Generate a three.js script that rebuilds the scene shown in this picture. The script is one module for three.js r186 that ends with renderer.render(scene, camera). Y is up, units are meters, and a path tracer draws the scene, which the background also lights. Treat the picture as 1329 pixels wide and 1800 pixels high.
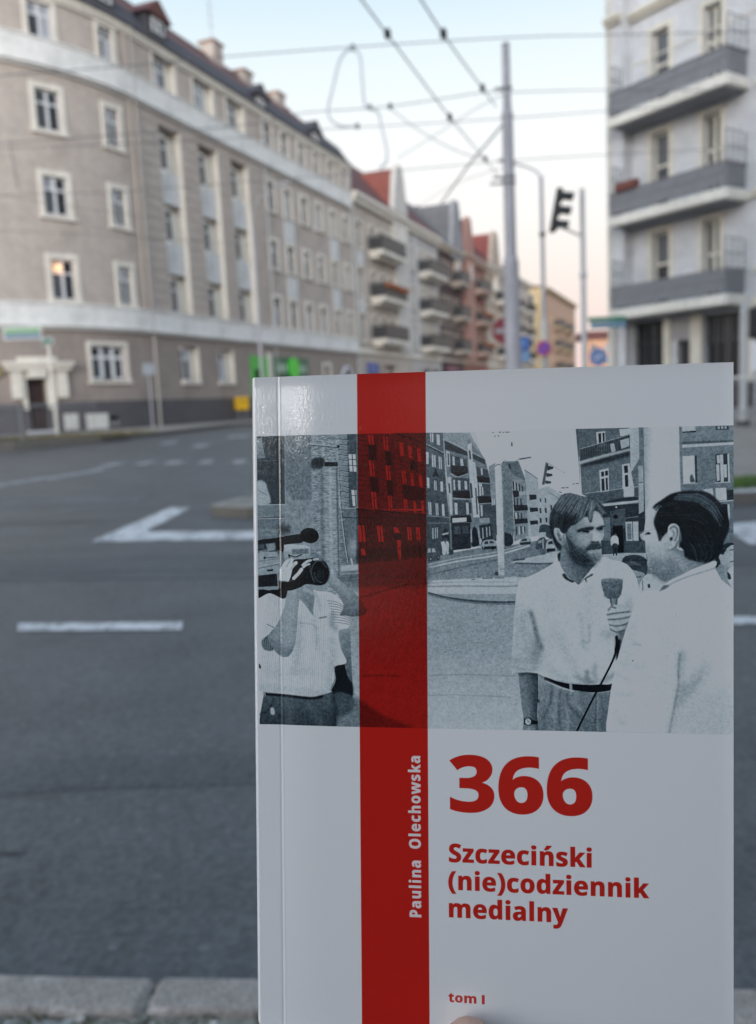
import * as THREE from 'three';
import { mergeGeometries, mergeVertices } from 'three/addons/utils/BufferGeometryUtils.js';
import { RoundedBoxGeometry } from 'three/addons/geometries/RoundedBoxGeometry.js';
import { MarchingCubes } from 'three/addons/objects/MarchingCubes.js';

// ---------- camera, exposure, sky, sun ----------
const scene = new THREE.Scene();
const camera = new THREE.PerspectiveCamera(63.65, 756 / 1024, 0.02, 900);
camera.position.set(0, 1.55, 0);
camera.rotation.order = 'YXZ';
camera.rotation.set(-0.13165, 0, -0.047);
camera.focus = 0.287;
camera.userData.fStop = 11.6;
const renderer = new THREE.WebGLRenderer({ antialias: true });
renderer.toneMapping = THREE.LinearToneMapping;
renderer.toneMappingExposure = 1.25;
renderer.shadowMap.enabled = true;

const randomFrom = (s) => () => { s = (s + 0x6d2b79f5) | 0; let t = Math.imul(s ^ (s >>> 15), 1 | s); t = (t + Math.imul(t ^ (t >>> 7), 61 | t)) ^ t; return ((t ^ (t >>> 14)) >>> 0) / 4294967296; };
const clamp = (x, a = 0, b = 1) => Math.max(a, Math.min(b, x)), lerp = (a, b, k) => a + (b - a) * k;

// dusk sky: pale, faintly pink band in the east (ahead), clear blue above, afterglow of the set sun in the west (behind)
{
  const w = 512, h = 256, d = new Float32Array(w * h * 4);
  const ramp = (stops, e) => { for (let i = 1; i < stops.length; i++) if (e <= stops[i][0]) { const a = stops[i - 1], b = stops[i], k = clamp((e - a[0]) / (b[0] - a[0])); return [0, 1, 2].map((c) => lerp(a[1][c], b[1][c], k)); } return stops[stops.length - 1][1]; };
  const east = [[-90, [0.1, 0.1, 0.11]], [-1, [0.2, 0.19, 0.19]], [0, [0.76, 0.56, 0.53]], [5, [0.79, 0.66, 0.61]], [8.5, [0.81, 0.75, 0.7]], [12, [0.83, 0.81, 0.79]], [17, [0.8, 0.83, 0.84]], [22, [0.67, 0.77, 0.82]], [26, [0.53, 0.68, 0.78]], [32, [0.44, 0.6, 0.74]], [50, [0.38, 0.53, 0.72]], [90, [0.34, 0.47, 0.67]]];
  const west = [[-90, [0.1, 0.1, 0.11]], [-1, [0.2, 0.19, 0.19]], [0, [2.4, 2.0, 1.6]], [6, [2.9, 2.65, 2.4]], [14, [2.7, 2.75, 2.8]], [24, [1.85, 2.05, 2.25]], [40, [0.95, 1.15, 1.4]], [60, [0.52, 0.69, 0.92]], [90, [0.34, 0.47, 0.66]]];
  for (let j = 0; j < h; j++) for (let i = 0; i < w; i++) {
    const e = ((j + 0.5) / h - 0.5) * 180, az = ((i + 0.5) / w - 0.5) * 2 * Math.PI;
    const q = clamp((Math.sin(az - 0.35) + 0.1) / 1.1), k = q * q * (3 - 2 * q), a = ramp(east, e), b = ramp(west, e), o = (j * w + i) * 4;
    for (let c = 0; c < 3; c++) d[o + c] = lerp(a[c], b[c], k);
    d[o + 3] = 1;
  }
  const sky = new THREE.DataTexture(d, w, h, THREE.RGBAFormat, THREE.FloatType);
  sky.mapping = THREE.EquirectangularReflectionMapping; sky.magFilter = sky.minFilter = THREE.LinearFilter; sky.needsUpdate = true;
  scene.background = sky; scene.environment = sky;
}
const sun = new THREE.DirectionalLight(0xfff6ee, 1.5);
sun.position.set(-22, 16, 60); sun.target.position.set(0, 1, -20);
sun.castShadow = true; sun.shadow.radius = 40; sun.shadow.mapSize.set(2048, 2048);
Object.assign(sun.shadow.camera, { left: -70, right: 70, top: 60, bottom: -30, near: 1, far: 260 });
scene.add(sun, sun.target);

// ---------- helpers ----------
const numbers = new Map();
const numbered = (n) => { const k = numbers.get(n) || 0; numbers.set(n, k + 1); return k ? `${n}_${String(k).padStart(3, '0')}` : n; };
function tag(o, label, category, group, kind) { if (label) o.userData.label = label; if (category) o.userData.category = category; if (group) o.userData.group = group; if (kind) o.userData.kind = kind; return o; }
function thing(name, label, category, [x, y, z] = [0, 0, 0], turn = 0, group) {
  const o = new THREE.Group(); o.name = numbered(name); o.position.set(x, y, z); o.rotation.y = turn; scene.add(o);
  return tag(o, label, category, group);
}
const sub = (name, parent) => { const o = new THREE.Group(); o.name = name; parent.add(o); return o; };
function mesh(name, geo, m, parent) {
  if (Array.isArray(geo)) geo = geo.length > 1 ? mergeGeometries(geo.map((q) => (q.index ? q.toNonIndexed() : q))) : geo[0];
  const o = new THREE.Mesh(geo, m); o.name = parent ? name : numbered(name); o.castShadow = o.receiveShadow = true; (parent || scene).add(o); return o;
}
// metre uv by the way each face points
function metric(g) {
  const q = g.index ? g.toNonIndexed() : g, p = q.attributes.position, n = p.count, uv = new Float32Array(n * 2), a = new THREE.Vector3(), b = new THREE.Vector3(), c = new THREE.Vector3();
  for (let i = 0; i < n; i += 3) {
    a.fromBufferAttribute(p, i); b.fromBufferAttribute(p, i + 1); c.fromBufferAttribute(p, i + 2);
    const m = b.clone().sub(a).cross(c.clone().sub(a)), x = Math.abs(m.x), y = Math.abs(m.y), z = Math.abs(m.z);
    [a, b, c].forEach((v, k) => { uv[(i + k) * 2] = x > y && x > z ? v.z : v.x; uv[(i + k) * 2 + 1] = y >= x && y >= z ? v.z : v.y; });
  }
  q.setAttribute('uv', new THREE.BufferAttribute(uv, 2)); return q;
}
const box = (x0, x1, y0, y1, z0, z1, nx = 1) => { const g = new THREE.BoxGeometry(x1 - x0, y1 - y0, z1 - z0, nx, 1, 1); g.translate((x0 + x1) / 2, (y0 + y1) / 2, (z0 + z1) / 2); return metric(g); };
const V = (p) => new THREE.Vector3(...p);
function bar(p, q, r, n = 6) { const a = V(p), b = V(q), g = new THREE.CylinderGeometry(r, r, a.distanceTo(b), n); g.translate(0, a.distanceTo(b) / 2, 0); g.applyQuaternion(new THREE.Quaternion().setFromUnitVectors(new THREE.Vector3(0, 1, 0), b.clone().sub(a).normalize())); g.translate(...a.toArray()); return g; }
function tube(points, r, seg = 24, n = 6) { return new THREE.TubeGeometry(new THREE.CatmullRomCurve3(points.map(V)), seg, r, n); }
const poly = (pts, y) => { const s = new THREE.Shape(pts.map(([x, z]) => new THREE.Vector2(x, -z))), g = new THREE.ShapeGeometry(s); g.rotateX(-Math.PI / 2); const p = g.attributes.position; for (let i = 0; i < p.count; i++) p.setY(i, typeof y === 'function' ? y(p.getZ(i), p.getX(i)) : y); g.computeVertexNormals(); return metric(g); };
const prism = (pts, z0, z1) => { const s = new THREE.Shape(pts.map((p) => new THREE.Vector2(...p))), g = new THREE.ExtrudeGeometry(s, { depth: z1 - z0, bevelEnabled: false }); g.translate(0, 0, z0); return metric(g); };
// a profile of [z, y] points drawn along x
const profileX = (pts, x0, x1) => { const g = prism(pts, x0, x1), p = g.attributes.position; for (let i = 0; i < p.count; i++) { const x = p.getX(i); p.setX(i, p.getZ(i)); p.setZ(i, x); } g.computeVertexNormals(); return metric(g); };
// a facade with openings: cells of a grid, front face at z = 0 and reveals going back
function wallWith({ x0, x1, y0, y1, holes = [], depth = 0.3, step = 0.6, cuts = [] }) {
  const uniq = (l) => [...new Set(l.map((v) => +v.toFixed(4)))].sort((a, b) => a - b);
  let xs = uniq([x0, x1, ...cuts, ...holes.flatMap((h) => [h[0], h[1]])].filter((v) => v >= x0 && v <= x1)); const ys = uniq([y0, y1, ...holes.flatMap((h) => [h[2], h[3]])].filter((v) => v >= y0 && v <= y1));
  if (step) { const more = []; for (let i = 1; i < xs.length; i++) { const n = Math.ceil((xs[i] - xs[i - 1]) / step); for (let k = 1; k < n; k++) more.push(lerp(xs[i - 1], xs[i], k / n)); } xs = uniq([...xs, ...more]); }
  const open = (x, y) => holes.some((h) => x > h[0] && x < h[1] && y > h[2] && y < h[3]);
  const P = [], U = [], quad = (a, b, c, d, u) => { for (const [q, t] of [[a, u[0]], [b, u[1]], [c, u[2]], [a, u[0]], [c, u[2]], [d, u[3]]]) { P.push(...q); U.push(...t); } };
  for (let i = 1; i < xs.length; i++) for (let j = 1; j < ys.length; j++) {
    const a = xs[i - 1], b = xs[i], c = ys[j - 1], d = ys[j];
    if (open((a + b) / 2, (c + d) / 2)) continue;
    quad([a, c, 0], [b, c, 0], [b, d, 0], [a, d, 0], [[a, c], [b, c], [b, d], [a, d]]);
  }
  for (const [a, b, c, d] of holes) {
    quad([a, c, -depth], [a, c, 0], [a, d, 0], [a, d, -depth], [[0, c], [depth, c], [depth, d], [0, d]]);
    quad([b, c, 0], [b, c, -depth], [b, d, -depth], [b, d, 0], [[0, c], [depth, c], [depth, d], [0, d]]);
    const n = step ? Math.ceil((b - a) / step) : 1;
    for (let k = 0; k < n; k++) { const p = lerp(a, b, k / n), q = lerp(a, b, (k + 1) / n); quad([p, c, -depth], [q, c, -depth], [q, c, 0], [p, c, 0], [[p, 0], [q, 0], [q, depth], [p, depth]]); quad([p, d, 0], [q, d, 0], [q, d, -depth], [p, d, -depth], [[p, 0], [q, 0], [q, depth], [p, depth]]); }
  }
  const g = new THREE.BufferGeometry(); g.setAttribute('position', new THREE.Float32BufferAttribute(P, 3)); g.setAttribute('uv', new THREE.Float32BufferAttribute(U, 2)); g.computeVertexNormals(); return g;
}

// ---------- procedural surfaces ----------
function noiseField(n, cells, seed) {             // tiling value noise, several octaves
  const r = randomFrom(seed), out = new Float32Array(n * n); let amp = 1, sum = 0;
  for (let c = cells; c <= n / 2; c *= 2, amp *= 0.55) {
    const gr = new Float32Array(c * c).map(() => r()); sum += amp;
    for (let y = 0; y < n; y++) for (let x = 0; x < n; x++) {
      const fx = (x / n) * c, fy = (y / n) * c, ix = Math.floor(fx), iy = Math.floor(fy), s = (t) => t * t * (3 - 2 * t), u = s(fx - ix), v = s(fy - iy), at = (a, b) => gr[(b % c) * c + (a % c)];
      out[y * n + x] += amp * lerp(lerp(at(ix, iy), at(ix + 1, iy), u), lerp(at(ix, iy + 1), at(ix + 1, iy + 1), u), v);
    }
  }
  for (let i = 0; i < out.length; i++) out[i] /= sum; return out;
}
function texture(n, fn, srgb = true) {
  const d = new Uint8Array(n * n * 4);
  for (let i = 0; i < n * n; i++) { const c = fn(i, i % n, Math.floor(i / n)); for (let k = 0; k < 3; k++) { let v = clamp(Array.isArray(c) ? c[k] : c); if (srgb) v = v <= 0.0031308 ? v * 12.92 : 1.055 * Math.pow(v, 1 / 2.4) - 0.055; d[i * 4 + k] = v * 255; } d[i * 4 + 3] = 255; }
  const t = new THREE.DataTexture(d, n, n); t.wrapS = t.wrapT = THREE.RepeatWrapping; t.magFilter = THREE.LinearFilter; t.minFilter = THREE.LinearMipmapLinearFilter; t.generateMipmaps = true; if (srgb) t.colorSpace = THREE.SRGBColorSpace; t.needsUpdate = true; return t;
}
const sized = (t, m) => { const c = t.clone(); c.repeat.set(1 / m, 1 / m); c.needsUpdate = true; return c; };
const N1 = noiseField(256, 4, 11), N2 = noiseField(256, 16, 12), N3 = noiseField(256, 64, 13);
const mottled = texture(256, (i) => 0.8 + 0.34 * (N1[i] - 0.5) + 0.22 * (N2[i] - 0.5) + 0.16 * (N3[i] - 0.5));       // multiplied with a material's own colour
const grainMap = texture(256, (i) => 0.55 * N2[i] + 0.45 * N3[i], false);
const M = (r, g, b, rough = 0.85, extra = {}) => new THREE.MeshStandardMaterial({ color: new THREE.Color().setRGB(r / 0.8, g / 0.8, b / 0.8), map: sized(mottled, extra.tile || 3.1), roughness: rough, bumpMap: sized(grainMap, 0.9), bumpScale: extra.bump ?? 0.004, metalness: extra.metal || 0, side: THREE.DoubleSide });
const plain = (r, g, b, rough = 0.5, metal = 0) => new THREE.MeshStandardMaterial({ color: new THREE.Color().setRGB(r, g, b), roughness: rough, metalness: metal, side: THREE.DoubleSide });
const tileMap = texture(256, (i, x, y) => { const row = Math.floor(y / 16), k = ((x + (row % 2) * 8) % 16) / 16, e = (y % 16) / 16; const r = (Math.sin(row * 71.3 + Math.floor((x + (row % 2) * 8) / 16) * 39.7) * 4375.5) % 1; return 0.72 + 0.2 * Math.abs(r) - (e < 0.12 ? 0.3 : 0) - (k < 0.1 ? 0.15 : 0) + 0.2 * (N2[i] - 0.5); });
const tiled = (r, g, b) => { const m = M(r, g, b, 0.8); m.map = sized(tileMap, 4); m.bumpMap = sized(tileMap, 4); m.bumpScale = 0.03; return m; };
const mats = {
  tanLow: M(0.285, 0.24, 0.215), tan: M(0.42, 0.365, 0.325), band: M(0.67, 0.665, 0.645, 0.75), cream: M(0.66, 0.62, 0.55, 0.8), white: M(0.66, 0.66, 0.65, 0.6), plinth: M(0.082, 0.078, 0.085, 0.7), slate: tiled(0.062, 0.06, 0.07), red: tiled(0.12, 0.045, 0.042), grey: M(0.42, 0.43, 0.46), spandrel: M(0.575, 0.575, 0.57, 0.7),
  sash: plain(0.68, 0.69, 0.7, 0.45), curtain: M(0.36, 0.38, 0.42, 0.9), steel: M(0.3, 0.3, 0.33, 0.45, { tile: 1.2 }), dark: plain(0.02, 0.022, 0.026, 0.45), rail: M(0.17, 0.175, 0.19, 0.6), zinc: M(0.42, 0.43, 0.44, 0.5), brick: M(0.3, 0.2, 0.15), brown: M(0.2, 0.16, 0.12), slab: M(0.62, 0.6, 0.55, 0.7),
};
const glass = [[0.035, 0.04, 0.048], [0.05, 0.056, 0.066], [0.022, 0.026, 0.032], [0.09, 0.1, 0.115]].map((c) => new THREE.MeshPhysicalMaterial({ color: new THREE.Color().setRGB(...c), roughness: 0.16, ior: 1.42, side: THREE.DoubleSide }));
const any = randomFrom(5);

// ---------- ground ----------
const rise = (z) => clamp((-z - 1) / 23) * 0.85;                    // the road climbs gently towards the far houses
const A0 = THREE.MathUtils.degToRad(21.77), LX = -9.39, LZ = -36.16; // line of the left-hand facades
const NX = Math.cos(A0), NZ = Math.sin(A0), DX = Math.sin(A0), DZ = -Math.cos(A0), TURN = Math.PI / 2 - A0;
const onStreet = (s, out = 0, y = 0) => [LX + DX * s + NX * out, y, LZ + DZ * s + NZ * out];
const asphalt = (() => {
  const n = 1024, a = noiseField(n, 6, 31), b = noiseField(n, 128, 32), r = randomFrom(33), fleck = new Float32Array(n * n);
  for (let k = 0; k < 420; k++) { const x = r() * n, y = r() * n, q = 2 + r() * r() * 7, v = 0.25 + 0.75 * r(); for (let j = -q; j <= q; j++) for (let i = -q; i <= q; i++) if (i * i + j * j < q * q * (0.5 + 0.5 * Math.sin(i * 2.1 + j * 1.3 + k))) fleck[((y + j + n) & (n - 1)) * n + ((x + i + n) & (n - 1))] = v; }
  const col = texture(n, (i) => { const v = 0.073 + 0.05 * (a[i] - 0.5) + 0.085 * (b[i] - 0.5) + 0.09 * fleck[i]; return [v * 0.96, v, v * 1.05]; }), hgt = texture(n, (i) => 0.6 * b[i] + 0.4 * fleck[i], false);
  return new THREE.MeshStandardMaterial({ map: sized(col, 2.4), bumpMap: sized(hgt, 2.4), bumpScale: 0.005, roughness: 0.5, vertexColors: true, side: THREE.DoubleSide });
})();
const road = sub('road', scene); tag(road, null, null, null, 'structure');
{
  const xs = [], zs = []; for (let x = -300; x <= 300;) { xs.push(x); x += Math.abs(x + 0.01) < 14 ? 0.5 : Math.abs(x + 0.01) < 40 ? 2 : 20; } for (let z = 60; z >= -420;) { zs.push(z); z -= z > 2 ? 4 : z > -40 ? 0.5 : 20; }
  const r = randomFrom(8), big = noiseField(64, 8, 9), P = [], C = [], U = [], I = [];
  zs.push(-1.0001, -24); zs.sort((a, b) => b - a);
  for (const z of zs) for (const x of xs) { P.push(x, rise(z), z); U.push(x, z); const q = big[(((Math.floor(z * 1.4) % 64) + 64) % 64) * 64 + (((Math.floor(x * 0.6) % 64) + 64) % 64)], v = 1 + 0.5 * (q - 0.5) + 0.06 * (r() - 0.5); C.push(v, v, v); }
  for (let j = 1; j < zs.length; j++) for (let i = 1; i < xs.length; i++) { const a = (j - 1) * xs.length + i - 1, b = a + 1, c = a + xs.length, d = c + 1; I.push(a, b, d, a, d, c); }
  const g = new THREE.BufferGeometry(); g.setAttribute('position', new THREE.Float32BufferAttribute(P, 3)); g.setAttribute('uv', new THREE.Float32BufferAttribute(U, 2)); g.setAttribute('color', new THREE.Float32BufferAttribute(C, 3)); g.setIndex(I); g.computeVertexNormals();
  mesh('asphalt', g, asphalt, road);
  // old paint: chipped down to the asphalt in places
  const chipped = (v, bare, seed) => { const a = noiseField(512, 12, seed), b = noiseField(512, 96, seed + 1), t = texture(512, (i) => { const k = clamp((a[i] * 0.45 + b[i] * 0.55 - bare) * 14), q = v * (0.86 + 0.28 * a[i]), r = 0.075 + 0.06 * (b[i] - 0.5); return [lerp(r, q, k), lerp(r, q * 1.01, k), lerp(r * 1.05, q * 1.03, k)]; }); return new THREE.MeshStandardMaterial({ map: sized(t, 1.3), roughness: 0.7, side: THREE.DoubleSide }); };
  const paint = chipped(0.5, 0.35, 91), worn = chipped(0.34, 0.42, 95);
  // resurfaced strips, tarred seams and a manhole cover in the carriageway
  const lay = (pts, c, n, up = 0.003) => mesh(n, poly(pts, (z) => rise(z) + up), new THREE.MeshStandardMaterial({ map: asphalt.map, bumpMap: asphalt.bumpMap, bumpScale: 0.005, color: new THREE.Color().setRGB(...c), roughness: 0.55, side: THREE.DoubleSide }), road);
  lay([[-12, -8.1], [-4, -7.75], [1, -7.2], [6, -6.75], [6, -5.95], [0.5, -6.3], [-4, -6.9], [-12, -7.3]], [0.84, 0.85, 0.88], 'asphalt_patch'); lay([[-16, -13.6], [-8, -12.6], [-3.2, -11.6], [-3.2, -10.9], [-8, -11.6], [-16, -12.2]], [1.14, 1.16, 1.18], 'asphalt_patch'); lay([[-2.1, -3.3], [-1.2, -3.42], [-0.3, -3.36], [-0.3, -3.1], [-1.3, -3.12], [-2.1, -3.05]], [0.9, 0.91, 0.94], 'asphalt_patch', 0.002);
  const tar = (pts, w = 0.02) => { for (let i = 1; i < pts.length; i++) { const [ax, az] = pts[i - 1], [bx, bz] = pts[i]; lay([[ax, az], [bx, bz], [bx, bz - w], [ax, az - w]], [0.42, 0.43, 0.46], 'tar_seam', 0.005); } };
  tar([[-3.2, -7.0], [-2.6, -6.93], [-2.1, -6.95], [-1.5, -6.82], [-0.6, -6.66], [0.4, -6.34]]); tar([[-1.5, -2.66], [-1.36, -2.68], [-1.27, -2.672]], 0.012); tar([[-6, -10.2], [-4.4, -9.7], [-3.2, -9.6]], 0.03);
  const mark = (pts, m = paint, n = 'lane_marking') => mesh(n, poly(pts, (z) => rise(z) + 0.006), m, road);
  mark([[-2.49, -5.5], [-1.33, -5.35], [-1.3, -5.18], [-2.42, -5.32]]);
  mark([[1.0, -5.06], [2.9, -4.82], [2.88, -4.66], [0.98, -4.9]]);
  mark([[-2.64, -8.3], [-2.95, -8.36], [-2.63, -10.42], [-2.36, -10.3], [-2.5, -8.78], [-2.34, -8.74], [0.6, -8.1], [0.58, -7.78]], paint);
  mark([[3.22, -7.7], [4.9, -8.05], [5.1, -7.2], [3.6, -6.8], [3.12, -6.85]], paint);
  for (const [x, z, l, w, t] of [[-5.45, -15.0, 1.5, 0.28, 1.12], [-6.15, -13.95, 1.6, 0.28, 1.15]]) mark([[0, 0], [1, 0], [1, 1], [0, 1]].map(([u, v]) => [x + (u - 0.5) * l * Math.cos(t) + (v - 0.5) * w * Math.sin(t), z - (u - 0.5) * l * Math.sin(t) + (v - 0.5) * w * Math.cos(t)]), worn);
  for (const [x0, x1, z] of [[-5.4, -5.0, -16.4], [-4.72, -4.42, -16.4], [-4.1, -3.72, -16.25], [-3.4, -3.14, -16.05], [-2.72, -2.46, -15.8], [-2.1, -1.8, -15.6]]) mark([[x0, z - 0.3], [x1, z - 0.28], [x1 - 0.03, z + 0.3], [x0 - 0.03, z + 0.28]], worn, 'crossing_marking');
  for (const [x0, x1, z] of [[-5.55, -5.2, -21.6], [-4.4, -4.05, -20.1], [-4.0, -3.45, -22.7], [-3.1, -2.6, -22.2]]) mark([[x0, z - 0.4], [x1, z - 0.5], [x1, z + 0.3], [x0, z + 0.4]], worn, 'crossing_marking');
}
const paving = M(0.24, 0.215, 0.19, 0.9, { tile: 1.7, bump: 0.01 }), kerbMat = M(0.24, 0.23, 0.215, 0.85, { tile: 0.6, bump: 0.008 });
const slabOf = (pts, top) => { const g = [poly(pts, top)]; const P = []; for (let i = 0; i < pts.length; i++) { const a = pts[i], b = pts[(i + 1) % pts.length], ya = top(a[1]), yb = top(b[1]); P.push(a[0], ya, a[1], b[0], yb, b[1], b[0], yb - 0.3, b[1], a[0], ya, a[1], b[0], yb - 0.3, b[1], a[0], ya - 0.3, a[1]); } const s = new THREE.BufferGeometry(); s.setAttribute('position', new THREE.Float32BufferAttribute(P, 3)); s.computeVertexNormals(); g.push(metric(s)); return mergeGeometries(g.map((q) => { q = q.index ? q.toNonIndexed() : q; return q; })); };
const kerbLine = (pts, top, w = 0.16) => pts.slice(1).map((b, i) => { const a = pts[i], L = Math.hypot(b[0] - a[0], b[1] - a[1]), nx = -(b[1] - a[1]) / L * w, nz = (b[0] - a[0]) / L * w; return slabOf([[a[0], a[1]], [b[0], b[1]], [b[0] + nx, b[1] + nz], [a[0] + nx, a[1] + nz]], (z) => top(z) + 0.004); });
{
  // pavement round the corner house on the far side
  const e = (s, o) => { const p = onStreet(s, o); return [p[0], p[2]]; };
  const edge = [[-60, -12], [-22, -16.6], [-12, -20.1], [-9.2, -21.2], [-7.5, -22.8], [-6.6, -25.2], e(-1, 4.3), e(20, 4.3), e(60, 4.3), e(170, 4.3)];
  tag(mesh('pavement', slabOf([...edge, e(170, -12), e(60, -12), e(0, -16), [-60, -50]], () => 0.98), paving), null, null, null, 'structure');
  tag(mesh('kerb', kerbLine(edge.slice().reverse(), () => 0.985), kerbMat), null, null, null, 'structure');
  // pavement before the right-hand house with a strip of turf along its edge
  const top = (z) => rise(z) + 0.13, redge = [[3.45, -8.78], [30, -8.1]];
  tag(mesh('pavement', slabOf([[3.45, -8.78], [30, -8.1], [30, -24], [6.2, -24]], top), paving), null, null, null, 'structure');
  tag(mesh('pavement', slabOf([[6.2, -24], [30, -24], [60, -60], [52, -110], [21.5, -62]], () => 0.98), paving), null, null, null, 'structure');
  tag(mesh('kerb', kerbLine(redge.slice().reverse(), top, 0.18), M(0.42, 0.42, 0.41, 0.8, { tile: 0.5 })), null, null, null, 'structure');
  // traffic island with a kerb, its nose in view
  const isl = [[-1.98, -9.72], [-1.85, -9.52], [-1.5, -9.4], [-0.9, -9.3], [1.8, -9.0], [2.2, -11.0], [2.4, -17.6], [4.4, -18.2], [4.2, -19.6], [2.2, -19.8], [0.6, -14], [-0.6, -11], [-1.7, -10.2]];
  tag(mesh('traffic_island', slabOf(isl, (z) => rise(z) + 0.12), M(0.2, 0.19, 0.165, 0.9, { tile: 0.8, bump: 0.02 })), null, null, null, 'structure');
  tag(mesh('kerb', kerbLine([[1.8, -9.0], [-0.9, -9.3], [-1.5, -9.4], [-1.85, -9.52], [-1.98, -9.72], [-1.7, -10.2]], (z) => rise(z) + 0.122, 0.12), M(0.27, 0.255, 0.23, 0.85, { tile: 0.4 })), null, null, null, 'structure');
}
const blade = new THREE.BufferGeometry(); blade.setAttribute('position', new THREE.Float32BufferAttribute([-0.006, 0, 0, 0.006, 0, 0, 0.01, 0.6, 0.12, 0.01, 0.6, 0.12, 0.006, 0, 0, 0.03, 1, 0.4], 3)); blade.computeVertexNormals();
function tufts(name, n, where, h, c) {
  const im = new THREE.InstancedMesh(blade, new THREE.MeshStandardMaterial({ roughness: 0.9, side: THREE.DoubleSide }), n), r = randomFrom(n), m = new THREE.Matrix4(), col = new THREE.Color();
  for (let i = 0; i < n; i++) { const p = where(r), s = h * (0.4 + 0.9 * r()); m.compose(V(p), new THREE.Quaternion().setFromEuler(new THREE.Euler((r() - 0.5) * 0.9, r() * 6.3, (r() - 0.5) * 0.9)), new THREE.Vector3(1, s, s)); im.setMatrixAt(i, m); const k = 0.6 + 0.8 * r(); im.setColorAt(i, col.setRGB(c[0] * k * (0.8 + 0.5 * r()), c[1] * k, c[2] * k)); }
  im.name = name; im.castShadow = im.receiveShadow = true; scene.add(im); return im;
}
tag(tufts('grass', 9000, (r) => { const x = 3.5 + r() * 9; return [x, rise(-9.3) + 0.125 + 0.0, -8.95 + (x - 3.5) * 0.024 - r() * 0.75]; }, 0.085, [0.085, 0.16, 0.035]), 'short green turf strip along the kerb right of the book', 'grass', null, 'stuff');
tag(tufts('weeds', 5200, (r) => { const t = r(), x = -16 + t * 9.2, k = Math.pow(r(), 2); return [x + k * 0.6, 0.985, -18.9 - (x + 16) * 0.42 - 0.25 - k * 1.3]; }, 0.12, [0.17, 0.15, 0.075]), 'dry yellowish weeds along the far kerb at left', 'weeds', null, 'stuff');

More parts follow.
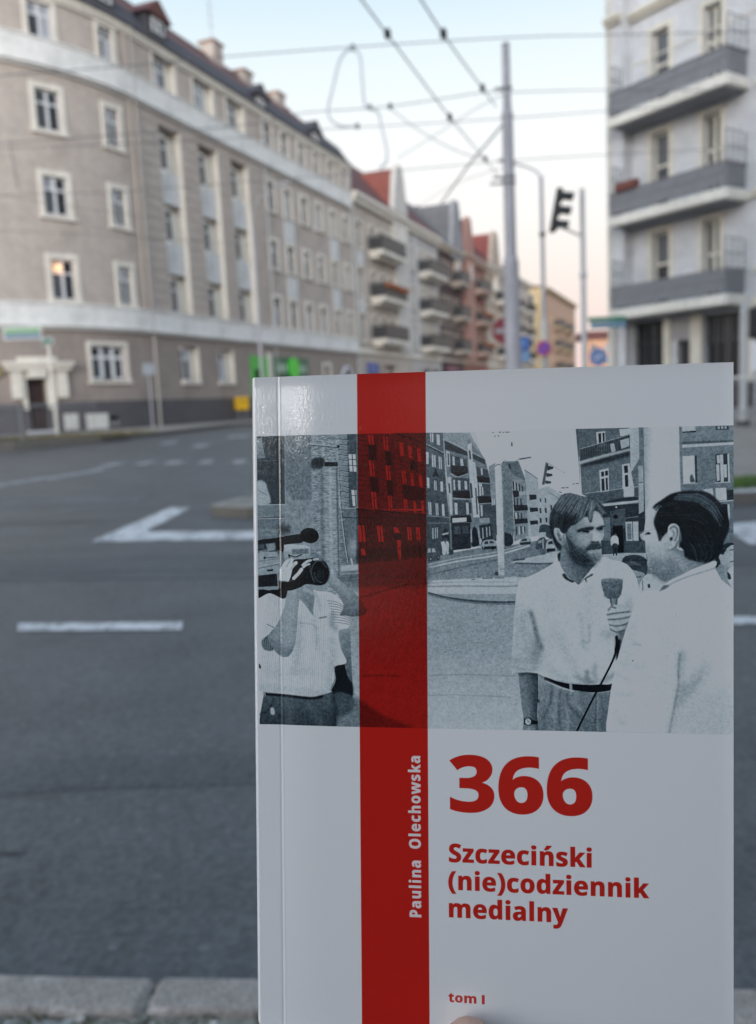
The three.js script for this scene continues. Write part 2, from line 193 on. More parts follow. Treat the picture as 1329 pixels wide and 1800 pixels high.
// near kerb, its stones parted by an open joint, and the broken ground at the photographer's feet
{
  const t = new THREE.Group(); t.name = 'kerb_row'; t.position.set(-0.62, 0, -1.915); t.rotation.y = -0.098; scene.add(t); tag(t, null, null, null, 'structure');
  const granite = (() => { const a = noiseField(512, 8, 51), b = noiseField(512, 128, 52), m = texture(512, (i) => { const v = 0.29 + 0.2 * (a[i] - 0.5) + 0.24 * (b[i] - 0.5), w = clamp((a[i] - 0.6) * 6) * 0.16; return [v * 1.1 + w, v * 0.98 + w, v * 0.9 + w]; }); return new THREE.MeshStandardMaterial({ map: sized(m, 0.8), roughness: 0.9, bumpMap: sized(texture(512, (i) => b[i] * 0.6 + a[i] * 0.4, false), 0.5), bumpScale: 0.008, side: THREE.DoubleSide }); })();
  const r = randomFrom(61);
  for (let k = -4; k < 6; k++) {
    const g = mergeVertices(new RoundedBoxGeometry(0.99, 0.26, 0.125, 8, 0.02).deleteAttribute('normal').deleteAttribute('uv'), 1e-5), p = g.attributes.position;
    const lump = (x, y, z, f) => Math.sin(x * 3.1 * f + k * 5.3) * Math.cos(z * 7.3 * f + k) * 0.5 + Math.sin(x * 8.7 * f + z * 5.1 * f + y * 6 + k * 2.1) * 0.5;
    for (let i = 0; i < p.count; i++) { const x = p.getX(i), z = p.getZ(i), y = p.getY(i), end = Math.exp(-Math.pow((Math.abs(x) - 0.495) / 0.02, 2)); p.setXYZ(i, x + 0.006 * lump(x, y, z, 6), y - 0.009 * end + 0.004 * lump(x, y, z, 3), z + 0.006 * lump(x, y, z, 4) + 0.004 * lump(x, y, z, 9)); }
    g.computeVertexNormals(); const m = mesh('kerb_stone', metric(g), granite, t); m.position.set(0.5 + k * 1.0 + 0.012, 0.02 + 0.006 * (r() - 0.5), 0.06 + 0.006 * (r() - 0.5)); m.rotation.y = (r() - 0.5) * 0.014;
  }
  const n = 130, g = new THREE.PlaneGeometry(5, 3.2, n * 2, n); g.rotateX(-Math.PI / 2); const p = g.attributes.position, f = noiseField(256, 16, 71), f2 = noiseField(256, 4, 72);
  for (let i = 0; i < p.count; i++) { const u = ((Math.floor((p.getX(i) + 3) * 52) % 256) + 256) % 256, v = ((Math.floor((p.getZ(i) + 3) * 52) % 256) + 256) % 256; p.setY(i, 0.045 * (f[v * 256 + u] - 0.5) + 0.05 * (f2[v * 256 + u] - 0.5)); }
  g.computeVertexNormals(); g.translate(0, 0.12, -0.19);
  const a = noiseField(512, 8, 81), b = noiseField(512, 64, 82), dirt = texture(512, (i) => { const k = clamp((a[i] - 0.45) * 5), v = 0.2 + 0.2 * (b[i] - 0.5); return [lerp(v * 1.05, v * 1.9, k), lerp(v, v * 1.92, k), lerp(v * 0.86, v * 1.85, k)]; });
  const gm = metric(g), gr = mesh('broken_pavement', gm, new THREE.MeshStandardMaterial({ map: sized(dirt, 0.9), roughness: 0.95, side: THREE.DoubleSide })); gr.rotation.y = -0.098; tag(gr, null, null, null, 'structure');
  const rock = new THREE.IcosahedronGeometry(1, 1), rp = rock.attributes.position; for (let i = 0; i < rp.count; i++) { const q = 1 + 0.25 * Math.sin(rp.getX(i) * 5 + rp.getY(i) * 3) * Math.cos(rp.getZ(i) * 4); rp.setXYZ(i, rp.getX(i) * q, rp.getY(i) * q, rp.getZ(i) * q); } rock.computeVertexNormals();
  const im = new THREE.InstancedMesh(rock, new THREE.MeshStandardMaterial({ roughness: 0.95, map: mottled }), 700), m4 = new THREE.Matrix4(), c = new THREE.Color();
  for (let i = 0; i < 700; i++) { const s = 0.004 + 0.015 * Math.pow(r(), 3), x = -1.6 + r() * 3.2, z = -1.8 + 0.1 * (x + 0.6) + r() * 0.5; m4.compose(new THREE.Vector3(x, 0.125 + s * 0.2, z), new THREE.Quaternion().setFromEuler(new THREE.Euler(r() * 6, r() * 6, r() * 6)), new THREE.Vector3(s * 1.3, s * 0.6, s)); im.setMatrixAt(i, m4); const v = 0.25 + 0.35 * r(); im.setColorAt(i, c.setRGB(v, v * 0.99, v * 0.95)); }
  im.name = 'rubble'; im.castShadow = im.receiveShadow = true; scene.add(im); tag(im, 'loose grey stones and rubble behind the near kerb', 'rubble', null, 'stuff');
  tag(tufts('moss', 2600, (q) => { const x = -1.5 + q() * 3, z = -1.8 + 0.1 * (x + 0.6) + Math.pow(q(), 1.5) * 0.4; return [x, 0.11, z]; }, 0.03, [0.1, 0.11, 0.06]), 'short grey green moss and grass among the rubble by the near kerb', 'moss', null, 'stuff');
}
// ---------- houses ----------
// a window in the plane of a facade: surround (trim), sash frame with bars, panes between the bars, sill
function windowIn(parent, [x0, x1, y0, y1], { z = -0.2, cols = 2, split = 0.66, trim = 0, trimMat = mats.cream, sash = mats.sash, curtain = 0.25, warp = (g) => g, sill = false, out = 0.05, bars = 0.055, lit = null }) {
  const w = sub('window', parent), put = (n, g, m) => mesh(n, (Array.isArray(g) ? g : [g]).map(warp), m, w), H = y1 - y0, ys = split ? [y0, y0 + H * split, y1] : [y0, y1], fr = [];
  if (trim) put('surround', [box(x0 - trim, x0, y0 - trim * 0.4, y1 + trim, -0.02, out), box(x1, x1 + trim, y0 - trim * 0.4, y1 + trim, -0.02, out), box(x0, x1, y1, y1 + trim, -0.02, out - 0.003)], trimMat);
  if (sill) put('sill', box(x0 - trim - 0.05, x1 + trim + 0.05, y0 - 0.1 - trim * 0.4, y0 - trim * 0.4, -0.02, out + 0.08), trimMat);
  fr.push(box(x0, x1, y0, y0 + bars, z, z + 0.06), box(x0, x1, y1 - bars, y1, z, z + 0.06), box(x0, x0 + bars, y0 + bars, y1 - bars, z, z + 0.06), box(x1 - bars, x1, y0 + bars, y1 - bars, z, z + 0.06));
  for (let c = 1; c < cols; c++) { const x = lerp(x0, x1, c / cols); fr.push(box(x - bars * 0.8, x + bars * 0.8, y0 + bars, y1 - bars, z + 0.002, z + 0.07)); }
  if (split) for (let c = 0; c < cols; c++) { const a = lerp(x0, x1, c / cols) + bars, b = lerp(x0, x1, (c + 1) / cols) - bars; fr.push(box(a, b, ys[1] - bars * 0.6, ys[1] + bars * 0.6, z + 0.004, z + 0.065)); }
  put('frame', fr, sash);
  for (let c = 0; c < cols; c++) for (let k = 1; k < ys.length; k++) {
    const a = lerp(x0, x1, c / cols) + bars * 0.6, b = lerp(x0, x1, (c + 1) / cols) - bars * 0.6, m = any() < curtain ? mats.curtain : glass[Math.floor(any() * glass.length)];
    put('pane', box(a, b, ys[k - 1] + 0.02, ys[k] - 0.02, z + 0.012, z + 0.03), lit || m);
  }
  return w;
}
// ----- the tan corner house: straight front for x > 0, rounded corner of radius 10.3 m for x < 0 -----
{
  const t = thing('corner_house', 'large tan plastered house with a rounded corner and white bands, left of the street', 'building', onStreet(0), TURN);
  const RC = 10.3, warp = (g) => { const p = g.attributes.position; for (let i = 0; i < p.count; i++) { const x = p.getX(i), z = p.getZ(i); if (x < 0) { const f = -x / RC; p.setX(i, -(RC + z) * Math.sin(f)); p.setZ(i, -RC + (RC + z) * Math.cos(f)); } } g.computeVertexNormals(); return g; };
  const E = 22.9, X0 = -17, cols = [[1.68, 2.75], [4.72, 5.85], [7.6, 8.75]], cols2 = [[11.25, 12.1], [13.25, 14.1], [15.35, 16.2], [17.4, 18.2], [19.5, 20.3], [21.5, 22.3]];
  const holes = [], wins = [];
  const win = (h, o, hole) => { holes.push(hole || h); wins.push([h, o]); };
  const flo = [[6.05, 7.55], [9.2, 10.6], [12.28, 13.72]], top = [15.52, 16.78];
  for (const [a, b] of [[-4.62, -3.68], [-1.66, -0.95]]) { for (const [c, d] of flo) win([a, b, c, d], { trim: 0.2, sill: true, z: -0.14 }); win([a, b, top[0], top[1]], { trim: 0.18, z: -0.14, curtain: 0.5 }); }
  for (const a of [-8.3, -11.6]) for (const [c, d] of [...flo, top]) win([a, a + 0.95, c, d], { trim: 0.2, sill: true, z: -0.14 });
  for (const [a, b] of cols) { holes.push([a, b + 0.55, 6.0, 14.0]); win([a, b, top[0], top[1]], { trim: 0, z: -0.24, curtain: 0.5 }, [a, b + 0.45, top[0], top[1] + 0.1]); for (const [c, d] of flo) wins.push([[a, b, c, d], { z: -0.42, curtain: 0.08 }]); }
  cols2.forEach(([a, b], i) => { for (const [c, d] of [...flo, top]) win([a, b, c, d], { trim: 0.2, sill: c < 15, z: -0.22, curtain: 0.4 }); });
  for (const [a, b, e] of [[2.02, 3.0, 0.5], [5.15, 6.0, 0.6]]) win([a, b, 2.98, 4.42], { z: -0.24, curtain: 0.3 }, [a, b + e, 2.9, 4.5]);
  win([-3.32, -1.66, 2.98, 4.34], { cols: 3, z: -0.2, trim: 0.16, sill: true, curtain: 0, bars: 0.1 });
  holes.push([-5.95, -5.25, 0.98, 3.06], [8.3, 9.9, 0.98, 4.3], [10.6, 15.0, 1.2, 3.6], [-2.73, -2.26, 1.12, 1.5], [17.4, 18.2, 2.4, 4.0], [20.2, 21.4, 0.98, 3.6]);
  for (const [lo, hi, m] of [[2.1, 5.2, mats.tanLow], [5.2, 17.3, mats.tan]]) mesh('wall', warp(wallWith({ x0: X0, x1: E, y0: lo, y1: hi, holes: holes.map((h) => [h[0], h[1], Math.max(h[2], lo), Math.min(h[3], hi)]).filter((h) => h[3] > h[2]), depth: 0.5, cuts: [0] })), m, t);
  mesh('plinth', warp(wallWith({ x0: X0, x1: E, y0: 0.9, y1: 2.1, holes: holes.filter((h) => h[2] < 2.1).map((h) => [h[0], h[1], Math.max(h[2], 0.9), Math.min(h[3], 2.1)]), depth: 0.5, cuts: [0] }).translate(0, 0, 0.05)), mats.plinth, t);
  mesh('plinth_ledge', warp(box(X0, E, 2.07, 2.13, 0, 0.051, 60)), mats.plinth, t);
  for (const [h, o] of wins) windowIn(t, h, { ...o, warp });
  // cream jambs and pale panels of the three recessed window strips
  for (const [a, b] of cols) {
    mesh('jamb', [box(b + 0.02, b + 0.548, 6.02, 13.98, -0.5, -0.44), box(b + 0.535, b + 0.552, 6.0, 14.0, -0.44, 0.03), box(a - 0.002, a + 0.012, 6.0, 14.0, -0.44, 0.02)], mats.cream, t);
    mesh('jamb', [box(b + 0.02, b + 0.446, top[0], top[1] + 0.09, -0.5, -0.26), box(b + 0.44, b + 0.62, top[0], top[1] + 0.12, -0.26, 0.03), box(a - 0.16, a - 0.002, top[0], top[1] + 0.12, -0.02, 0.03)], mats.cream, t);
    for (const [c, d] of [[7.72, 9.1], [10.78, 12.14], [5.99, 6.04], [13.8, 13.99]]) mesh('spandrel_or_shade_panel', box(a + 0.012, b + (d > 13.9 || c < 6 ? 0.53 : 0.535), c, d, -0.46, c > 13 ? -0.4 : -0.2), c > 13 ? mats.brown : mats.spandrel, t);  // pale panels are real; the brown top strip is painted lintel shade
    for (const y of [7.6, 10.66]) mesh('lintel_shade_board', box(a, b + 0.5, y, y + 0.1, -0.44, -0.24), mats.brown, t);  // brown strips imitating the shadow under each lintel
  }
  for (const [a, b] of [cols2[1], cols2[4]]) for (const [c, d] of [[7.75, 8.95], [10.8, 12.1]]) mesh('spandrel_or_shade_panel', box(a - 0.2, b + 0.2, c, d, -0.02, 0.04), mats.spandrel, t);
  for (const [a, b, e] of [[2.02, 3.0, 0.5], [5.15, 6.0, 0.6]]) mesh('jamb', [box(b + 0.02, b + e - 0.004, 2.9, 4.49, -0.5, -0.26), box(b + e - 0.012, b + e + 0.05, 2.85, 4.5, -0.26, 0.03), box(a - 0.05, b + e + 0.05, 2.78, 2.9, -0.2, 0.1)], mats.cream, t);
  // white bands with a soffit moulding, eaves
  const bandGeo = (y0, y1) => [box(X0, E, y0 + 0.22, y1, -0.02, 0.16, 70), box(X0, E, y0 + 0.1, y0 + 0.22, -0.02, 0.24, 70), box(X0, E, y0, y0 + 0.1, -0.02, 0.12, 70), box(X0, E, y1, y1 + 0.06, -0.02, 0.2, 70)].map(warp);
  mesh('band', bandGeo(4.9, 5.85), mats.band, t); mesh('band', bandGeo(14.38, 15.42), mats.band, t);
  mesh('eaves', [box(X0, E, 16.92, 17.06, -0.02, 0.1, 70), box(X0, E, 17.06, 17.26, -0.02, 0.16, 70)].map(warp), mats.cream, t);
  mesh('gutter', warp(box(X0, E, 17.26, 17.34, 0.02, 0.24, 70)), mats.slate, t);
  // plaster courses between the strips, each a shade proud
  const spans = [[0.35, 1.64], [3.32, 4.68], [6.42, 7.56], [9.32, 10.9]];
  for (let y = 5.95; y < 14.2; y += 0.44) for (const [a, b] of spans) mesh('plaster_course', box(a, b, y, y + 0.405, -0.005, 0.028), mats.tan, t);
  mesh('pilaster_strip', box(0.04, 0.3, 5.95, 14.36, -0.005, 0.05), mats.tan, t);
  // roof: slate skirt, red tiles, dormers, chimneys
  const sheet = (pts, m, n) => { const g = new THREE.BufferGeometry(), P = [], S = 60; for (let i = 0; i < S; i++) { const a = lerp(X0, E, i / S), b = lerp(X0, E, (i + 1) / S); for (let k = 1; k < pts.length; k++) { const [y0, z0] = pts[k - 1], [y1, z1] = pts[k]; P.push(a, y0, z0, b, y0, z0, b, y1, z1, a, y0, z0, b, y1, z1, a, y1, z1); } } g.setAttribute('position', new THREE.Float32BufferAttribute(P, 3)); g.computeVertexNormals(); return mesh(n, warp(metric(g)), m, t); };
  sheet([[17.33, 0.14], [18.45, -0.62]], mats.slate, 'slate_skirt'); sheet([[18.45, -0.62], [21.3, -4.0], [18.2, -7.4]], mats.red, 'tiled_roof'); sheet([[21.28, -3.86], [21.42, -4.0], [21.28, -4.14]], mats.brick, 'ridge');
  const dormer = (x, w, y, hgt, m, wall) => { const d = sub('dormer', t); mesh('cheek', [box(x - w / 2, x + w / 2, y - 0.7, y + hgt, -3, -0.15)].map(warp), wall, d); mesh('dormer_roof', warp(prism([[x - w / 2 - 0.18, y + hgt], [x + w / 2 + 0.18, y + hgt], [x, y + hgt + w * 0.5]], -3.6, 0.05)), m, d); windowIn(d, [x - w * 0.28, x + w * 0.28, y - 0.1, y + hgt - 0.08], { z: -0.12, split: 0, warp, curtain: 0.1 }); };
  dormer(2.4, 1.5, 18.0, 0.55, mats.red, mats.slate); dormer(-1.1, 1.5, 17.95, 0.8, mats.slate, mats.slate); dormer(11.4, 1.4, 17.7, 0.35, mats.slate, mats.slate); dormer(18.2, 1.5, 17.65, 0.4, mats.slate, mats.slate);
  for (const [x, y] of [[13.1, 22.0], [20.6, 21.6], [16.4, 21.55]]) { const c = sub('chimney', t); mesh('stack', box(x - 0.5, x + 0.5, 20.3, y, -4.4, -3.5), mats.tan, c); mesh('cap', box(x - 0.58, x + 0.58, y, y + 0.12, -4.48, -3.42), mats.brick, c); }
  const an = sub('antenna', t); mesh('mast', bar([13.3, 21.9, -4], [13.3, 24.6, -4], 0.025), mats.steel, an); mesh('rung', [23.2, 23.7, 24.2].map((y) => bar([12.9, y, -4], [13.7, y, -4], 0.012)), mats.steel, an);
  mesh('end_wall', [box(E - 0.3, E, 0.9, 17.3, -8, -0.5), profileX([[-7.4, 17.3], [-0.5, 17.3], [-4, 20.9]], E - 0.3, E)], mats.tan, t);
  // rainwater pipes
  mesh('rain_pipe', [bar([0.02, 0.98, 0.14], [0.02, 16.95, 0.14], 0.045), bar([0.02, 16.9, 0.14], [0.02, 17.3, 0.2], 0.045)], M(0.42, 0.39, 0.36, 0.6), t); mesh('rain_pipe', bar([-0.32, 5.9, 0.1], [-0.32, 16.95, 0.1], 0.05), mats.tan, t); mesh('rain_pipe', bar([E - 0.15, 0.98, 0.12], [E - 0.15, 17.0, 0.12], 0.06), mats.zinc, t); mesh('rain_pipe', bar([10.98, 0.98, 0.12], [10.98, 17.0, 0.12], 0.045), mats.zinc, t);
  // street door with its pale stone surround
  const door = sub('entrance', t); mesh('door', warp(box(-5.95, -5.25, 0.98, 3.06, -0.35, -0.28)), plain(0.028, 0.012, 0.012, 0.5), door); mesh('door_panel', [[1.3, 1.9], [2.05, 2.8]].map(([c, d]) => warp(box(-5.8, -5.4, c, d, -0.28, -0.262))), plain(0.036, 0.014, 0.013, 0.45), door); mesh('handle', warp(box(-5.34, -5.3, 1.95, 2.15, -0.28, -0.24)), mats.zinc, door);
  mesh('stone_surround', [box(-6.48, -6.12, 2.32, 3.36, -0.02, 0.2), box(-4.84, -4.46, 2.32, 3.36, -0.02, 0.2), box(-6.12, -5.96, 1.9, 3.3, -0.02, 0.1), box(-5.24, -4.9, 1.9, 3.3, -0.02, 0.1), box(-6.66, -4.3, 3.36, 3.54, -0.02, 0.3, 6), box(-6.74, -4.22, 3.54, 3.68, -0.02, 0.38, 6), box(-6.2, -4.8, 3.68, 3.86, -0.02, 0.2, 4), box(-5.86, -5.26, 3.08, 3.37, -0.02, 0.28), box(-5.94, -5.16, 3.06, 3.3, -0.02, 0.12)].map(warp), mats.cream, door); mesh('step', warp(box(-6.1, -5.1, 0.9, 1.1, 0, 0.45)), mats.grey, door);
  // pale hatch covers and an airbrick in the plinth
  const hatch = M(0.56, 0.56, 0.53, 0.6); mesh('hatch_cover', warp(box(-4.68, -4.14, 1.06, 1.68, 0.05, 0.12)), hatch, t); mesh('hatch_cover', warp(box(-3.8, -2.86, 1.03, 1.64, 0.05, 0.13, 2)), hatch, t); mesh('cellar_grille', [0, 1, 2, 3].map((i) => warp(box(-2.72, -2.28, 1.14 + i * 0.05, 1.165 + i * 0.05, -0.05, 0.02))), mats.zinc, t); mesh('cellar_opening', warp(box(-2.8, -2.2, 1.0, 1.6, -0.52, -0.5)), mats.dark, t);
  // green shop front under the lower band
  const shop = sub('shop_front', t), green = plain(0.03, 0.4, 0.035, 0.4), deep = plain(0.008, 0.1, 0.045, 0.4);
  mesh('green_panel', [box(8.3, 8.62, 0.98, 4.3, -0.2, 0.06), box(9.45, 10.05, 0.98, 4.3, -0.2, 0.06), box(8.62, 9.45, 3.6, 4.3, -0.2, 0.05)], green, shop); mesh('door', box(8.62, 9.45, 0.98, 3.6, -0.3, -0.22), mats.dark, shop); mesh('pilaster', box(10.1, 10.55, 0.98, 4.5, -0.02, 0.09), mats.cream, shop);
  mesh('sign_board', box(10.6, 14.9, 3.2, 4.34, 0.02, 0.14), deep, shop); { const c = new THREE.CylinderGeometry(0.62, 0.62, 0.1, 40); c.rotateX(Math.PI / 2); c.translate(12.9, 3.72, 0.2); mesh('round_emblem', c, plain(0.05, 0.56, 0.03, 0.4), shop); }
  mesh('sign_stroke', [[10.95, 11.1], [11.25, 11.4], [11.55, 11.7], [11.85, 12.0], [13.75, 13.9], [14.05, 14.2], [14.4, 14.55]].map(([a, b], i) => box(a, b, 3.5, 3.85 + 0.12 * (i % 2), 0.14, 0.17)), plain(0.42, 0.55, 0.46, 0.5), shop); mesh('shop_window', box(10.6, 15.0, 1.2, 3.22, -0.3, -0.22), glass[0], shop); mesh('shop_frame', [box(12.0, 12.1, 1.2, 3.2, -0.22, -0.14), box(13.5, 13.6, 1.2, 3.2, -0.22, -0.14), box(10.6, 15, 1.2, 1.3, -0.22, -0.13)], mats.dark, shop);
  windowIn(t, [17.4, 18.2, 2.4, 4.0], { z: -0.3, trim: 0.2 });
  { const a = new THREE.TorusGeometry(0.72, 0.16, 8, 20, Math.PI); a.translate(20.8, 3.2, 0.05); mesh('arch', [a, box(19.93, 20.24, 0.98, 3.2, -0.05, 0.18), box(21.36, 21.67, 0.98, 3.2, -0.05, 0.18)], mats.grey, t); mesh('gate', box(20.2, 21.4, 0.98, 3.7, -0.4, -0.34), mats.dark, t); }
  { const c = new THREE.TorusGeometry(0.2, 0.05, 8, 20); c.translate(-7.0, 3.35, 0.1); mesh('round_plaque', [warp(c)], M(0.35, 0.27, 0.12), t); }
  // lamp burning in a first-floor window of the rounded corner
  const ceiling = thing('ceiling_lamp', 'small warm lamp burning in the lowest corner window above the lower band', 'lamp', [0, 0, 0]);
  const p = (() => { const f = 4.33 / RC; const l = new THREE.Vector3(-(RC + 0.02) * Math.sin(f), 7.24, -RC + (RC + 0.02) * Math.cos(f)); return l.applyAxisAngle(new THREE.Vector3(0, 1, 0), TURN).add(V(onStreet(0))); })();
  ceiling.position.copy(p); mesh('glass_globe', new THREE.SphereGeometry(0.05, 16, 12), new THREE.MeshStandardMaterial({ color: 0xffd9a8, emissive: 0xffb36b, emissiveIntensity: 1.3, roughness: 0.5 }), ceiling); mesh('lamp_cap', new THREE.CylinderGeometry(0.03, 0.05, 0.06, 12).translate(0, 0.11, 0), mats.zinc, ceiling);
  const pl = new THREE.PointLight(0xffb36b, 0.25, 6, 2); pl.castShadow = true; ceiling.add(pl);
}
// ----- street houses further along, on the same building line -----
const orange = plain(0.28, 0.09, 0.03, 0.8), plant = plain(0.05, 0.075, 0.03, 0.9);
function balcony(parent, x0, x1, y, { d = 1.1, rail = mats.dark, h = 1.05, boxes = null, slab = mats.cream, step = 0.14 }) {
  const b = sub('balcony', parent); mesh('slab', [box(x0, x1, y - 0.28, y, 0, d), box(x0 + 0.15, x1 - 0.15, y - 0.5, y - 0.28, 0, d * 0.6)], slab, b);
  const bars = []; for (let x = x0 + 0.05; x < x1; x += step) bars.push(box(x, x + 0.03, y, y + h - 0.04, d - 0.07, d - 0.04)); for (let z = 0.1; z < d - 0.1; z += step) { bars.push(box(x0 + 0.04, x0 + 0.07, y, y + h - 0.04, z, z + 0.03), box(x1 - 0.07, x1 - 0.04, y, y + h - 0.04, z, z + 0.03)); }
  mesh('balusters', bars, rail, b); mesh('rail_sheet', [box(x0 + 0.03, x1 - 0.03, y + 0.12, y + h - 0.15, d - 0.035, d - 0.02), box(x0 + 0.02, x0 + 0.035, y + 0.12, y + h - 0.15, 0.02, d - 0.05), box(x1 - 0.035, x1 - 0.02, y + 0.12, y + h - 0.15, 0.02, d - 0.05)], rail, b); mesh('handrail', [box(x0, x1, y + h - 0.04, y + h, d - 0.09, d - 0.02), box(x0, x0 + 0.07, y + h - 0.04, y + h, 0, d - 0.09), box(x1 - 0.07, x1, y + h - 0.04, y + h, 0, d - 0.09)], rail, b);
  if (boxes) mesh('flower_box', [box(x0 + 0.2, (x0 + x1) / 2, y + 0.65, y + 0.95, d - 0.01, d + 0.2), box((x0 + x1) / 2 + 0.2, x1 - 0.2, y + 0.6, y + 0.92, d - 0.01, d + 0.2)], boxes, b);
  return b;
}
function streetHouse(label, s0, w, eave, wall, roof, { bays = [], balconies = [], gables = [], shop = [], trimMat = mats.cream, curtain = 0.06, ridge = 5, floors = [[2.0, 4.2], [5.9, 7.7], [9.0, 10.8], [12.2, 13.9]], end = null, strips = [] }) {
  const t = thing('street_house', label, 'building', onStreet(s0), TURN, 'houses along the left side of the street'), holes = [];
  for (const [x, ww] of bays) for (const [a, b] of floors.slice(1)) if (b < eave - 0.6) holes.push([x - ww / 2, x + ww / 2, a, b]);
  for (const [a, b, top] of shop) holes.push([a, b, 1.0, top]);
  mesh('wall', wallWith({ x0: 0, x1: w, y0: 0.9, y1: eave, holes, depth: 0.35, step: 0 }), wall, t);
  mesh('side_wall', [box(0, 0.3, 0.9, eave, -9, -0.4), box(w - 0.3, w, 0.9, eave, -9, -0.4), box(0, w, 0.9, eave, -9.3, -9)], end || wall, t);
  for (const h of holes) if (h[2] > 1.2) windowIn(t, h, { z: -0.25, trim: 0.16, trimMat, curtain, sill: true }); else { mesh('shop_window', box(h[0], h[1], h[2], h[3], -0.34, -0.3), glass[2], t); mesh('shop_frame', [box(h[0], h[1], h[3] - 0.5, h[3] - 0.42, -0.3, -0.2), box((h[0] + h[1]) / 2 - 0.04, (h[0] + h[1]) / 2 + 0.04, h[2], h[3] - 0.5, -0.3, -0.2)], trimMat, t); }
  mesh('cornice', [box(-0.05, w + 0.05, eave - 0.5, eave - 0.15, -0.02, 0.3), box(-0.05, w + 0.05, eave - 0.15, eave + 0.12, -0.02, 0.5)], trimMat, t); mesh('storey_band', [box(0, w, 5.0, 5.3, -0.02, 0.14), box(0, w, 8.3, 8.45, -0.02, 0.08)], trimMat, t);
  mesh('roof', profileX([[0.5, eave + 0.12], [-4.3, eave + ridge], [-9.3, eave + 0.12]], 0, w), roof, t);
  for (const [x, gw, base, topY, m, rm] of gables) { const g = sub('gable', t); mesh('gable_wall', prism([[x - gw / 2, base], [x + gw / 2, base], [x + gw / 2, eave + 0.6], [x + gw * 0.3, topY - 0.8], [x + gw * 0.18, topY], [x - gw * 0.18, topY], [x - gw * 0.3, topY - 0.8], [x - gw / 2, eave + 0.6]], -0.1, 0.32), m, g); mesh('gable_roof', prism([[x - gw / 2 - 0.1, eave + 0.4], [x + gw / 2 + 0.1, eave + 0.4], [x, topY - 0.1]], -5.5, -0.1), rm, g); windowIn(g, [x - 0.4, x + 0.4, eave - 2.4, eave - 0.9], { z: 0.325, trim: 0.12, trimMat, out: 0.4 }); }
  for (const [a, b, y, o] of balconies) balcony(t, a, b, y, { slab: trimMat, ...(o || {}) });
  for (const [a, b, c, d, m] of strips) mesh('wall_panel', box(a, b, c, d, -0.02, 0.06), m, t);
  return t;
}
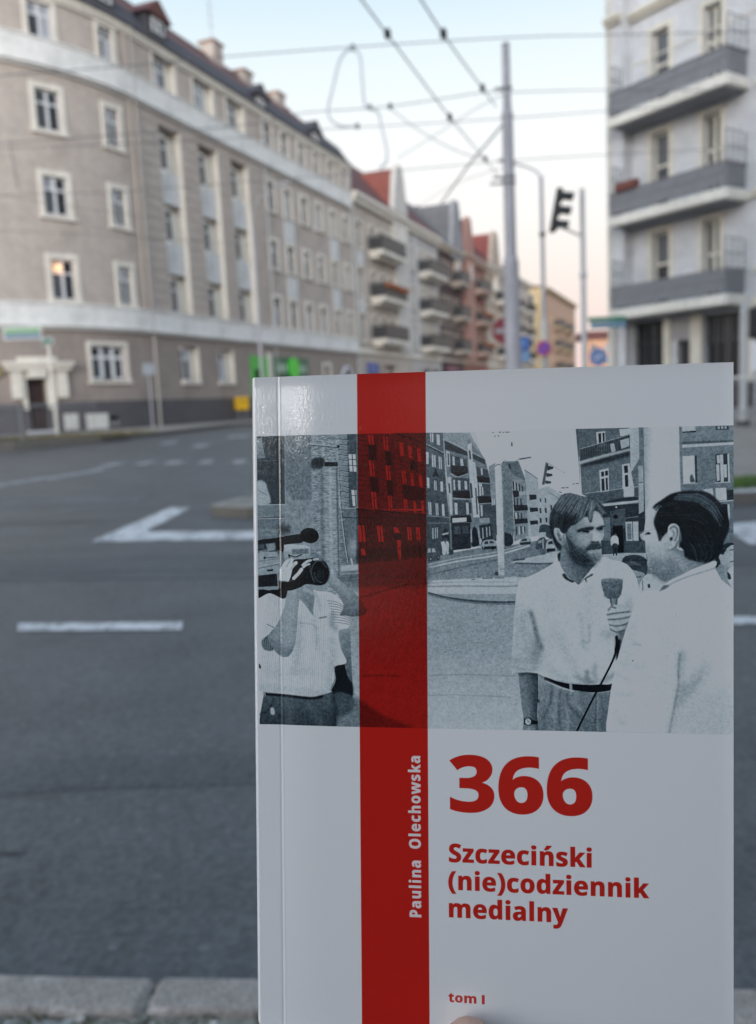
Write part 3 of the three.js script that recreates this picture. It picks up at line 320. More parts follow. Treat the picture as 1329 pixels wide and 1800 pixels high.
{
  const creamWall = M(0.42, 0.37, 0.325), paleWall = M(0.4, 0.385, 0.38), redBrown = M(0.22, 0.105, 0.085), beige = M(0.4, 0.33, 0.27), yellow = M(0.46, 0.35, 0.2), pinkish = M(0.5, 0.33, 0.24), darkBrown = M(0.07, 0.045, 0.045), blueSign = plain(0.06, 0.1, 0.3, 0.5), roofGrey = tiled(0.13, 0.13, 0.135);
  const bal = (a, b, ys, o = {}) => ys.map((y, i) => [a, b, y, { ...o, boxes: o.some && o.some[i] ? o.some[i] : null }]);
  const h1 = streetHouse('cream house with dark balconies and an orange flower box next to the tan corner house', 22.95, 11.6, 15.5, creamWall, mats.red, { bays: [[1.25, 0.9], [3.6, 0.9], [5.4, 1.0], [7.2, 0.9], [10.4, 0.9]], balconies: bal(2.9, 7.9, [6.05, 9.0, 12.2], { rail: mats.dark, some: [null, orange, null] }), gables: [[9.3, 3.0, 5.4, 19.4, M(0.52, 0.5, 0.47), tiled(0.24, 0.07, 0.05)]], shop: [[1.8, 4.2, 4.3], [4.9, 7.6, 4.3]], strips: [[0.7, 1.8, 7.85, 8.85, mats.spandrel], [0.7, 1.8, 10.95, 12.05, mats.spandrel]] });
  mesh('shop_sign', box(1.5, 3.6, 3.6, 4.4, 0.03, 0.12), blueSign, h1); mesh('skylight', [box(4.6, 5.5, 0, 1.1, 0, 0.1)].map((g) => g.rotateX(-0.8).translate(0, 16.9, -0.9)), plain(0.5, 0.52, 0.55, 0.3), h1);
  streetHouse('pale grey house with a column of stacked dark balconies, third from the corner', 34.55, 7.9, 15.5, paleWall, mats.red, { bays: [[1.0, 0.8], [3.0, 0.9], [4.7, 1.0], [6.5, 0.9]], balconies: bal(2.2, 7.2, [6.0, 8.95, 12.1], { rail: mats.dark }), shop: [[0.4, 1.6, 3.8], [2.4, 5.0, 4.2], [5.4, 7.4, 4.2]], strips: [[1.5, 2.1, 5.4, 15, M(0.5, 0.5, 0.52)]] });
  const h3 = streetHouse('narrow dark brown house with a grey pointed gable between pale and red houses', 42.5, 7.5, 15.3, darkBrown, roofGrey, { bays: [[1.4, 0.9], [3.2, 0.9], [5.4, 1.0]], balconies: bal(3.9, 7.0, [6.1, 9.2, 12.4], { rail: mats.dark }), gables: [[5.6, 3.4, 14.6, 20.0, M(0.25, 0.25, 0.265), roofGrey]], shop: [[0.8, 3.4, 4.0]], trimMat: M(0.42, 0.36, 0.31) });
  mesh('shop_sign', box(1.0, 4.4, 3.3, 4.6, 0.1, 0.25), plain(0.13, 0.03, 0.07, 0.5), h3);
  const h4 = streetHouse('red brown house with orange flower boxes on its crowded balconies', 50.05, 9.6, 15.6, redBrown, mats.red, { bays: [[1.0, 0.9], [2.6, 0.9], [4.2, 0.9], [5.8, 1.0], [7.6, 0.9]], balconies: bal(4.0, 8.6, [6.2, 9.3, 12.5], { rail: mats.dark, some: [orange, orange, null] }), gables: [[2.4, 3.2, 5.3, 19.3, M(0.36, 0.2, 0.165), mats.red]], shop: [[0.6, 3.0, 3.9], [5.4, 8.6, 3.9]], trimMat: M(0.46, 0.34, 0.28) });
  mesh('shop_sign', box(5.4, 8.4, 3.4, 4.4, 0.05, 0.3), plain(0.42, 0.06, 0.1, 0.5), h4);
  streetHouse('beige house with a red tiled gable roof left of the tram mast', 59.7, 11.2, 15.8, beige, mats.red, { bays: [[1.4, 0.9], [3.4, 0.9], [5.6, 0.9], [7.4, 1.0], [9.6, 0.9]], balconies: bal(4.8, 9.0, [6.2, 9.3, 12.4], { rail: mats.dark, some: [plant, plant, null] }), gables: [[4.0, 4.2, 14.8, 19.8, beige, tiled(0.22, 0.06, 0.05)]], shop: [[1, 4, 4], [6, 9, 4]] });
  streetHouse('pale beige end house with few windows partly behind the tram mast', 70.95, 13.0, 16.2, M(0.5, 0.44, 0.39), tiled(0.24, 0.13, 0.1), { bays: [[1.6, 0.9], [4.4, 0.9], [7.4, 0.9], [10.8, 0.9]], balconies: [...bal(2.9, 6, [6.2, 9.3, 12.4], { rail: mats.dark }), ...bal(8.6, 11.8, [6.2, 9.3, 12.4], { rail: mats.dark, some: [plant, null, plant] })], shop: [[1, 4, 4], [6, 11, 4]], ridge: 3.2 });
  const y = streetHouse('yellow ochre flat-fronted house beyond the cross street, right of the tram mast', 95.8, 31, 17.3, pinkish, tiled(0.25, 0.16, 0.12), { bays: [[2.4, 1.3], [6.4, 1.3], [10.4, 1.3], [14.4, 1.3], [18.4, 1.3], [22.4, 1.3], [26.4, 1.3]], balconies: [...bal(8, 13, [5.6, 9, 12.2], { rail: mats.dark }), ...bal(18, 23, [5.6, 9, 12.2], { rail: mats.dark })], shop: [[2, 7, 4], [12, 17, 4]], ridge: 1.0, end: yellow, trimMat: M(0.46, 0.36, 0.24) });
  for (let k = 0; k < 4; k++) for (const z of [-2.2, -4.4, -6.8]) { const g = sub('window', y); mesh('frame', box(-0.03, 0.02, 5.6 + k * 3.1, 7.2 + k * 3.1, z - 0.55, z + 0.55), mats.cream, g); mesh('pane', box(-0.05, -0.03, 5.7 + k * 3.1, 7.1 + k * 3.1, z - 0.45, z + 0.45), glass[1], g); }
  mesh('corner_band', [box(-0.06, 0, 13.8, 14.0, -9, -0.1), box(-0.06, 0, 8.6, 8.8, -9, -0.1)], M(0.36, 0.26, 0.14), y);
  // far closing house, peach coloured
  const f = thing('far_house', 'small peach coloured house closing the street, beside the right-hand house', 'building', [52, 0.9, -205], 0.1); mesh('wall', wallWith({ x0: 0, x1: 14, y0: 0, y1: 13.5, holes: [0, 1, 2, 3].flatMap((k) => [2, 5.5, 9].map((x) => [x, x + 1.4, 1.2 + k * 3.1, 3.0 + k * 3.1])), depth: 0.3, step: 0 }), M(0.55, 0.31, 0.2), f); mesh('roof', prism([[-0.5, 13.5], [14.5, 13.5], [13, 15.5], [1, 15.5]], -8, 0.4), mats.red, f); for (let k = 0; k < 4; k++) for (const x of [2, 5.5, 9]) windowIn(f, [x, x + 1.4, 1.2 + k * 3.1, 3.0 + k * 3.1], { z: -0.25, split: 0 });
}
// ----- right-hand corner house with long balconies -----
{
  const QX = 10.471 + 0.8398 * 1.1, QZ = -24.743 - 0.5429 * 1.1, t = thing('balcony_house', 'pale grey house with three long white edged balconies at right', 'building', [QX, 0, QZ], Math.atan2(-0.8398, 0.5429));
  const wall = M(0.5, 0.51, 0.53, 0.85), trimMat = M(0.56, 0.53, 0.46, 0.8), XL = -4.95, XR = 12, holes = [], wins = [];
  for (const [c, d] of [[4.35, 6.68], [7.45, 9.78], [10.55, 12.9]]) for (const [a, b] of [[-3.46, -2.8], [-1.55, -0.95], [2.6, 3.3], [4.8, 5.5], [7.2, 7.9], [9.4, 10.1]]) { holes.push([a, b, c, d]); wins.push([a, b, c, d]); }
  for (const a of [-2.6, -0.4, 2.6, 4.8, 7.2]) { holes.push([a, a + 0.75, 14.1, 15.6]); wins.push([a, a + 0.75, 14.1, 15.6]); }
  const shops = [[-4.28, -3.0, 0.98, 3.86], [-2.5, -1.96, 0.98, 3.1], [-1.5, -0.2, 0.98, 3.8], [0.3, 3.6, 0.98, 3.8], [5, 9, 0.98, 3.8]]; holes.push(...shops);
  mesh('wall', wallWith({ x0: XL, x1: XR, y0: 0.9, y1: 16.6, holes, depth: 0.32, step: 0 }), wall, t);
  // corner bay, set forward, and the wall that turns into the side street
  mesh('corner_bay', [box(XL, -4.3, 4.2, 16.5, -0.02, 0.42), box(XL, -4.36, 0.9, 4.2, -0.02, 0.3)], wall, t); mesh('corner_trim', box(XL - 0.03, XL + 0.22, 0.9, 16.5, -0.03, 0.45), M(0.5, 0.49, 0.45), t);
  { const g = box(0, 14, 0.9, 16.6, -0.35, 0); g.rotateY(Math.PI / 2 + 0.63 - 0.25); g.translate(XL + 0.2, 0, -0.12); mesh('side_wall', g, wall, t); } mesh('side_wall', box(XR - 0.3, XR, 0.9, 16.6, -9, -0.4), wall, t);
  for (const w of wins) windowIn(t, w, { z: -0.22, split: 0.56, trim: 0.16, trimMat, out: 0.04, curtain: 0, sash: trimMat, bars: 0.07, cols: any() < 0.5 ? 2 : 1 });
  mesh('cornice', [box(-4.3, XR, 13.5, 13.62, -0.02, 0.14), box(-4.3, XR, 13.62, 13.75, -0.02, 0.24), box(XL, -4.3, 13.5, 13.62, 0.4, 0.56), box(XL, -4.3, 13.62, 13.75, 0.4, 0.66), box(-4.3, XR, 16.4, 16.7, -0.02, 0.5)], trimMat, t); mesh('storey_band', [box(-4.3, XR, 7.0, 7.15, -0.02, 0.1), box(0.2, XR, 7.15, 7.22, -0.02, 0.16), box(0.2, XR, 3.9, 4.1, -0.02, 0.12), box(0.2, XR, 10.1, 10.25, -0.02, 0.1), box(-4.3, XR, 12.15, 12.19, -0.02, 0.03), box(0.2, XR, 4.9, 5.0, -0.02, 0.08)], trimMat, t);
  mesh('roof', profileX([[0.5, 16.7], [-4, 20.5], [-9, 16.7]], XL, XR), mats.red, t);
  const railM = M(0.2, 0.205, 0.225, 0.6, { tile: 0.8 });
  for (const y of [4.28, 7.3, 10.43]) {
    const b = sub('balcony', t), x0 = -4.4, x1 = 0.0, d = 1.1;
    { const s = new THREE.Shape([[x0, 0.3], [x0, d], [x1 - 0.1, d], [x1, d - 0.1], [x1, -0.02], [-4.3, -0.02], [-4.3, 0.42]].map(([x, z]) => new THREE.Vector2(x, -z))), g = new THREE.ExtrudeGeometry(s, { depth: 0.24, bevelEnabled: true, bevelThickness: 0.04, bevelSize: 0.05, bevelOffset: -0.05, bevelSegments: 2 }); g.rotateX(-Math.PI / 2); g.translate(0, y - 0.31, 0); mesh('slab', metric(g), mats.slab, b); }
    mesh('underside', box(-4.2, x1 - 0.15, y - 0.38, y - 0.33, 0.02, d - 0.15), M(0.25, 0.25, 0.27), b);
    mesh('rail_panel', [box(x0 + 0.04, x1 - 0.08, y + 0.06, y + 0.66, d - 0.08, d - 0.06)], railM, b); mesh('rail_panel', box(x1 - 0.1, x1 - 0.08, y + 0.06, y + 0.66, 0.05, d - 0.08), railM, b); mesh('rail_panel', box(x0 + 0.04, x0 + 0.06, y + 0.06, y + 0.66, 0.44, d - 0.08), railM, b);
    for (let x = x0 + 0.08; x < x1 - 0.1; x += 0.11) mesh('baluster', box(x, x + 0.018, y, y + 0.68, d - 0.06, d - 0.04), mats.rail, b); for (let z = 0.1; z < d - 0.1; z += 0.13) mesh('baluster', box(x1 - 0.08, x1 - 0.06, y, y + 0.68, z, z + 0.018), mats.rail, b);
    mesh('handrail', [box(x0, x1 - 0.04, y + 0.68, y + 0.72, d - 0.1, d - 0.03), box(x1 - 0.11, x1 - 0.04, y + 0.68, y + 0.72, 0, d - 0.1), box(x0 + 0.02, x0 + 0.08, y + 0.68, y + 0.72, 0.44, d - 0.1), box(x0, x1 - 0.06, y + 0.4, y + 0.425, d - 0.058, d - 0.036)], mats.rail, b);
    for (const [a, c] of [[x0 + 0.06, x0 + 0.08], [x1 - 0.1, x1 - 0.08]]) { const z0 = a < -3 ? 0.45 : 0.05; mesh('trellis', [...[0.72, 1.15, 1.58].map((k) => box(a, c, y + k, y + k + 0.025, z0, d - 0.1)), ...[0, 0.33, 0.66, 1].map((k) => { const z = lerp(z0, d - 0.13, k); return box(a - 0.002, c + 0.002, y + 0.7, y + 1.6, z, z + 0.025); })], mats.rail, b); }
  }
  mesh('flower_box', box(-4.0, -3.2, 8.0, 8.25, 0.95, 1.2), plain(0.14, 0.05, 0.04, 0.9), t);
  // dark shop windows between pale piers
  for (const [a, b, c, d] of shops) { const narrow = b - a < 0.7; mesh(narrow ? 'door' : 'shop_window', box(a, b, c, d, -0.3, -0.26), narrow ? mats.dark : glass[2], t); mesh('shop_frame', [box(a, b, d - 0.12, d, -0.26, -0.16), ...(narrow ? [] : [1, 2].map((k) => box(lerp(a, b, k / 3) - 0.03, lerp(a, b, k / 3) + 0.03, c, d - 0.12, -0.26, -0.18))), box(a, b, d - 0.75, d - 0.7, -0.26, -0.19)], mats.dark, t); }
  mesh('pier', [box(-2.98, -2.7, 0.9, 3.9, -0.02, 0.1), box(-1.94, -1.52, 0.9, 3.9, -0.02, 0.1), box(-0.18, 0.28, 0.9, 3.9, -0.02, 0.1)], trimMat, t); mesh('over_door_panel', box(-2.68, -1.96, 3.12, 3.86, -0.02, 0.03), M(0.3, 0.29, 0.3), t); mesh('window_bars', [0, 1, 2, 3, 4, 5, 6, 7].map((k) => box(-1.45 + k * 0.16, -1.43 + k * 0.16, 2.9, 3.7, -0.1, -0.08)), mats.rail, t);
}
// ----- houses across the street behind the photographer, the brown one mirrored in the cover, the tall one shaped to block glow -----
{
  const b = thing('rear_house', 'brown plastered house behind the photographer', 'building', [-20, 0, 38], 2.66), w = M(0.42, 0.32, 0.24); mesh('wall', wallWith({ x0: -13, x1: 13, y0: 0, y1: 9.6, holes: [0, 1, 2].flatMap((k) => [-9, -5, -1, 3, 7].map((x) => [x, x + 1.3, 1.2 + k * 2.9, 2.9 + k * 2.9])), depth: 0.3, step: 0 }), w, b); mesh('side_wall', [box(-13, -12.7, 0, 9.6, -9, -0.4), box(12.7, 13, 0, 9.6, -9, -0.4)], w, b); mesh('roof', prism([[-13.4, 9.6], [13.4, 9.6], [12.8, 10.6], [-12.8, 10.6]], -9, 0.5), mats.slate, b); mesh('band', box(-13, 13, 3.1, 3.8, -0.02, 0.12), mats.band, b);
  for (let k = 0; k < 3; k++) for (const x of [-9, -5, -1, 3, 7]) windowIn(b, [x, x + 1.3, 1.2 + k * 2.9, 2.9 + k * 2.9], { z: -0.2 });
  const c = thing('rear_house', 'unseen tall dark house behind the photographer, shaped to block sky glow from the cover', 'building', [10.5, 0, 13], Math.PI, null), w2 = M(0.16, 0.14, 0.13); mesh('wall', wallWith({ x0: -16, x1: 16.6, y0: 0, y1: 17, holes: [0, 1, 2, 3].flatMap((k) => [-13, -9, -5, -1, 3, 7, 11].map((x) => [x, x + 1.3, 1.6 + k * 3.7, 3.7 + k * 3.7])), depth: 0.3, step: 0 }), w2, c); mesh('side_wall', [box(-16, -15.7, 0, 17, -9, -0.4), box(16.3, 16.6, 0, 17, -9, -0.4)], w2, c); mesh('roof', prism([[-16.4, 17], [17.0, 17], [15.7, 19], [-15, 19]], -9, 0.5), mats.slate, c);  // out of view; its width is set to keep western glow off the cover
  for (let k = 0; k < 4; k++) for (const x of [-13, -9, -5, -1, 3, 7, 11]) windowIn(c, [x, x + 1.3, 1.6 + k * 3.7, 3.7 + k * 3.7], { z: -0.2 });
}
// ---------- street furniture ----------
{
  const t = thing('tram_mast', 'thick grey stepped steel mast of the tram line, rising above the book', 'mast', [3.07, rise(-18.05) + 0.12, -18.05]), b = t.position.y, seg = (r0, r1, y0, y1) => new THREE.CylinderGeometry(r1, r0, y1 - y0, 28).translate(0, (y0 + y1) / 2 - b, 0);
  mesh('lower_shaft', seg(0.185, 0.165, b, 4.36), mats.steel, t); mesh('shaft_collar', seg(0.165, 0.125, 4.36, 4.52), mats.steel, t); mesh('middle_shaft', seg(0.122, 0.112, 4.52, 7.3), mats.steel, t); mesh('shaft_collar', seg(0.128, 0.08, 7.3, 7.5), mats.steel, t); mesh('upper_shaft', seg(0.085, 0.078, 7.5, 8.72), mats.steel, t); mesh('cap', seg(0.09, 0.04, 8.72, 8.76), mats.steel, t); mesh('base_plate', [box(-0.3, 0.3, 0, 0.03, -0.3, 0.3), seg(0.21, 0.19, b + 0.03, b + 0.4)], mats.steel, t);
  for (const [y, l] of [[7.86, 0.2], [6.1, 0.28], [5.98, 0.34]]) mesh('bracket', [bar([-l - 0.06, y - b, 0.02], [0, y - b, 0.02], 0.024), new THREE.TorusGeometry(y > 7 ? 0.1 : 0.13, 0.02, 6, 16).rotateX(Math.PI / 2).translate(0, y - b, 0)], mats.rail, t);
}
{
  const t = thing('street_lamp', 'slim grey street lamp column with a short arm, between the mast and the signal', 'street lamp', [5.55, 0.98, -26.73]); mesh('column', [new THREE.CylinderGeometry(0.06, 0.085, 7.3, 16).translate(0, 3.65, 0)], mats.steel, t); mesh('column_sleeve', new THREE.CylinderGeometry(0.1, 0.11, 2.9, 16).translate(0, 1.45, 0), mats.zinc, t); mesh('arm', tube([[0, 7.2, 0], [-0.1, 7.4, 0], [-0.4, 7.58, 0], [-0.85, 7.72, 0]], 0.035), mats.zinc, t); mesh('lamp_head', new RoundedBoxGeometry(0.55, 0.1, 0.2, 3, 0.04).rotateZ(-0.28).translate(-1.05, 7.78, 0), mats.zinc, t); mesh('clamp', new THREE.CylinderGeometry(0.095, 0.095, 0.12, 16).translate(0, 5.55, 0), mats.dark, t);
}
const disc = (r, z, th = 0.02, seg = 36) => new THREE.CylinderGeometry(r, r, th, seg).rotateX(Math.PI / 2).translate(0, 0, z);
function signPost(name, label, pos, h, build, turn = 0) { const t = thing(name, label, 'road sign', pos, turn); mesh('post', new THREE.CylinderGeometry(0.03, 0.03, h, 12).translate(0, h / 2, 0), mats.steel, t); build(t); return t; }
const blue = plain(0.025, 0.075, 0.27, 0.5), redPaint = plain(0.42, 0.03, 0.035, 0.4), whitePaint = plain(0.7, 0.71, 0.72, 0.4), violet = plain(0.1, 0.07, 0.36, 0.4);
signPost('no_parking_sign', 'round blue sign with red rim below the slim street lamp', [5.45, 0.98, -26.4], 2.2, (t) => { const s = sub('plate', t); s.position.set(0, 2.02, 0.05); mesh('rim', disc(0.24, 0), redPaint, s); mesh('field', disc(0.19, 0.008), violet, s); mesh('stroke', new THREE.BoxGeometry(0.045, 0.4, 0.01).rotateZ(0.785).translate(0, 0, 0.022), redPaint, s); });
signPost('arrow_sign', 'tall blue sign with a white arrow just right of the mast', [7.42, 0.98, -40.7], 3.4, (t) => { const s = sub('plate', t); s.position.set(0, 2.75, 0.05); mesh('field', new RoundedBoxGeometry(0.62, 0.66, 0.02, 2, 0.01).translate(0, 0.32, 0), blue, s); mesh('field', new RoundedBoxGeometry(0.6, 0.5, 0.02, 2, 0.01).translate(0, -0.3, 0), plain(0.13, 0.24, 0.42, 0.5), s); mesh('arrow', prism([[-0.05, 0.1], [0.05, 0.1], [0.05, 0.36], [0.16, 0.36], [0, 0.56], [-0.16, 0.36], [-0.05, 0.36]], 0.012, 0.02), plain(0.12, 0.26, 0.6, 0.4), s); });
signPost('round_blue_sign', 'small round blue sign in front of the peach house, left of the balcony house', [8.25, 0.98, -30.43], 2.2, (t) => { const s = sub('plate', t); s.position.set(0, 1.84, 0.05); mesh('field', disc(0.32, 0), plain(0.16, 0.25, 0.48, 0.4), s); mesh('symbol', new THREE.BoxGeometry(0.3, 0.06, 0.01).rotateZ(0.6).translate(0, 0, 0.016), whitePaint, s); });
signPost('no_entry_sign', 'round red no entry sign with a white bar, half hidden by the mast', [3.05, 0.85, -18.6], 2.6, (t) => { const s = sub('plate', t); s.position.set(-0.06, 2.14, 0.05); mesh('field', disc(0.29, 0), plain(0.2, 0.03, 0.045, 0.5), s); mesh('bar', box(-0.22, 0.22, -0.05, 0.05, 0.01, 0.02), M(0.34, 0.34, 0.36, 0.5), s); });
{
  const t = thing('signal_pole', 'slim pale pole carrying the black traffic light and a green street sign', 'pole', [4.45, rise(-17.45) + 0.02, -17.45]), b = t.position.y;
  mesh('column', new THREE.CylinderGeometry(0.05, 0.06, 5.66 - b, 16).translate(0, (5.66 - b) / 2, 0), mats.zinc, t); mesh('bracket', [bar([0, 4.72 - b, 0], [-0.5, 4.95 - b, 0.03], 0.025)], mats.zinc, t); mesh('clamp', new THREE.CylinderGeometry(0.075, 0.075, 0.1, 14).translate(0, 3.95 - b, 0), mats.zinc, t);
  const s = thing('street_name_sign', 'flat green and blue street name plate on the slim signal pole', 'street sign', [4.52, 3.0, -17.4]); mesh('upper_plate', box(0, 0.78, 0, 0.09, 0, 0.02), plain(0.025, 0.17, 0.085, 0.4), s); mesh('lower_plate', box(0.05, 0.78, -0.14, -0.01, 0, 0.018), plain(0.13, 0.22, 0.3, 0.4), s); mesh('edge_line', [box(0.02, 0.76, 0.075, 0.082, 0.02, 0.023)], whitePaint, s);
  const l = thing('traffic_light', 'black traffic light seen from the side, its three hoods pointing right', 'traffic light', [3.9, 5.25, -17.4], -0.12); l.rotation.order = 'ZYX'; l.rotation.z = -0.2; l.scale.setScalar(0.93);
  const black = plain(0.012, 0.014, 0.016, 0.5); mesh('housing', new RoundedBoxGeometry(0.13, 0.92, 0.26, 3, 0.03), black, l);
  for (let k = 0; k < 3; k++) { const y = 0.3 - k * 0.3, a = sub('lamp', l), hood = new THREE.CylinderGeometry(0.11, 0.125, 0.27, 20, 1, true, -0.3, Math.PI + 0.6); hood.rotateZ(Math.PI / 2); hood.translate(0.19, y, 0); mesh('hood', [hood, new THREE.CylinderGeometry(0.12, 0.12, 0.03, 20).rotateZ(Math.PI / 2).translate(0.075, y, 0)], black, a); mesh('lens', new THREE.SphereGeometry(0.1, 16, 10).scale(0.3, 1, 1).translate(0.095, y, 0), plain(0.02, 0.02, 0.02, 0.2), a); }
}
{
  const t = thing('signal_pole', 'grey pole with a black foot beside the book, at the right edge', 'pole', [7.62, 0.6, -17.1]); mesh('column', new THREE.CylinderGeometry(0.07, 0.075, 2.55, 16).translate(0, 1.27, 0), mats.zinc, t); mesh('foot', new THREE.CylinderGeometry(0.13, 0.16, 0.26, 16).translate(0, 0.1, 0), mats.dark, t); mesh('cap', new THREE.CylinderGeometry(0.05, 0.08, 0.05, 16).translate(0, 2.57, 0), mats.zinc, t); const s = sub('signal', t); mesh('housing', new RoundedBoxGeometry(0.24, 0.62, 0.24, 3, 0.03).translate(0.26, 2.2, 0), mats.dark, s); mesh('hood', [2.02, 2.38].map((y) => new THREE.CylinderGeometry(0.09, 0.09, 0.18, 14, 1, true).rotateX(Math.PI / 2).translate(0.26, y, 0.2)), mats.dark, s);
  const b = thing('sign_board', 'white rounded board on a post at the right edge', 'sign', [9.72, 0.98, -20.3]); mesh('board', new RoundedBoxGeometry(1.0, 0.72, 0.03, 4, 0.12 / 8).translate(0, 1.25, 0), whitePaint, b); mesh('post', [bar([-0.35, 0, -0.03], [-0.35, 1.4, -0.03], 0.03), bar([0.35, 0, -0.03], [0.35, 1.4, -0.03], 0.03)], mats.zinc, b);
  const r = thing('guard_rail', 'pale horizontal guard rail at the right edge', 'railing', [6.9, 0.58, -16.2], 0.02); mesh('top_rail', bar([0, 1.12, 0], [7, 1.12, 0], 0.035, 10), mats.slab, r); for (let x = 0.9; x < 7; x += 1.8) mesh('post', bar([x, 0, 0], [x, 1.12, 0], 0.03, 8), mats.steel, r); mesh('lower_rail', bar([0, 0.45, 0], [7, 0.45, 0], 0.02, 8), mats.steel, r);
  const k = thing('low_wall', 'low dark wall in front of the shop windows at the right edge', 'wall', [7.2, 0.98, -23.2], 0.05); mesh('wall', box(0, 9, 0, 0.62, -0.25, 0), mats.plinth, k); mesh('coping', box(-0.04, 9.04, 0.62, 0.68, -0.29, 0.04), mats.rail, k);
}
{
  const t = thing('street_lamp', 'thin grey street lamp with a curved arm in front of the tan house', 'street lamp', [-4.3, 0.98, -32.9]); mesh('column', new THREE.CylinderGeometry(0.04, 0.065, 7.6, 14).translate(0, 3.8, 0), mats.steel, t); mesh('arm', tube([[0, 7.55, 0], [0.06, 8.1, 0], [0.5, 8.7, 0], [1.15, 9.0, 0]], 0.022), mats.steel, t); mesh('lamp_head', new RoundedBoxGeometry(0.5, 0.08, 0.18, 3, 0.03).rotateZ(0.2).translate(1.35, 9.02, 0), mats.steel, t);
  const s = signPost('sign_post', 'grey sign post with a small plate before the rain pipes of the tan house', [-8.05, 0.98, -30.3], 2.35, (q) => mesh('plate', new RoundedBoxGeometry(0.42, 0.42, 0.02, 2, 0.01).translate(0, 2.15, 0.04), M(0.25, 0.27, 0.3, 0.5), q), 0.4);
  const p = thing('street_name_sign', 'pair of green street name plates on a pale post before the house door', 'street sign', [-9.27, 0.98, -24.3]), gp = plain(0.02, 0.13, 0.1, 0.4), gl = plain(0.1, 0.26, 0.12, 0.4); mesh('post', new THREE.CylinderGeometry(0.045, 0.05, 2.75, 12).translate(0, 1.37, 0), mats.cream, p);
  const a = sub('plate', p); a.position.set(-0.7, 3.0, 0.06); a.rotation.y = 0.1; mesh('border', new RoundedBoxGeometry(1.06, 0.36, 0.02, 2, 0.01).translate(0, 0.02, 0), whitePaint, a); mesh('field', box(-0.5, 0.5, 0.02, 0.17, 0.01, 0.02), gl, a); mesh('field', box(-0.5, 0.5, -0.13, 0.018, 0.01, 0.022), plain(0.06, 0.13, 0.2, 0.4), a);
  const c = sub('plate', p); c.position.set(0.02, 2.72, 0.08); c.rotation.y = -0.6; mesh('border', new RoundedBoxGeometry(0.48, 0.18, 0.02, 2, 0.01).translate(0, 0.04, 0), whitePaint, c); mesh('field', box(-0.22, 0.22, -0.03, 0.11, 0.01, 0.022), gp, c); mesh('bracket', bar([-0.03, 2.75, 0.02], [-0.6, 2.98, 0.04], 0.02), mats.zinc, p);
  const y = thing('yellow_box', 'yellow post box on the pavement beside the book, before the tan house', 'post box', onStreet(6.3, 0.5, 0.98), TURN - 0.5); mesh('body', new RoundedBoxGeometry(0.62, 0.66, 0.42, 3, 0.04).translate(0, 0.85, 0), plain(0.62, 0.36, 0.012, 0.45), y); mesh('slot', box(-0.2, 0.2, 0.98, 1.02, 0.2, 0.215), mats.dark, y); mesh('foot', [box(-0.22, -0.16, 0, 0.53, -0.03, 0.03), box(0.16, 0.22, 0, 0.53, -0.03, 0.03)], mats.rail, y);
  const f = thing('railing', 'low grey pedestrian railing of thin bars along the far kerb at left', 'railing', [0, 0, 0]); const run = [[-15.6, -19.3], [-12, -20.6], [-9.2, -21.7], [-7.7, -23.2]];
  for (let i = 1; i < run.length; i++) { const [ax, az] = run[i - 1], [bx, bz] = run[i], L = Math.hypot(bx - ax, bz - az); mesh('top_rail', [bar([ax, 1.88, az], [bx, 1.88, bz], 0.02), bar([ax, 1.15, az], [bx, 1.15, bz], 0.016)], mats.rail, f); mesh('post', bar([ax, 0.98, az], [ax, 1.92, az], 0.028, 8), mats.rail, f); for (let d = 0.13; d < L; d += 0.13) { const k = d / L, x = lerp(ax, bx, k), z = lerp(az, bz, k); mesh('baluster', bar([x, 1.15, z], [x, 1.88, z], 0.007, 5), mats.rail, f); } }
}
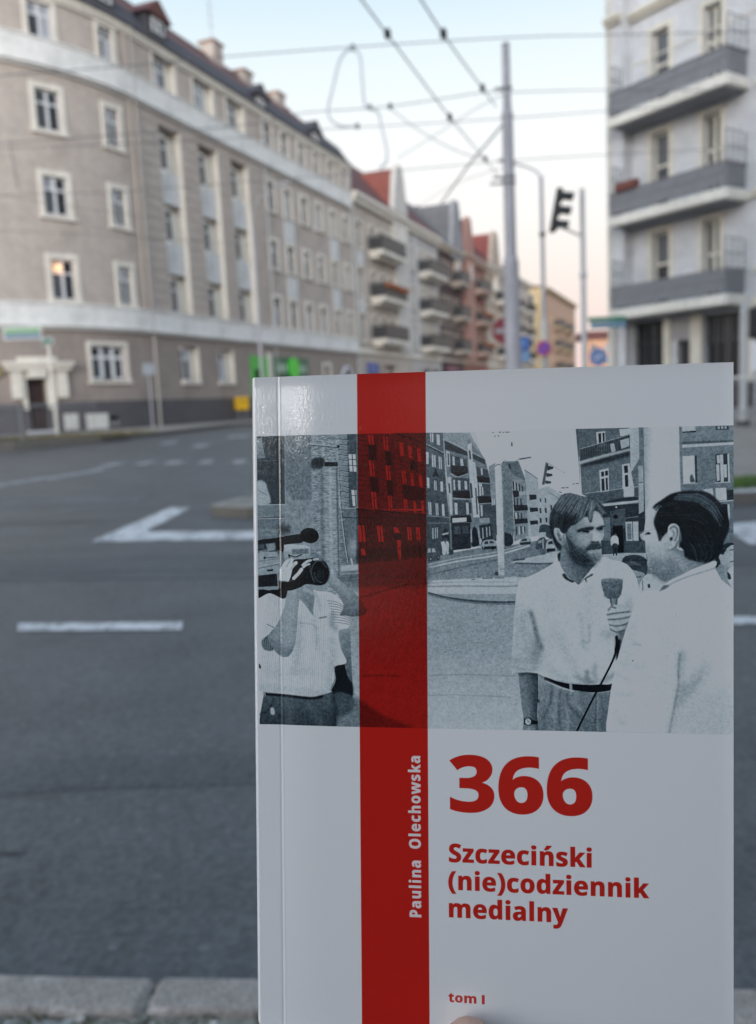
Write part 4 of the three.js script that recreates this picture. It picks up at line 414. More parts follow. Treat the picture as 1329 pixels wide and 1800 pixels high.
// overhead wires of the tram line
const wireMat = plain(0.08, 0.085, 0.1, 0.5, 0.2), insulator = plain(0.02, 0.022, 0.025, 0.5);
for (const [label, r, pts, ins] of [
  ['long cross wire, topmost, spanning the whole sky past the mast top', 0.011, [[-8.06, 8.57, -18.08], [-4.81, 8.66, -18.09], [-2.83, 8.75, -18.10], [-0.07, 8.83, -18.11], [3.14, 8.96, -18.33], [6.02, 10.12, -21.31], [12.82, 11.70, -25.55]], [[-0.07, 8.82, -18.11]]],
  ['cross wire reaching the mast at its upper bracket from the left', 0.011, [[-9.56, 8.19, -21.05], [-5.69, 8.28, -21.07], [-2.39, 8.05, -20.03], [-1.37, 8.05, -19.52], [0.68, 8.01, -19.21], [2.66, 8.14, -19.03], [3.08, 8.01, -18.61]], [[0.24, 8.01, -19.21], [0.69, 8.01, -19.21]]],
  ['cross wire from the mast towards the upper balcony at right', 0.01, [[3.19, 7.98, -18.61], [6.31, 9.16, -22.19], [12.23, 10.36, -26.38]], []],
  ['cross wire passing just under the upper bracket of the mast', 0.01, [[-10.05, 8.43, -22.09], [-5.85, 8.21, -21.56], [-2.53, 8.08, -21.04], [-0.89, 7.84, -20.00], [1.38, 7.73, -19.58], [3.40, 7.70, -19.38], [6.29, 8.63, -22.12], [12.22, 10.05, -26.34]], [[-0.06, 7.81, -19.79]]],
  ['low cross wire passing the lower bracket of the mast', 0.009, [[-10.58, 7.51, -22.98], [-6.05, 7.18, -21.93], [-2.58, 7.01, -20.90], [0.05, 6.79, -19.86], [3.10, 6.75, -19.25], [6.24, 7.53, -21.98], [12.15, 8.69, -26.16]], []],
  ['thin sagging wire on the tan facade at left, upper one', 0.008, [[-11.54, 8.24, -25.09], [-9.30, 8.14, -27.10], [-7.65, 8.58, -31.19]], []],
  ['thin sagging wire on the tan facade at left, lower one', 0.008, [[-11.59, 7.12, -24.95], [-8.52, 7.57, -29.04], [-4.77, 8.58, -37.24]], []],
  ['tram wire running up and away left of the mast, with two insulators', 0.012, [[-0.12, 6.21, -9.70], [0.40, 6.44, -11.74], [1.64, 6.63, -15.80], [2.97, 7.30, -20.94], [5.51, 8.75, -31.22]], [[0.43, 6.46, -11.85], [1.64, 6.63, -15.80], [3.03, 7.34, -21.14]]],
  ['tram wire running up and away nearest the mast top', 0.012, [[0.57, 6.16, -9.69], [1.17, 6.37, -11.73], [2.26, 7.12, -15.87], [2.89, 7.61, -18.35]], [[1.17, 6.38, -11.73], [2.26, 7.13, -15.87]]],
  ['looped feeder cable hanging in a narrow arch from the topmost wire', 0.016, [[-0.06, 7.04, -17.37], [-0.37, 7.06, -17.37], [-0.57, 7.19, -17.39], [-0.62, 7.36, -17.41], [-0.49, 7.88, -17.48], [-0.33, 8.38, -17.55], [-0.19, 8.55, -17.57], [-0.05, 8.58, -17.57], [0.06, 8.45, -17.56], [0.09, 7.96, -17.49], [0.14, 7.42, -17.42], [0.27, 7.37, -17.41]], []],
  ['short feeder cable hanging down from the end of the looped cable', 0.016, [[0.27, 7.41, -17.52], [0.38, 7.33, -17.51], [0.43, 7.08, -17.48], [0.52, 6.50, -17.40], [0.48, 6.32, -17.38], [0.36, 6.21, -17.36]], []],
  ['slack wire sagging from the second cross wire to the lower mast bracket', 0.01, [[0.66, 8.00, -19.21], [1.10, 7.61, -19.16], [1.71, 7.19, -19.11], [2.32, 6.88, -19.06], [2.76, 6.70, -18.84]], []],
  ['diagonal stay from the upper mast bracket down to the left', 0.01, [[3.12, 8.02, -18.81], [2.60, 8.10, -20.03], [1.90, 8.22, -22.07], [1.07, 8.58, -25.14]], []],
  ['thick diagonal stay from the mast shoulder down to the left', 0.022, [[3.12, 7.41, -18.73], [2.87, 7.22, -19.31], [2.57, 6.99, -19.89], [2.06, 6.73, -22.88]], []],
  ['thin stay from the lower mast bracket down to the left', 0.008, [[2.99, 6.43, -18.60], [2.65, 7.08, -21.92], [2.36, 7.99, -27.08], [1.73, 8.83, -33.24]], []],
  ['hanging dropper between the two wires at the far left', 0.012, [[-8.71, 8.41, -21.59], [-8.72, 7.88, -21.72], [-8.75, 7.37, -21.95]], []],
]) {
  const g = thing(/feeder/.test(label) ? 'feeder_cable' : 'overhead_wire', label, 'wire', [0, 0, 0], 0, 'overhead wires of the tram line');
  mesh('cable', tube(pts, r * (/feeder/.test(label) ? 1.45 : 0.9), 16 * pts.length, 6), /feeder/.test(label) ? plain(0.42, 0.46, 0.5, 0.5) : wireMat, g);
  for (const p of ins) mesh('insulator', new THREE.SphereGeometry(0.05, 12, 8).scale(1, 1.5, 1).translate(...p), insulator, g);
}

// ---------- the book ----------
// ---- the printed cover: drawn on a canvas in cover units (848 across, 1199 down) ----
function printedCover() {
  const CW = 1440, CS = CW / 848, CH = Math.round(1199 * CS);
  const cv = document.createElement('canvas'); cv.width = CW; cv.height = CH;
  const g = cv.getContext('2d');
  g.scale(CS, CS); g.lineCap = 'round'; g.lineJoin = 'round';
  const rnd = randomFrom(77);
  // a printed grey: t is 0 (ink) to 170 (bare paper), a little cold
  const ink = (t, a = 1) => { const v = Math.max(0, Math.min(1, t / 170)), w = 10 + 225 * v, c = 11 * v * (1 - v) * 4; return `rgba(${Math.round(w - c)},${Math.round(w + c * 0.15 + 2)},${Math.round(w + c * 0.75 + 5 * (1 - v))},${a})`; };
  const path = (p, smooth, closed) => {
    g.beginPath();
    const n = p.length, q = (i) => (closed ? p[(i + n) % n] : p[Math.max(0, Math.min(n - 1, i))]);
    g.moveTo(p[0][0], p[0][1]);
    for (let i = 0; i < (closed ? n : n - 1); i++) {
      const a = q(i - 1), b = q(i), c = q(i + 1), d = q(i + 2);
      if (smooth) g.bezierCurveTo(b[0] + (c[0] - a[0]) / 6, b[1] + (c[1] - a[1]) / 6, c[0] - (d[0] - b[0]) / 6, c[1] - (d[1] - b[1]) / 6, c[0], c[1]);
      else g.lineTo(c[0], c[1]);
    }
    if (closed) g.closePath();
  };
  const tone = (t, a) => {
    if (typeof t === 'number') return ink(t, a);
    const [t0, t1, p0, p1] = t, gr = g.createLinearGradient(p0[0], p0[1], p1[0], p1[1]);
    gr.addColorStop(0, ink(t0, a)); gr.addColorStop(1, ink(t1, a)); return gr;
  };
  const soft = (b) => { g.filter = b ? `blur(${b * CS}px)` : 'none'; };
  const F = (t, p, b = 0, a = 1) => { soft(b); g.fillStyle = tone(t, a); path(p, false, true); g.fill(); soft(0); };
  const S = (t, p, b = 0, a = 1) => { soft(b); g.fillStyle = tone(t, a); path(p, true, true); g.fill(); soft(0); };
  const L = (t, w, p, b = 0, a = 1) => { soft(b); g.strokeStyle = tone(t, a); g.lineWidth = w; path(p, true, false); g.stroke(); soft(0); };
  const W = (t, list) => { for (const q of list) F(t, q); };                       // several small quads
  const R = (t, list) => { for (const [p, q] of list) F(t, [p, [q[0], p[1]], q, [p[0], q[1]]]); };   // upright boxes by two corners
  const O = (t, c, rx, ry, b = 0, a = 1) => { soft(b); g.fillStyle = tone(t, a); g.beginPath(); g.ellipse(c[0], c[1], rx, ry, 0, 0, 7); g.fill(); soft(0); };
  const inside = (p, smooth, draw) => { g.save(); path(p, smooth, true); g.clip(); draw(); g.restore(); };
  const mix = (p, q, k) => [p[0] + (q[0] - p[0]) * k, p[1] + (q[1] - p[1]) * k];
  const along = (p, k) => { const i = Math.min(p.length - 2, Math.floor(k * (p.length - 1))); return mix(p[i], p[i + 1], k * (p.length - 1) - i); };
  // n strands laid between two guide lines
  const strands = (n, A, B, t0, t1, w, a = 0.8, jit = 2) => {
    for (let i = 0; i < n; i++) {
      const k = rnd(), p = [], j = (rnd() - 0.5) * jit, e = 0.6 + 0.4 * rnd();
      for (let s = 0; s <= 5; s++) { const z = mix(along(A, s / 5 * e), along(B, s / 5 * e), k); p.push([z[0] + j * rnd(), z[1] + j * rnd()]); }
      L(t0 + (t1 - t0) * rnd(), w * (0.5 + rnd()), p, 0, a);
    }
  };
  const speck = (n, p0, p1, t0, t1, w, h, a = 0.5) => { for (let i = 0; i < n; i++) { g.fillStyle = ink(t0 + (t1 - t0) * rnd(), a); g.fillRect(p0[0] + (p1[0] - p0[0]) * rnd(), p0[1] + (p1[1] - p0[1]) * rnd(), w * (0.3 + rnd()), h * (0.3 + rnd())); } };
  g.fillStyle = 'rgb(236,236,237)'; g.fillRect(0, 0, 848, 1199);
  const X0 = 11, Y0 = 107.7, X1 = 848, Y1 = 638.7;
  g.save(); g.beginPath(); g.rect(X0, Y0, X1 - X0, Y1 - Y0); g.clip();
  F(163, [[0, 100], [848, 100], [848, 650], [0, 650]]);
  // the street beyond: road, pavement, traffic island
  F([92, 128, [322.1, 301.9], [321.4, 409.7]], [[180.7, 342.3], [365.3, 323.6], [418.5, 314.3], [460.7, 312.4], [515.2, 303.2], [575.4, 295.2], [867.5, 336.5], [867.5, 677.6], [177.9, 694.7]]);
  S(150, [[315.6, 375.1], [375.7, 370.5], [443.6, 367.1], [494.1, 366.8], [544.1, 371.1], [544.0, 392.3], [460.3, 396.6], [364.8, 396.7], [317.6, 394.6]]);
  F([132, 150, [310.5, 496.2], [309.5, 648.0]], [[157.2, 519.5], [417.5, 512.4], [867.5, 491.2], [867.5, 656.9], [155.9, 673.2]], 14);
  L(120, 3, [[322.0, 383.8], [386.3, 382.7], [460.4, 383.4], [485.6, 381.7]]); L(135, 2, [[324.2, 377.3], [397.0, 375.2], [481.5, 376.4]]);
  L(60, 5, [[317.6, 393.5], [354.1, 403.2], [396.8, 409.1], [447.6, 412.0], [487.6, 411.5]]); L(95, 3, [[319.7, 396.7], [364.8, 407.4], [418.0, 413.8], [487.6, 414.5]]);
  L(150, 3, [[322.2, 350.4], [375.8, 338.7], [443.8, 328.3], [502.7, 311.6]]); L(140, 2, [[322.2, 345.0], [375.9, 333.3], [448.1, 321.9], [502.7, 307.4]]); L(85, 3, [[322.1, 363.3], [401.4, 345.2], [464.9, 332.7]]);
  L(80, 1.2, [[323.1, 543.7], [385.4, 540.7], [480.7, 542.7]], 0.6, 0.6); L(90, 1.2, [[314.2, 580.6], [374.5, 577.5], [472.1, 580.3]], 0.6, 0.5); L(100, 2, [[306.4, 463.8], [375.1, 462.2], [476.9, 464.8]], 2, 0.5);
  S(145, [[479.5, 338.1], [519.3, 328.7], [554.7, 321.4], [585.7, 324.8], [585.6, 343.7], [479.5, 341.7]]); L(60, 3, [[476.4, 337.0], [494.2, 334.9]]); L(70, 3, [[479.5, 342.1], [523.4, 343.5], [548.4, 342.3]]);
  // tall house next to the band
  F([76, 60, [321.5, 112.8], [320.6, 258.8]], [[317.3, 108.4], [352.6, 109.2], [358.5, 207.8], [363.5, 259.3], [318.5, 257.7]]); F(56, [[316.3, 257.7], [363.5, 259.3], [365.3, 319.8], [317.9, 341.7]]);
  W(152, [[[329.1, 109.7], [335.3, 109.9], [335.6, 125.5], [330.1, 125.0]], [[340.9, 111.1], [346.6, 112.5], [347.2, 131.6], [341.6, 130.4]], [[321.8, 141.8], [326.5, 143.4], [326.8, 164.8], [322.1, 164.3]], [[332.1, 146.9], [338.9, 149.2], [339.6, 170.6], [332.8, 169.6]], [[344.3, 151.0], [349.6, 152.4], [350.3, 173.8], [345.0, 172.9]], [[323.2, 187.9], [327.7, 189.3], [328.0, 207.8], [323.7, 207.3]], [[336.1, 193.5], [340.3, 194.6], [340.9, 211.8], [336.4, 211.3]], [[347.2, 195.2], [351.9, 196.5], [352.4, 214.1], [347.7, 213.6]], [[325.5, 231.6], [330.7, 232.7], [331.4, 255.1], [326.2, 254.6]], [[338.4, 234.1], [343.1, 235.0], [344.0, 256.5], [339.1, 256.0]], [[349.5, 235.5], [353.8, 236.4], [355.0, 257.5], [350.2, 257.0]]]);
  W(128, [[[332.1, 278.7], [334.7, 278.7], [335.0, 298.1], [332.4, 298.5]], [[336.8, 278.3], [339.0, 278.4], [339.3, 297.3], [337.1, 297.7]], [[340.3, 277.9], [342.4, 278.0], [342.7, 296.4], [340.6, 296.9]]]);
  W(50, [[[331.4, 109.8], [332.3, 109.8], [332.6, 125.5], [331.8, 125.5]], [[335.3, 147.8], [336.1, 148.3], [336.6, 170.1], [335.8, 170.1]], [[346.8, 151.5], [347.5, 151.9], [348.0, 173.3], [347.1, 173.3]], [[338.0, 194.0], [338.6, 194.2], [339.0, 211.8], [338.3, 211.8]], [[327.7, 232.2], [328.5, 232.3], [329.0, 255.0], [328.2, 255.0]], [[340.5, 234.6], [341.4, 234.8], [341.9, 256.5], [341.0, 256.5]]]);
  L(130, 1.4, [[321.4, 128.2], [336.4, 135.6], [354.6, 145.2]]); L(40, 2, [[321.4, 130.6], [354.5, 147.8]]); L(120, 1.2, [[318.5, 256.7], [340.0, 258.0], [363.1, 260.3]]); L(110, 1, [[318.4, 270.0], [363.4, 270.0]]);
  L(125, 1.2, [[352.8, 109.2], [354.7, 152.0], [358.2, 207.8], [363.1, 259.3], [365.7, 317.2]]); S(38, [[334.0, 188.1], [335.7, 179.6], [338.8, 172.1], [343.0, 181.8], [344.7, 188.3], [339.3, 186.0]]); S(30, [[350.4, 297.8], [351.8, 284.9], [356.5, 279.6], [361.2, 287.1], [362.4, 300.0]]);
  // ornate house with a pointed gable
  F(122, [[352.6, 109.2], [400.5, 110.3], [406.8, 124.3], [425.7, 156.6], [398.2, 144.3], [353.6, 122.1]]); for (let i = 0; i < 16; i++) L(90, 0.5, [[354.8 + i * 3.582, 109.3], [383.3 + i * 2.528, 146.2 + i * 0.632]], 0, 0.6);
  F(98, [[353.6, 121.0], [395.0, 143.2], [395.1, 130.4], [398.8, 120.9], [404.2, 130.6], [426.7, 157.7], [435.6, 191.9], [439.9, 272.8], [437.6, 299.5], [418.5, 311.5], [365.3, 318.9], [360.6, 207.8]]);
  F(44, [[355.3, 123.2], [395.0, 143.2], [395.6, 151.1], [356.5, 138.8]]); F(50, [[404.1, 147.0], [426.1, 158.1], [427.3, 167.9], [405.8, 156.4]]); L(140, 1.3, [[355.3, 121.7], [377.0, 131.1], [395.7, 143.2]]); L(140, 1.2, [[404.6, 144.9], [426.7, 157.7]]);
  W(150, [[[395.3, 131.5], [403.0, 127.4], [406.5, 187.1], [412.4, 260.8], [405.6, 260.8], [399.0, 189.2]], [[357.8, 141.0], [364.2, 143.2], [364.9, 170.4], [358.9, 169.2]], [[359.6, 188.5], [366.1, 187.6], [368.6, 255.0], [364.4, 255.4]], [[404.9, 161.5], [409.1, 163.3], [412.8, 191.5], [416.7, 260.9], [412.0, 260.2], [407.3, 191.4]]]);
  W(55, [[[397.8, 142.2], [400.8, 141.4], [402.4, 157.2], [399.4, 157.6]], [[399.6, 199.8], [403.0, 199.5], [405.0, 225.5], [401.6, 225.5]], [[397.7, 234.0], [401.6, 233.6], [402.7, 253.3], [398.9, 253.2]], [[360.3, 145.7], [362.5, 146.2], [363.2, 167.2], [361.1, 166.7]], [[361.3, 199.3], [363.9, 198.9], [365.5, 216.4], [362.9, 216.8]], [[408.9, 208.5], [411.0, 207.7], [413.7, 255.5], [411.2, 255.5]]]);
  W(60, [[[365.4, 149.0], [394.8, 157.1], [395.5, 168.8], [366.2, 167.7]], [[368.6, 188.7], [398.0, 191.3], [398.7, 214.8], [369.7, 214.4]], [[369.7, 229.3], [398.2, 229.7], [399.3, 257.9], [370.3, 258.3]], [[411.2, 170.2], [431.9, 176.9], [433.1, 189.7], [412.8, 187.7]], [[413.6, 200.1], [435.2, 202.5], [435.9, 224.2], [414.7, 224.0]], [[416.0, 236.3], [437.5, 236.6], [438.7, 261.3], [417.1, 262.0]]]);
  W(148, [[[368.8, 151.2], [372.7, 152.4], [373.4, 167.8], [369.6, 167.3]], [[382.4, 155.1], [387.5, 156.5], [388.7, 168.5], [383.6, 168.0]], [[370.3, 193.0], [373.3, 193.4], [374.0, 211.4], [371.0, 211.4]], [[378.4, 194.4], [383.1, 194.9], [383.4, 211.1], [379.1, 211.1]], [[389.9, 195.4], [394.5, 195.9], [395.3, 210.9], [390.6, 210.8]], [[371.8, 233.7], [377.3, 234.2], [378.0, 255.1], [372.9, 255.1]], [[392.2, 233.9], [396.9, 234.0], [398.0, 255.4], [393.4, 255.3]], [[415.7, 205.4], [419.1, 205.9], [419.8, 222.5], [416.5, 222.5]], [[420.3, 207.0], [422.9, 207.2], [423.7, 221.5], [421.1, 221.5]], [[418.1, 238.5], [421.4, 238.5], [422.2, 258.8], [418.8, 258.8]], [[414.9, 200.1], [420.8, 200.2], [421.2, 206.6], [415.7, 206.5]], [[418.8, 172.9], [421.8, 173.8], [422.6, 185.7], [419.6, 185.2]]]);
  W(28, [[[365.3, 167.6], [395.5, 169.5], [396.3, 181.9], [377.8, 187.5], [366.1, 180.1]], [[368.5, 213.9], [399.1, 213.1], [400.3, 227.6], [383.9, 226.1], [369.7, 225.1]], [[411.6, 187.2], [434.4, 190.2], [435.6, 200.4], [413.2, 198.3]], [[412.6, 223.1], [436.3, 223.4], [438.4, 234.9], [414.7, 236.3]], [[366.1, 257.6], [401.0, 257.5], [402.6, 269.3], [364.3, 269.6]]]);
  L(135, 1.3, [[365.7, 182.2], [377.8, 188.0], [396.3, 182.7]]); L(140, 1.2, [[368.8, 225.5], [383.9, 227.0], [400.3, 228.0]]); L(130, 1.2, [[414.7, 236.8], [438.4, 235.3]]); L(120, 1, [[413.2, 198.8], [435.6, 200.8]]); for (let i = 0; i < 12; i++) L(110, 0.4, [[367.2 + i * 2.528, 168.5], [367.6 + i * 2.528, 180.1]], 0, 0.7);
  F(152, [[368.2, 261.5], [393.3, 260.4], [393.7, 268.1], [368.3, 269.6]]); F(34, [[366.0, 270.0], [400.1, 270.3], [400.7, 315.7], [367.8, 318.9]]); S(28, [[402.4, 311.0], [402.5, 287.5], [407.0, 277.2], [411.9, 283.3], [414.8, 302.5], [414.3, 310.0]]); F(42, [[415.5, 274.8], [439.9, 271.1], [441.0, 299.5], [419.6, 309.0]]);
  W(130, [[[400.0, 281.0], [402.6, 281.1], [403.3, 304.6], [400.7, 305.0]], [[413.2, 279.0], [415.7, 278.2], [416.9, 297.2], [414.4, 297.8]], [[420.8, 279.1], [422.9, 278.7], [423.7, 298.3], [421.6, 299.2]], [[427.2, 278.1], [429.7, 277.7], [430.5, 295.2], [428.3, 295.8]], [[432.7, 277.0], [434.8, 276.6], [435.5, 293.1], [433.4, 293.7]]]); W(58, [[[370.9, 276.5], [382.6, 276.2], [383.0, 289.5], [371.4, 289.8]], [[385.8, 275.8], [396.4, 275.4], [397.0, 288.7], [386.4, 289.0]]]); F(120, [[416.2, 262.4], [433.6, 261.3], [434.4, 269.8], [417.0, 270.5]]); F(44, [[433.6, 260.0], [439.5, 259.6], [439.9, 269.9], [434.4, 270.2]]);
  // houses behind the mast and beyond it
  F(110, [[433.0, 170.6], [444.6, 164.4], [448.3, 281.4], [440.9, 281.4], [437.9, 238.7]]); F(60, [[430.5, 240.8], [445.3, 238.8], [446.0, 302.7], [441.0, 302.7]]); W(150, [[[438.4, 228.1], [440.5, 228.1], [440.9, 238.8], [438.8, 239.2]], [[441.8, 227.1], [443.5, 227.1], [443.8, 238.4], [442.1, 238.8]]]); L(60, 3, [[442.4, 270.7], [446.6, 279.3], [445.7, 291.0]]);
  F([96, 84, [459.3, 175.3], [458.7, 302.8]], [[455.6, 164.6], [461.5, 162.6], [472.9, 180.8], [476.8, 285.9], [473.8, 308.9], [458.6, 312.4]]); speck(240, [457.2, 175.2], [474.5, 302.9], 70, 125, 3, 1.2, 0.5);
  F(88, [[461.5, 163.6], [465.7, 162.2], [484.9, 161.7], [496.5, 192.8], [496.9, 201.3], [472.9, 184.0]]); for (let i = 0; i < 9; i++) L(55, 0.5, [[464.6 + i * 2.318, 163.1], [474.4 + i * 2.528, 186.1 + i * 1.264]], 0, 0.7); F(40, [[467.3, 167.3], [469.8, 166.1], [472.3, 174.4], [470.2, 175.9]]);
  F(108, [[472.9, 184.0], [497.3, 197.1], [499.7, 228.9], [501.1, 294.6], [477.2, 303.8], [476.6, 239.2]]); F(136, [[496.2, 178.4], [518.2, 193.6], [519.8, 210.1], [520.8, 277.8], [518.6, 294.8], [501.1, 296.3], [499.7, 228.9]]); L(80, 1.3, [[495.7, 178.0], [507.4, 185.8], [518.2, 194.0]]); F(140, [[519.4, 212.2], [536.4, 207.2], [555.0, 219.1], [559.1, 227.6], [540.3, 282.2], [520.8, 278.9]]); L(85, 1, [[537.4, 218.8], [546.7, 223.2], [555.0, 230.0]]);
  W(48, [[[474.3, 196.7], [477.2, 198.1], [477.6, 212.1], [475.1, 211.6]], [[479.7, 199.4], [482.3, 200.7], [483.0, 213.8], [480.5, 213.4]], [[484.8, 202.0], [487.3, 203.3], [488.0, 215.2], [485.5, 215.1]], [[490.2, 205.0], [492.7, 206.1], [493.5, 216.5], [491.0, 216.5]], [[475.9, 226.5], [478.4, 226.9], [478.7, 240.5], [476.6, 240.5]], [[481.7, 227.4], [484.2, 227.8], [484.6, 240.6], [482.5, 240.6]], [[487.6, 228.3], [490.1, 228.8], [490.9, 240.7], [488.4, 240.6]], [[477.0, 252.0], [479.5, 252.2], [479.9, 264.7], [477.8, 264.9]], [[482.4, 252.4], [485.0, 252.7], [485.3, 264.8], [483.2, 265.0]], [[488.3, 252.9], [490.8, 253.2], [491.6, 264.8], [489.1, 265.0]], [[479.8, 277.5], [482.3, 277.5], [482.7, 292.4], [480.6, 292.8]], [[487.4, 277.1], [489.9, 277.1], [490.7, 289.9], [488.1, 290.3]], [[494.1, 276.7], [496.1, 276.8], [496.5, 288.2], [494.8, 288.6]], [[521.8, 228.1], [523.9, 228.8], [524.3, 234.7], [522.2, 234.7]], [[530.1, 227.2], [532.6, 228.3], [533.0, 236.5], [530.7, 236.1]], [[520.9, 245.0], [524.2, 245.5], [524.6, 254.6], [521.7, 254.6]], [[530.1, 244.5], [533.4, 245.4], [534.0, 253.9], [530.8, 253.8]], [[521.2, 262.6], [524.6, 262.6], [525.0, 271.5], [521.8, 271.5]], [[531.2, 262.3], [534.6, 262.3], [534.7, 270.8], [532.0, 270.7]], [[540.0, 240.0], [542.9, 240.9], [542.9, 248.9], [540.4, 248.9]]]);
  W(150, [[[477.7, 198.5], [479.3, 199.1], [479.9, 212.9], [478.0, 212.5]], [[483.1, 201.1], [484.3, 201.8], [485.1, 214.3], [483.7, 214.3]], [[478.2, 252.8], [482.0, 252.9], [482.4, 264.8], [479.9, 264.7]], [[484.4, 277.5], [486.9, 277.5], [487.7, 291.1], [485.2, 291.5]], [[491.5, 277.2], [493.6, 277.2], [494.0, 289.1], [492.1, 289.5]], [[502.8, 277.7], [505.3, 277.7], [505.7, 292.5], [503.6, 293.0]]]);
  W(34, [[[474.2, 213.7], [485.3, 214.3], [485.9, 224.5], [476.3, 226.5]], [[503.1, 221.3], [515.6, 221.5], [516.4, 229.5], [504.3, 231.1]], [[475.8, 239.2], [499.9, 239.5], [501.3, 248.8], [477.4, 250.3]], [[504.2, 244.6], [518.0, 244.4], [519.2, 250.7], [505.0, 252.3]], [[477.4, 264.3], [500.0, 263.2], [501.2, 271.3], [478.6, 273.2]], [[504.5, 267.5], [517.9, 266.8], [518.7, 273.2], [505.3, 274.7]]]); F(130, [[486.0, 215.6], [498.5, 215.3], [498.9, 221.7], [486.3, 222.8]]); S(34, [[458.7, 290.1], [465.1, 289.0], [473.4, 294.4], [474.4, 308.2], [460.8, 311.4]]);
  S(52, [[521.6, 277.8], [529.9, 274.1], [540.3, 278.0], [543.4, 290.7], [541.3, 300.2], [529.9, 294.8], [520.5, 296.9]]); F(142, [[519.9, 288.4], [532.0, 287.5], [532.3, 297.4], [520.5, 298.0]]);
  // lamp, hanging signal head, wires
  W(40, [[[440.0, 110.3], [441.9, 110.4], [441.9, 111.7], [440.2, 111.8]], [[451.2, 109.7], [454.1, 109.8], [454.1, 111.5], [451.6, 111.4]], [[457.5, 110.3], [459.6, 110.4], [459.6, 111.4], [457.5, 111.4]], [[462.1, 110.0], [470.1, 110.2], [470.1, 111.2], [462.1, 111.3]], [[442.8, 116.8], [445.3, 116.8], [445.3, 117.9], [442.7, 117.8]], [[449.1, 116.5], [452.0, 116.5], [452.0, 117.8], [449.1, 117.8]], [[559.2, 209.9], [564.6, 209.5], [564.6, 211.0], [559.6, 211.1]], [[566.2, 209.5], [571.2, 209.2], [571.2, 210.5], [566.6, 210.6]], [[578.2, 203.4], [582.3, 203.0], [582.3, 204.3], [578.6, 204.5]], [[584.0, 202.7], [588.5, 202.3], [588.5, 203.8], [584.4, 203.9]], [[555.0, 216.1], [559.6, 218.3], [559.2, 219.6], [555.5, 217.8]]]);
  F(36, [[472.1, 128.9], [474.8, 128.9], [474.6, 132.3], [475.4, 135.3], [472.1, 135.2], [472.9, 132.3]]); F(58, [[485.6, 157.7], [506.7, 154.7], [507.3, 156.6], [487.0, 159.9]]); L(110, 1, [[459.4, 160.4], [471.9, 163.8], [485.6, 159.2]]); F(44, [[458.1, 162.5], [460.2, 162.1], [460.6, 165.1], [458.3, 165.1]]);
  F(64, [[532.4, 164.3], [537.0, 168.2], [534.9, 177.6], [532.3, 191.3], [530.2, 203.9], [525.6, 204.3], [528.6, 187.0]]); W(46, [[[534.1, 170.2], [545.7, 173.4], [544.8, 176.8], [535.3, 179.5]], [[532.8, 183.7], [544.0, 186.0], [543.1, 189.4], [533.6, 190.9]], [[531.1, 196.8], [541.9, 199.1], [540.6, 202.4], [531.5, 202.7]]]); L(120, 0.8, [[535.6, 166.0], [551.1, 175.8], [565.5, 184.5]]);
  // cars, walkers, bins
  S(64, [[315.9, 323.4], [324.6, 312.7], [335.3, 312.3], [341.7, 319.2], [346.0, 325.7], [345.5, 334.3], [339.5, 337.5], [315.8, 339.8]]); F(140, [[324.6, 315.3], [328.9, 314.8], [329.7, 322.2], [323.7, 323.4]]); F(132, [[331.4, 315.3], [335.7, 315.3], [338.7, 321.8], [331.8, 322.2]]); O(24, [329.2, 334.2], 2.6, 4.4); O(24, [343.4, 331.7], 2.3, 4); O(130, [329.2, 334.2], 1.2, 2); O(130, [343.4, 331.7], 1.1, 1.8);
  S(130, [[419.8, 309.0], [424.9, 301.7], [439.7, 300.6], [445.2, 304.9], [446.9, 311.3], [445.6, 315.5], [419.8, 317.1]]); F(46, [[425.8, 303.5], [431.3, 302.6], [431.7, 307.8], [424.0, 308.6]]); F(52, [[433.4, 302.7], [438.9, 302.3], [442.7, 306.6], [433.8, 307.3]]); F(30, [[419.4, 312.4], [446.4, 311.7], [445.6, 316.4], [420.2, 317.9]]); O(110, [422.8, 313.7], 1.8, 2.6); O(20, [439.7, 315.1], 2.4, 3.6);
  S(124, [[486.4, 304.7], [491.5, 298.4], [499.4, 296.7], [505.2, 298.9], [506.5, 305.3], [505.2, 309.5], [487.2, 310.7]]); F(48, [[490.6, 300.1], [498.6, 298.4], [499.4, 302.7], [488.9, 303.9]]); F(34, [[486.8, 306.0], [506.1, 304.0], [505.6, 308.7], [487.6, 310.7]]);
  S(60, [[514.8, 309.6], [519.4, 300.1], [527.8, 296.5], [532.3, 301.2], [533.1, 311.8], [527.7, 316.4], [515.2, 317.6]]); F(120, [[518.6, 303.2], [524.8, 301.2], [524.4, 306.7], [517.7, 307.5]]); S(140, [[531.9, 311.8], [535.0, 302.9], [544.4, 300.0], [550.6, 305.6], [550.5, 318.7], [536.0, 322.0], [532.7, 318.1]]); F(40, [[536.5, 304.6], [543.1, 303.0], [544.3, 308.9], [535.6, 309.7]]); F(28, [[533.1, 316.9], [548.5, 316.1], [548.0, 321.2], [533.9, 322.8]]);
  F(80, [[521.0, 316.0], [531.9, 315.6], [531.4, 327.0], [521.8, 328.3]]); L(140, 2, [[526.9, 300.1], [527.3, 316.0]]); F(52, [[361.9, 317.2], [370.0, 316.8], [369.9, 326.2], [362.2, 327.1]]);
